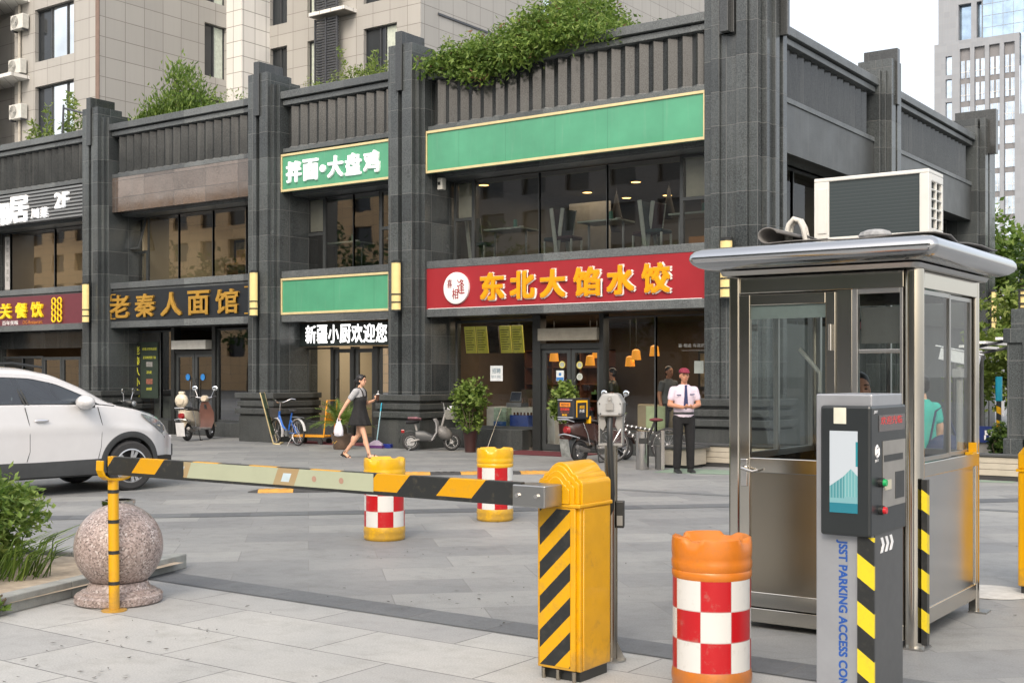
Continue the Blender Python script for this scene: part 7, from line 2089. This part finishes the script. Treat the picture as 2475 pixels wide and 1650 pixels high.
for k in range(30):
    az = 2*PI*k/30+rg.uniform(-0.15, 0.15); el = rg.uniform(0.35, 1.25); L = rg.uniform(0.6, 0.78)
    p = Vector((0, 0, 0.50)); d = Vector((math.cos(az)*math.cos(el), math.sin(az)*math.cos(el), math.sin(el)))
    n = 16
    for i in range(n):
        q = p+d*(L/n); side = d.cross(Vector((0, 0, 1))).normalized(); upv = side.cross(d)
        if i > 2:
            ll = 0.15*math.sin(PI*min(1, (i+1)/n*0.92+0.08))+0.03
            for s in (-1, 1):
                tip = q+side*s*ll+d*0.06+upv*0.03
                b = len(V); V += [q-d*0.010, q+d*0.022, tip]; F.append((b, b+1, b+2))
        b = len(V); V += [p-side*0.006, p+side*0.006, q+side*0.005, q-side*0.005]; F.append((b, b+1, b+2, b+3))
        p = q; d = (d+Vector((0, 0, -0.075))).normalized()
leaf_mesh('fronds', (V, F), leaf_mat('palm_fronds', (0.12, 0.20, 0.03), (0.18, 0.28, 0.05), (0.28, 0.36, 0.09)), t)
t = thing('broom', 'purple dustpan broom with pale blue handle leaning on the stone plinth', 'broom', (-17.85, 19.86, 0), 10)
MB().tube([(0.03, 0.03, 0.14), (0.10, 0.12, 0.98)], 0.012, 8).build('handle', pm('white_blue_handle', '#9FC4CF', 0.4), t, smooth=60)
MB().tube([(0.086, 0.10, 0.80), (0.10, 0.12, 0.98)], 0.014, 8).build('grip', pm('turquoise_grip', '#2FA7C4', 0.4), t, smooth=60)
MB().rings([[(-0.16, -0.04, 0), (0.20, -0.04, 0), (0.20, 0.06, 0), (-0.16, 0.06, 0)], [(-0.14, -0.03, 0.10), (0.18, -0.03, 0.10), (0.18, 0.05, 0.10), (-0.14, 0.05, 0.10)], [(-0.02, -0.01, 0.17), (0.08, -0.01, 0.17), (0.08, 0.03, 0.17), (-0.02, 0.03, 0.17)]]).build('head', pm('lilac_bristles', (0.42, 0.36, 0.46), 0.8, var=0.2), t, bevel=0.01)
MB().box(-0.17, 0.21, -0.05, 0.07, 0.0, 0.06).build('bristles', pm('purple_bristles', (0.10, 0.03, 0.14), 0.9, var=0.3, scale=30), t)
MB().box(0.12, 0.36, 0.06, 0.24, 0.0, 0.09).build('dustpan', pm('blue_dustpan', '#1C2C7A', 0.4), t, bevel=0.01)
def pot_plant(label, loc, hp, hz, r, seed, pr=0.15):
    rg = random.Random(seed)
    t = thing('potted_plant', label, 'plant', loc)
    MB().lathe([(pr*0.72, 0), (pr*0.75, 0.02), (pr, hp-0.03), (pr*1.06, hp-0.02), (pr*1.06, hp), (pr*0.9, hp), (pr*0.85, hp-0.04)], 28).build('pot', pm('dark_maroon_pot', (0.045, 0.018, 0.016), 0.35, var=0.2), t, smooth=40)
    cs = in_ell(rg, 90, (r, r, hz/2), (0, 0, hp+hz*0.48), 0.2)
    cs = [c for c in cs if (c[0]**2+c[1]**2)**0.5 < r*(0.45+0.75*max(0.0, 1-abs((c[2]-hp)/hz-0.35)*1.1))]
    leaf_mesh('foliage', leaves(rg, cs, 16, (0.05, 0.05, 0.05), 0.10, 1.5, droop=0.2), leaf_mat('pothos_leaves', (0.06, 0.12, 0.02), (0.20, 0.29, 0.05), (0.32, 0.41, 0.11)) if 'pothos_leaves' not in bpy.data.materials else bpy.data.materials['pothos_leaves'], t)
    stems(rg, 'stem', cs[:14], (0, 0, hp-0.05), 0.01, M_BARK, t)
    return t
pot_plant('tall bushy potted plant with light leaves in front of the menu window', (-15.33, 19.98, 0), 0.45, 1.12, 0.34, 62)
pot_plant('smaller potted plant peeping over the delivery box by the doors', (-13.35, 20.55, 0), 0.62, 0.88, 0.28, 63)
t = thing('mop', 'dark red mop head with grey handle standing behind the tall potted plant', 'mop', (-15.0, 20.0, 0))
MB().tube([(0.0, 0.1, 0.05), (0.05, 0.55, 0.9)], 0.010, 8).build('handle', STEEL, t)
rg = random.Random(64); m = MB()
for k in range(26): 
    a = rg.uniform(0, 6.28); m.tube([(0, 0.1, 0.12), (0.06*math.cos(a), 0.06*math.sin(a)+0.08, 0.06), (0.12*math.cos(a), 0.10*math.sin(a)+0.06, 0.012)], 0.012, 5)
m.build('strands', pm('dark_red_yarn', (0.16, 0.03, 0.04), 0.95), t)

# ---------------------------------------------------------------- notices and boards on the shop glass
def sheet(name, label, cat, x, z, w_, h, mat, y=21.285, group=None, lines=0, ink=None):
    t = thing(name, label, cat, (x, y, z), group=group)
    MB().box(-w_/2, w_/2, -0.004, 0, -h/2, h/2).build('paper', mat, t)
    return t
M_PAP = pm('white_paper', (0.62, 0.66, 0.68), 0.7)
t = sheet('notice', 'white recruiting notice taped to the menu window above the tall potted plant', 'notice', -15.62, 1.62, 0.33, 0.33, M_PAP)
txt('lettering', '招聘', pm('grey_blue_ink', (0.12, 0.20, 0.26), 0.6), t, FY(0, -0.005, 0.055), w=0.22, h=0.11, ext=0.001, bold=0.01)
txt('lettering', '服务员 洗碗工', MATS['grey_blue_ink'], t, FY(0, -0.005, -0.07), w=0.27, h=0.06, ext=0.001)
for lab, x, z, r_, cm in (('upper yellow-rimmed round sticker left of the door gap', -13.93, 1.80, 0.075, '#C9C06A'), ('upper yellow-rimmed round sticker right of the door gap', -13.50, 1.79, 0.075, '#C9C06A'), ('pale round sticker below the right yellow-rimmed one', -13.50, 1.55, 0.072, '#B9C0BC')):
    t = thing('door_sticker', lab, 'sticker', (x, 21.285, z), group='round stickers on the glass doors')
    MB().lathe([(r_, 0), (r_, 0.003)], 24, M=RX).build('disc', pm('sticker_'+cm[1:], cm, 0.5), t)
    MB().lathe([(r_*0.7, 0.003), (r_*0.7, 0.005)], 24, M=RX).build('centre', pm('sticker_centre', (0.35, 0.38, 0.34), 0.5), t)
t = sheet('notice', 'square white and blue payment notice on the left glass door', 'notice', -13.98, 1.57, 0.19, 0.22, M_PAP)
MB().box(-0.09, 0.09, -0.006, -0.0045, -0.10, -0.03).box(-0.03, 0.03, -0.006, -0.0045, 0.0, 0.06).build('blue_print', pm('blue_print', '#3F78B8', 0.5), t)
t = sheet('poster', 'narrow lime green banner hanging inside the left glass door', 'poster', -13.98, 1.14, 0.16, 0.55, pm('lime_green_print', '#A5B83A', 0.6), 21.36)
t = sheet('notice', 'small pale notice on the dark glass right of the doors', 'notice', -10.78, 1.74, 0.2, 0.24, pm('pale_grey_paper', (0.30, 0.34, 0.33), 0.7))
for z, w_ in ((2.18, 0.62), (2.05, 0.40), (2.0, 0.32)):
    pass
t = thing('window_lettering', 'faint white lettering on the dark glass above the guard', 'lettering', (-10.85, 21.285, 2.12))
txt('letter', '喜·相逢 有喜的饺子', pm('dim_white_film', (0.42, 0.44, 0.43), 0.6), t, FY(0, 0, 0.04), w=0.75, h=0.07, ext=0.002)
MB().box(-0.3, 0.2, -0.002, 0, -0.06, -0.055).build('rule', MATS['dim_white_film'], t)
for lab, x in (('left round blue door sticker on the noodle shop doors', -25.72), ('right round blue door sticker on the noodle shop doors', -25.13)):
    t = thing('door_sticker', lab, 'sticker', (x, 21.285, 1.52), group='round blue stickers on the doors')
    MB().lathe([(0.085, 0), (0.085, 0.003)], 24, M=RX).build('disc', pm('blue_sticker', '#2E7BC0', 0.4), t)
t = thing('menu_board', 'tall dark menu board with yellow column of characters in the noodle shop window', 'menu board', (-27.4, 21.26, 1.75))
MB().box(-0.52, 0.48, 0.0, 0.03, -0.80, 0.72).build('board', pm('dark_green_board', (0.035, 0.05, 0.04), 0.35), t)
MB().box(-0.50, -0.24, -0.004, 0, -0.78, 0.68).build('column', M_BLK, t)
M_YG = pm('yellow_green_letters', '#B8B838', 0.5, emit=(0.6, 0.6, 0.1), es=0.15)
for i, ch in enumerate('老秦人小吃'):
    txt('letter', ch, M_YG, t, FY(-0.37, -0.006, 0.50-i*0.29), w=0.19, h=0.22, ext=0.003, bold=0.008)
for z, s, w_ in ((0.53, '老秦人特色面馆', 0.6), (0.30, '正宗陕西臊子面', 0.54)): txt('letter', s, M_YG, t, FY(0.13, -0.001, z), w=w_, h=0.075, ext=0.003)
for z, s in ((-0.10, '凉皮'), (-0.55, '肉夹馍')): txt('letter', s, M_YG, t, FY(0.12, -0.001, z), w=0.22, h=0.08, ext=0.003)
MB().box(0.0, 0.26, -0.004, 0, 0.05, 0.18).build('photo', pm('grey_food_photo', (0.25, 0.25, 0.24), 0.5, var=0.4, scale=15), t)
MB().box(0.0, 0.26, -0.004, 0, -0.42, -0.28).build('photo', pm('reddish_food_photo', (0.25, 0.10, 0.07), 0.5, var=0.4, scale=15), t)
t = thing('cabinet', 'white double cabinet standing behind the noodle shop window', 'cabinet', (-27.2, 21.75, 0.05))
MB().box(-0.5, 0.1, 0, 0.3, 0, 0.95).box(0.11, 0.62, 0, 0.3, 0, 0.95).build('body', pm('grey_white_cabinet', (0.42, 0.44, 0.42), 0.5), t, bevel=0.01)
t = sheet('poster', 'green and white poster on the far left shop glass', 'poster', -29.35, 1.25, 0.4, 0.75, pm('green_poster', '#2E7A46', 0.5, var=0.4, scale=8))
t = sheet('window_banner', 'tall white banner of small characters at the far left upper window', 'banner', -34.0, 4.95, 0.28, 1.6, pm('white_banner', (0.5, 0.5, 0.5), 0.7))
for i in range(6): txt('letter', '湘菜川味酒家'[i], pm('faint_grey_ink', (0.2, 0.2, 0.2), 0.7), t, FY(0, -0.005, 0.62-i*0.22), w=0.13, h=0.14, ext=0.001)
t = thing('cctv_box', 'small white alarm box under the left end of the blank green board', 'alarm box', (-16.70, 20.75, 5.72))
MB().box(-0.07, 0.07, -0.08, 0.06, -0.12, 0.14).build('box', pm('dirty_white_box', (0.5, 0.5, 0.46), 0.5), t, bevel=0.015)
MB().box(-0.05, 0.02, -0.085, -0.0805, -0.02, 0.05).build('lens', M_BLK, t)

# ---------------------------------------------------------------- inside the shops
BULB = pm('warm_bulb', (0.9, 0.6, 0.25), 0.5, emit=(1.0, 0.62, 0.24), es=14)
SPOT = pm('warm_spot', (0.9, 0.8, 0.6), 0.5, emit=(1.0, 0.56, 0.18), es=5)
SHADE = pm('amber_shade', '#C77A18', 0.5, emit=(1.0, 0.42, 0.04), es=0.4)
def pendant(label, x, y, z, s=1.0, zc=2.84, group='amber pendant lamps behind the shop glass'):
    t = thing('pendant_lamp', label, 'lamp', (x, y, z), group=group)
    t.scale = (s, s, s)
    MB().lathe([(0.11, -0.11), (0.085, 0.09), (0.03, 0.12)], 20, cap0=False).build('lamp_shade', SHADE, t, smooth=50)
    MB().sph((0, 0, -0.06), 0.045, 12, 8).build('bulb', BULB, t, smooth=60)
    MB().tube([(0, 0, 0.11), (0, 0, (zc-z)/s)], 0.006, 5).build('cord', M_BLK, t)
pendant('amber pendant lamp in front of the lit menu board', -16.24, 23.0, 2.50)
pendant('amber pendant lamp seen through the left glass door', -15.27, 23.0, 2.00)
pendant('upper of the two amber pendants seen through the right glass door', -14.14, 23.0, 2.07)
pendant('lower of the two amber pendants seen through the right glass door', -14.22, 22.85, 1.90)
pendant('lowest of the three amber pendants behind the right shop glass', -13.30, 23.0, 1.88)
pendant('middle of the three amber pendants behind the right shop glass', -13.15, 23.0, 2.02)
pendant('amber pendant highest up behind the right shop glass', -12.70, 23.0, 2.10)
def ceiling_spot(label, x, y, z):
    t = thing('ceiling_spot', label, 'lamp', (x, y, z), group='warm ceiling lights upstairs')
    MB().lathe([(0.11, -0.02), (0.02, -0.026)], 16).build('diffuser', SPOT, t)
    MB().lathe([(0.14, 0), (0.135, -0.022), (0.112, -0.022)], 18, cap1=False).build('ring', pm('brass_ring', (0.4, 0.26, 0.08), 0.35, metal=0.8), t, smooth=40)
for i, (x, y) in enumerate(((-16.5, 22.0), (-15.2, 24.3), (-14.9, 25.6), (-13.9, 25.8), (-11.5, 22.6), (-12.6, 26.2), (-11.4, 25.0), (-13.5, 23.6))):
    ceiling_spot(['warm ceiling light nearest the left upper casement', 'warm ceiling light left of centre upstairs', 'warm ceiling light deep in the upper room, left', 'warm ceiling light deep in the upper room, centre', 'warm ceiling light at the right end of the upper window', 'warm ceiling light deepest in the upper room', 'warm ceiling light right of centre upstairs', 'warm ceiling light in the middle of the upper window'][i], x, y, 5.86)
ceiling_spot('warm ceiling light glowing in the corner wing window, upper', -10.5, 23.5, 5.86)
def fill(x, y, z, e, col=(1, 0.72, 0.42), sx=2.5):  # unseen area lights added under the ceilings to brighten the shop rooms
    l = bpy.data.lights.new('shop_fill_light', 'AREA'); l.energy = e; l.color = col; l.shape = 'RECTANGLE'; l.size = sx; l.size_y = 1.4
    o = bpy.data.objects.new('shop_fill_light', l); COL.objects.link(o); o.location = (x, y, z)
fill(-13.5, 24.6, 5.80, 48, (1, 0.78, 0.55), sx=5); fill(-13.5, 23.2, 2.78, 75, (1, 0.80, 0.58), sx=6); fill(-19.7, 22.8, 2.78, 48, (1, 0.86, 0.68), 2.5)
fill(-25, 23.0, 5.80, 34, (1, 0.84, 0.62), 3.5); fill(-31.5, 23.4, 5.8, 34, (1, 0.76, 0.5), 3.5); fill(-31.5, 23.4, 2.78, 10, sx=3.5)
t = thing('menu_lightbox', 'row of five lit yellow-green menu panels hung inside the left shop glass', 'menu board', (-16.62, 22.5, 2.42))
for k in range(5):
    x0 = -0.80+k*0.335
    p = MB(T(0, 0, 0) @ RXd(8)).box(x0, x0+0.30, 0, 0.03, -0.34, 0.28).build('panel', pm('dark_menu_photo', (0.10, 0.08, 0.06), 0.4, var=0.6, scale=9) if k == 2 else pm('lit_menu_panel', '#B8AE3A', 0.4, var=0.25, scale=8, emit=(0.75, 0.68, 0.12), es=0.16), t)
    m = MB(RXd(8))
    for q in range(9): m.box(x0+0.03, x0+0.26-0.03*(q % 3), -0.003, -0.0005, 0.18-q*0.055, 0.195-q*0.055)
    if k != 2: m.build('text_line', pm('dark_menu_text', (0.05, 0.05, 0.02), 0.5), p)
t = thing('counter', 'white shop counter with glass display case behind the menu window', 'counter', (-15.5, 22.1, 0.05))
MB().box(-1.0, 0.85, 0, 0.5, 0, 0.82).build('body', pm('white_counter', (0.62, 0.62, 0.58), 0.4), t, bevel=0.01)
MB().box(-0.05, 0.82, 0.02, 0.48, 0.84, 1.22).build('display_case', GLASS_C, t)
m = MB()
for k in range(9): m.cyl((0.05+k*0.085, 0.2, 0.85), (0.05+k*0.085, 0.2, 1.02), 0.03, n=10)
m.build('bottle_row', pm('brownish_bottles', (0.25, 0.12, 0.08), 0.3, var=0.5, scale=8), t)
t = thing('cash_register', 'grey cash register standing on the white shop counter', 'till', (-15.75, 22.2, 0.87))
MB().box(-0.2, 0.2, -0.1, 0.2, 0, 0.1).rings([[(-0.15, -0.05, 0.12), (0.15, -0.05, 0.12), (0.15, -0.02, 0.12), (-0.15, -0.02, 0.12)], [(-0.15, 0.02, 0.34), (0.15, 0.02, 0.34), (0.15, 0.05, 0.34), (-0.15, 0.05, 0.34)]]).build('body', pm('till_grey', (0.22, 0.23, 0.25), 0.4), t, bevel=0.01)
MB().poly([(-0.13, -0.054, 0.14), (0.13, -0.054, 0.14), (0.13, 0.014, 0.325), (-0.13, 0.014, 0.325)]).build('screen', pm('till_screen', (0.05, 0.06, 0.09), 0.2), t)
t = thing('crate', 'blue plastic crate of bottles on the sill behind the shop glass', 'crate', (-15.15, 21.6, 0.45))
m = MB().box(-0.24, 0.24, -0.14, -0.12, 0, 0.27).box(-0.24, 0.24, 0.12, 0.14, 0, 0.27).box(-0.24, -0.22, -0.12, 0.12, 0, 0.27).box(0.22, 0.24, -0.12, 0.12, 0, 0.27).box(-0.22, 0.22, -0.12, 0.12, 0, 0.03)
m.build('body', pm('blue_crate_plastic', '#2B4FA8', 0.4), t)
m = MB()
for k in range(10): m.cyl((-0.18+(k % 5)*0.09, -0.06+(k//5)*0.12, 0.03), (-0.18+(k % 5)*0.09, -0.06+(k//5)*0.12, 0.33), 0.034, 0.02, 10)
m.build('bottle', pm('brown_glass', (0.12, 0.05, 0.03), 0.15), t, smooth=40)
t = thing('carton', 'green and white drink carton on the sill beside the blue crate', 'carton', (-15.62, 21.55, 0.45))
MB().box(-0.2, 0.14, -0.1, 0.1, 0, 0.42).build('body', pm('green_white_print', (0.35, 0.48, 0.36), 0.5, var=0.6, scale=9), t, bevel=0.008)
MB().box(-0.2, 0.14, -0.104, -0.1005, 0, 0.13).build('blue_band', pm('blue_band_print', '#2A62A8', 0.5), t)
# upstairs tables and chairs in bay 4
def dining_table(label, x, y, group='upstairs dining tables'):
    t = thing('dining_table', label, 'table', (x, y, 4.06), group=group)
    MB().box(-0.5, 0.5, -0.35, 0.35, 0.70, 0.74).build('tabletop', pm('pale_green_tabletop', (0.45, 0.50, 0.44), 0.35), t, bevel=0.008)
    for sx in (-0.42, 0.42):
        MB().box(sx-0.025, sx+0.025, -0.28, 0.28, 0, 0.03).box(sx-0.02, sx+0.02, -0.02, 0.02, 0.03, 0.70).build('leg', STEEL_DULL, t)
    c = thing('thermos', 'green tumbler on the '+label.split(' with')[0], 'tumbler', (x+0.12, y, 4.8), group='tumblers on the upstairs tables')
    MB().lathe([(0.05, 0), (0.042, 0.2), (0.02, 0.21)], 14).build('body', pm('green_tumbler', '#4F8A78', 0.4), c, smooth=40)
    s = thing('bowl', 'small white bowl on the '+label.split(' with')[0], 'bowl', (x+0.32, y-0.05, 4.8), group='bowls on the upstairs tables')
    MB().lathe([(0.03, 0), (0.06, 0.05), (0.055, 0.05), (0.03, 0.01)], 16).build('body', M_WHITE, s, smooth=40)
def dining_chair(label, x, y, rz, mat, group='upstairs dining chairs'):
    t = thing('dining_chair', label, 'chair', (x, y, 4.06), rz, group=group)
    MB().box(-0.22, 0.22, -0.22, 0.22, 0.40, 0.48).build('seat', mat, t, bevel=0.03)
    MB(T(-0.20, 0, 0.45) @ RY(-8)).box(-0.04, 0.04, -0.22, 0.22, 0, 0.62).build('backrest', mat, t, bevel=0.03)
    MB(T(-0.20, 0, 0.45) @ RY(-8)).box(-0.045, 0.045, -0.255, -0.222, -0.45, 0.63).box(-0.045, 0.045, 0.222, 0.255, -0.45, 0.63).build('frame', pm('white_chair_frame', (0.55, 0.58, 0.54), 0.4), t, bevel=0.01)
    for s in (-0.2, 0.2): MB().box(0.18, 0.215, s-0.02, s+0.02, 0, 0.40).build('leg', MATS['white_chair_frame'], t)
DKS = pm('dark_plum_upholstery', (0.05, 0.018, 0.022), 0.6); TLS = pm('dark_teal_upholstery', (0.03, 0.06, 0.065), 0.6, var=0.4, scale=20)
dining_table('left upstairs table with green tumbler at the window', -15.75, 22.0); dining_table('middle upstairs table with green tumbler at the window', -13.3, 22.0); dining_table('right upstairs table with green tumbler at the window', -11.15, 22.0)
dining_chair('dark chair at the left end of the upstairs window', -16.5, 21.95, 0, TLS); dining_chair('dark chair left of the middle upstairs table', -14.2, 21.95, 0, DKS)
dining_chair('teal and plum chair left of the right upstairs table', -12.05, 21.95, 0, TLS); dining_chair('plum chair backing onto the middle table', -14.55, 22.05, 180, TLS); dining_chair('teal chair right of the middle upstairs table', -12.45, 22.2, 180, DKS)
dining_table('small table behind the noodle-and-chicken shop window', -20.6, 22.0); dining_table('second table behind the noodle-and-chicken shop window', -18.6, 22.0)
t = thing('partition', 'grey screen wall across the upstairs dining room', 'partition', (-15.0, 24.6, 4.06))
MB().box(-0.9, 0.2, 0, 0.1, 0, 1.6).build('panel', pm('grey_screen_wall', (0.28, 0.27, 0.25), 0.7), t)
for i, (x, s) in enumerate(((-14.35, 1.0), (-13.0, 0.8), (-12.1, 0.6))):
    t = thing('fabric_lantern', ['largest', 'middle', 'smallest'][i]+' of the three dark hanging ornaments upstairs', 'ornament', (x, 24.2, 5.86), group='dark hanging ornaments upstairs')
    MB().lathe([(0.03, -0.15*s), (0.07*s, -0.4*s), (0.16*s, -0.8*s), (0.12*s, -1.0*s)], 10).build('body', pm('dark_fabric_ornament', (0.05, 0.045, 0.04), 0.9), t, smooth=50)
    MB().tube([(0, 0, 0), (0, 0, -0.15*s)], 0.008, 5).build('cord', M_BLK, t)
# bay 2 upstairs: pictures; bay 3 ground floor: posters
for i, (x, z, w_, h) in enumerate(((-27.6, 5.0, 0.8, 0.95), (-26.0, 5.05, 0.75, 0.95))):
    t = thing('framed_picture', ['left', 'right'][i]+' dark framed picture on the cream wall above the noodle shop', 'picture', (x-1.2, 24.56, z), group='framed pictures upstairs')
    MB().box(-w_/2, w_/2, -0.03, 0.03, -h/2, h/2).build('frame', M_BLK, t)
    MB().box(-w_/2+0.08, w_/2-0.08, -0.034, -0.0305, -h/2+0.08, h/2-0.08).build('picture', pm('brownish_print', (0.16, 0.14, 0.09), 0.6, var=0.6, scale=6), t)
t = thing('poster', 'framed poster on the cream wall inside the lit doorway', 'poster', (-21.15, 24.26, 1.75))
MB().box(-0.35, 0.35, -0.02, 0.02, -0.55, 0.5).build('frame', M_BLK, t); MB().box(-0.30, 0.30, -0.024, -0.0205, -0.5, 0.45).build('print', pm('pale_food_print', (0.40, 0.38, 0.30), 0.6, var=0.4, scale=9), t)
t = thing('wooden_bench', 'light wooden seats behind the upper noodle shop window', 'bench', (-24.4, 22.2, 4.06))
MB().box(-0.6, 0.6, -0.3, 0.1, 0.40, 0.46).box(-0.6, -0.52, -0.3, 0.1, 0, 0.4).box(0.52, 0.6, -0.3, 0.1, 0, 0.4).box(-0.6, 0.6, 0.1, 0.14, 0.4, 0.85).build('bench', pm('honey_wood', (0.35, 0.19, 0.07), 0.45, var=0.2), t, bevel=0.01)

# furnishing of the dumpling shop
rg = random.Random(91)
t = thing('goods_shelf', 'dark shelf unit crowded with jars and boxes behind the shop counter', 'shelf', (-15.9, 24.6, 0.05))
m = MB()
for z in (0.1, 0.5, 0.9, 1.3, 1.7, 2.1): m.box(-1.3, 1.1, 0, 0.3, z, z+0.03)
for x in (-1.3, -0.5, 0.3, 1.07): m.box(x, x+0.03, 0, 0.3, 0, 2.13)
m.box(-1.3, 1.1, 0.30, 0.32, 0, 2.13)
m.build('frame', W_WOOD, t)
cols = [pm('goods_cream', (0.45, 0.42, 0.34), 0.5), pm('goods_red', (0.32, 0.05, 0.04), 0.4), pm('goods_green', (0.10, 0.22, 0.09), 0.4), pm('goods_amber', (0.40, 0.24, 0.05), 0.3), pm('goods_white', (0.6, 0.6, 0.58), 0.5)]
for i in range(44):
    sx = -1.2+(i % 15)*0.155; z = (0.13, 0.53, 0.93, 1.33, 1.73)[i % 5]
    if rg.random() < 0.5: MB().lathe([(0.05, z), (0.05, z+0.16), (0.025, z+0.2), (0.025, z+0.25)], 10, c=(sx, 0.12, 0)).build('jar', rg.choice(cols), t, smooth=40)
    else: MB().box(sx-0.06, sx+0.06, 0.04, 0.22, z, z+rg.uniform(0.12, 0.3)).build('box', rg.choice(cols), t)
t = thing('bench_seat', 'long beige padded bench behind the right-hand shop glass', 'bench', (-11.7, 22.6, 0.05))
MB().box(-1.2, 1.3, 0, 0.55, 0, 0.42).box(-1.2, 1.3, 0.0, 0.14, 0.42, 0.92).build('upholstery', pm('beige_vinyl', (0.36, 0.29, 0.18), 0.5, var=0.1), t, bevel=0.03)
t = thing('dining_chair', 'pale green dining chair by the right-hand shop glass', 'chair', (-12.1, 21.9, 0.05), 20)
MB().box(-0.2, 0.2, -0.2, 0.2, 0.42, 0.46).build('seat', pm('pale_green_chair', (0.35, 0.42, 0.24), 0.5), t, bevel=0.01)
MB().box(-0.2, 0.2, 0.17, 0.2, 0.46, 0.9).build('backrest', MATS['pale_green_chair'], t, bevel=0.01)
for x in (-0.17, 0.17):
    for y in (-0.17, 0.17): MB().cyl((x, y, 0), (x, y, 0.42), 0.015, n=8).build('leg', STEEL_DULL, t)
for i, (x, z, w_, h) in enumerate(((-12.9, 1.7, 0.7, 0.9), (-11.7, 1.75, 0.9, 0.7))):
    t = thing('framed_picture', ['upright', 'wide'][i]+' framed picture on the brown back wall of the dumpling shop', 'picture', (x, 26.15, z), group='framed pictures in the dumpling shop')
    MB().box(-w_/2, w_/2, -0.03, 0.03, -h/2, h/2).build('frame', M_BLK, t)
    MB().box(-w_/2+0.06, w_/2-0.06, -0.034, -0.0305, -h/2+0.06, h/2-0.06).build('picture', pm('faded_picture', (0.32, 0.26, 0.16), 0.6, var=0.6, scale=5), t)
t = thing('upper_sideboard', 'low wooden sideboard at the back of the upstairs dining room', 'sideboard', (-12.8, 26.7, 4.06))
MB().box(-0.9, 0.9, -0.2, 0.2, 0, 0.85).build('body', MATS['honey_wood'], t, bevel=0.01)
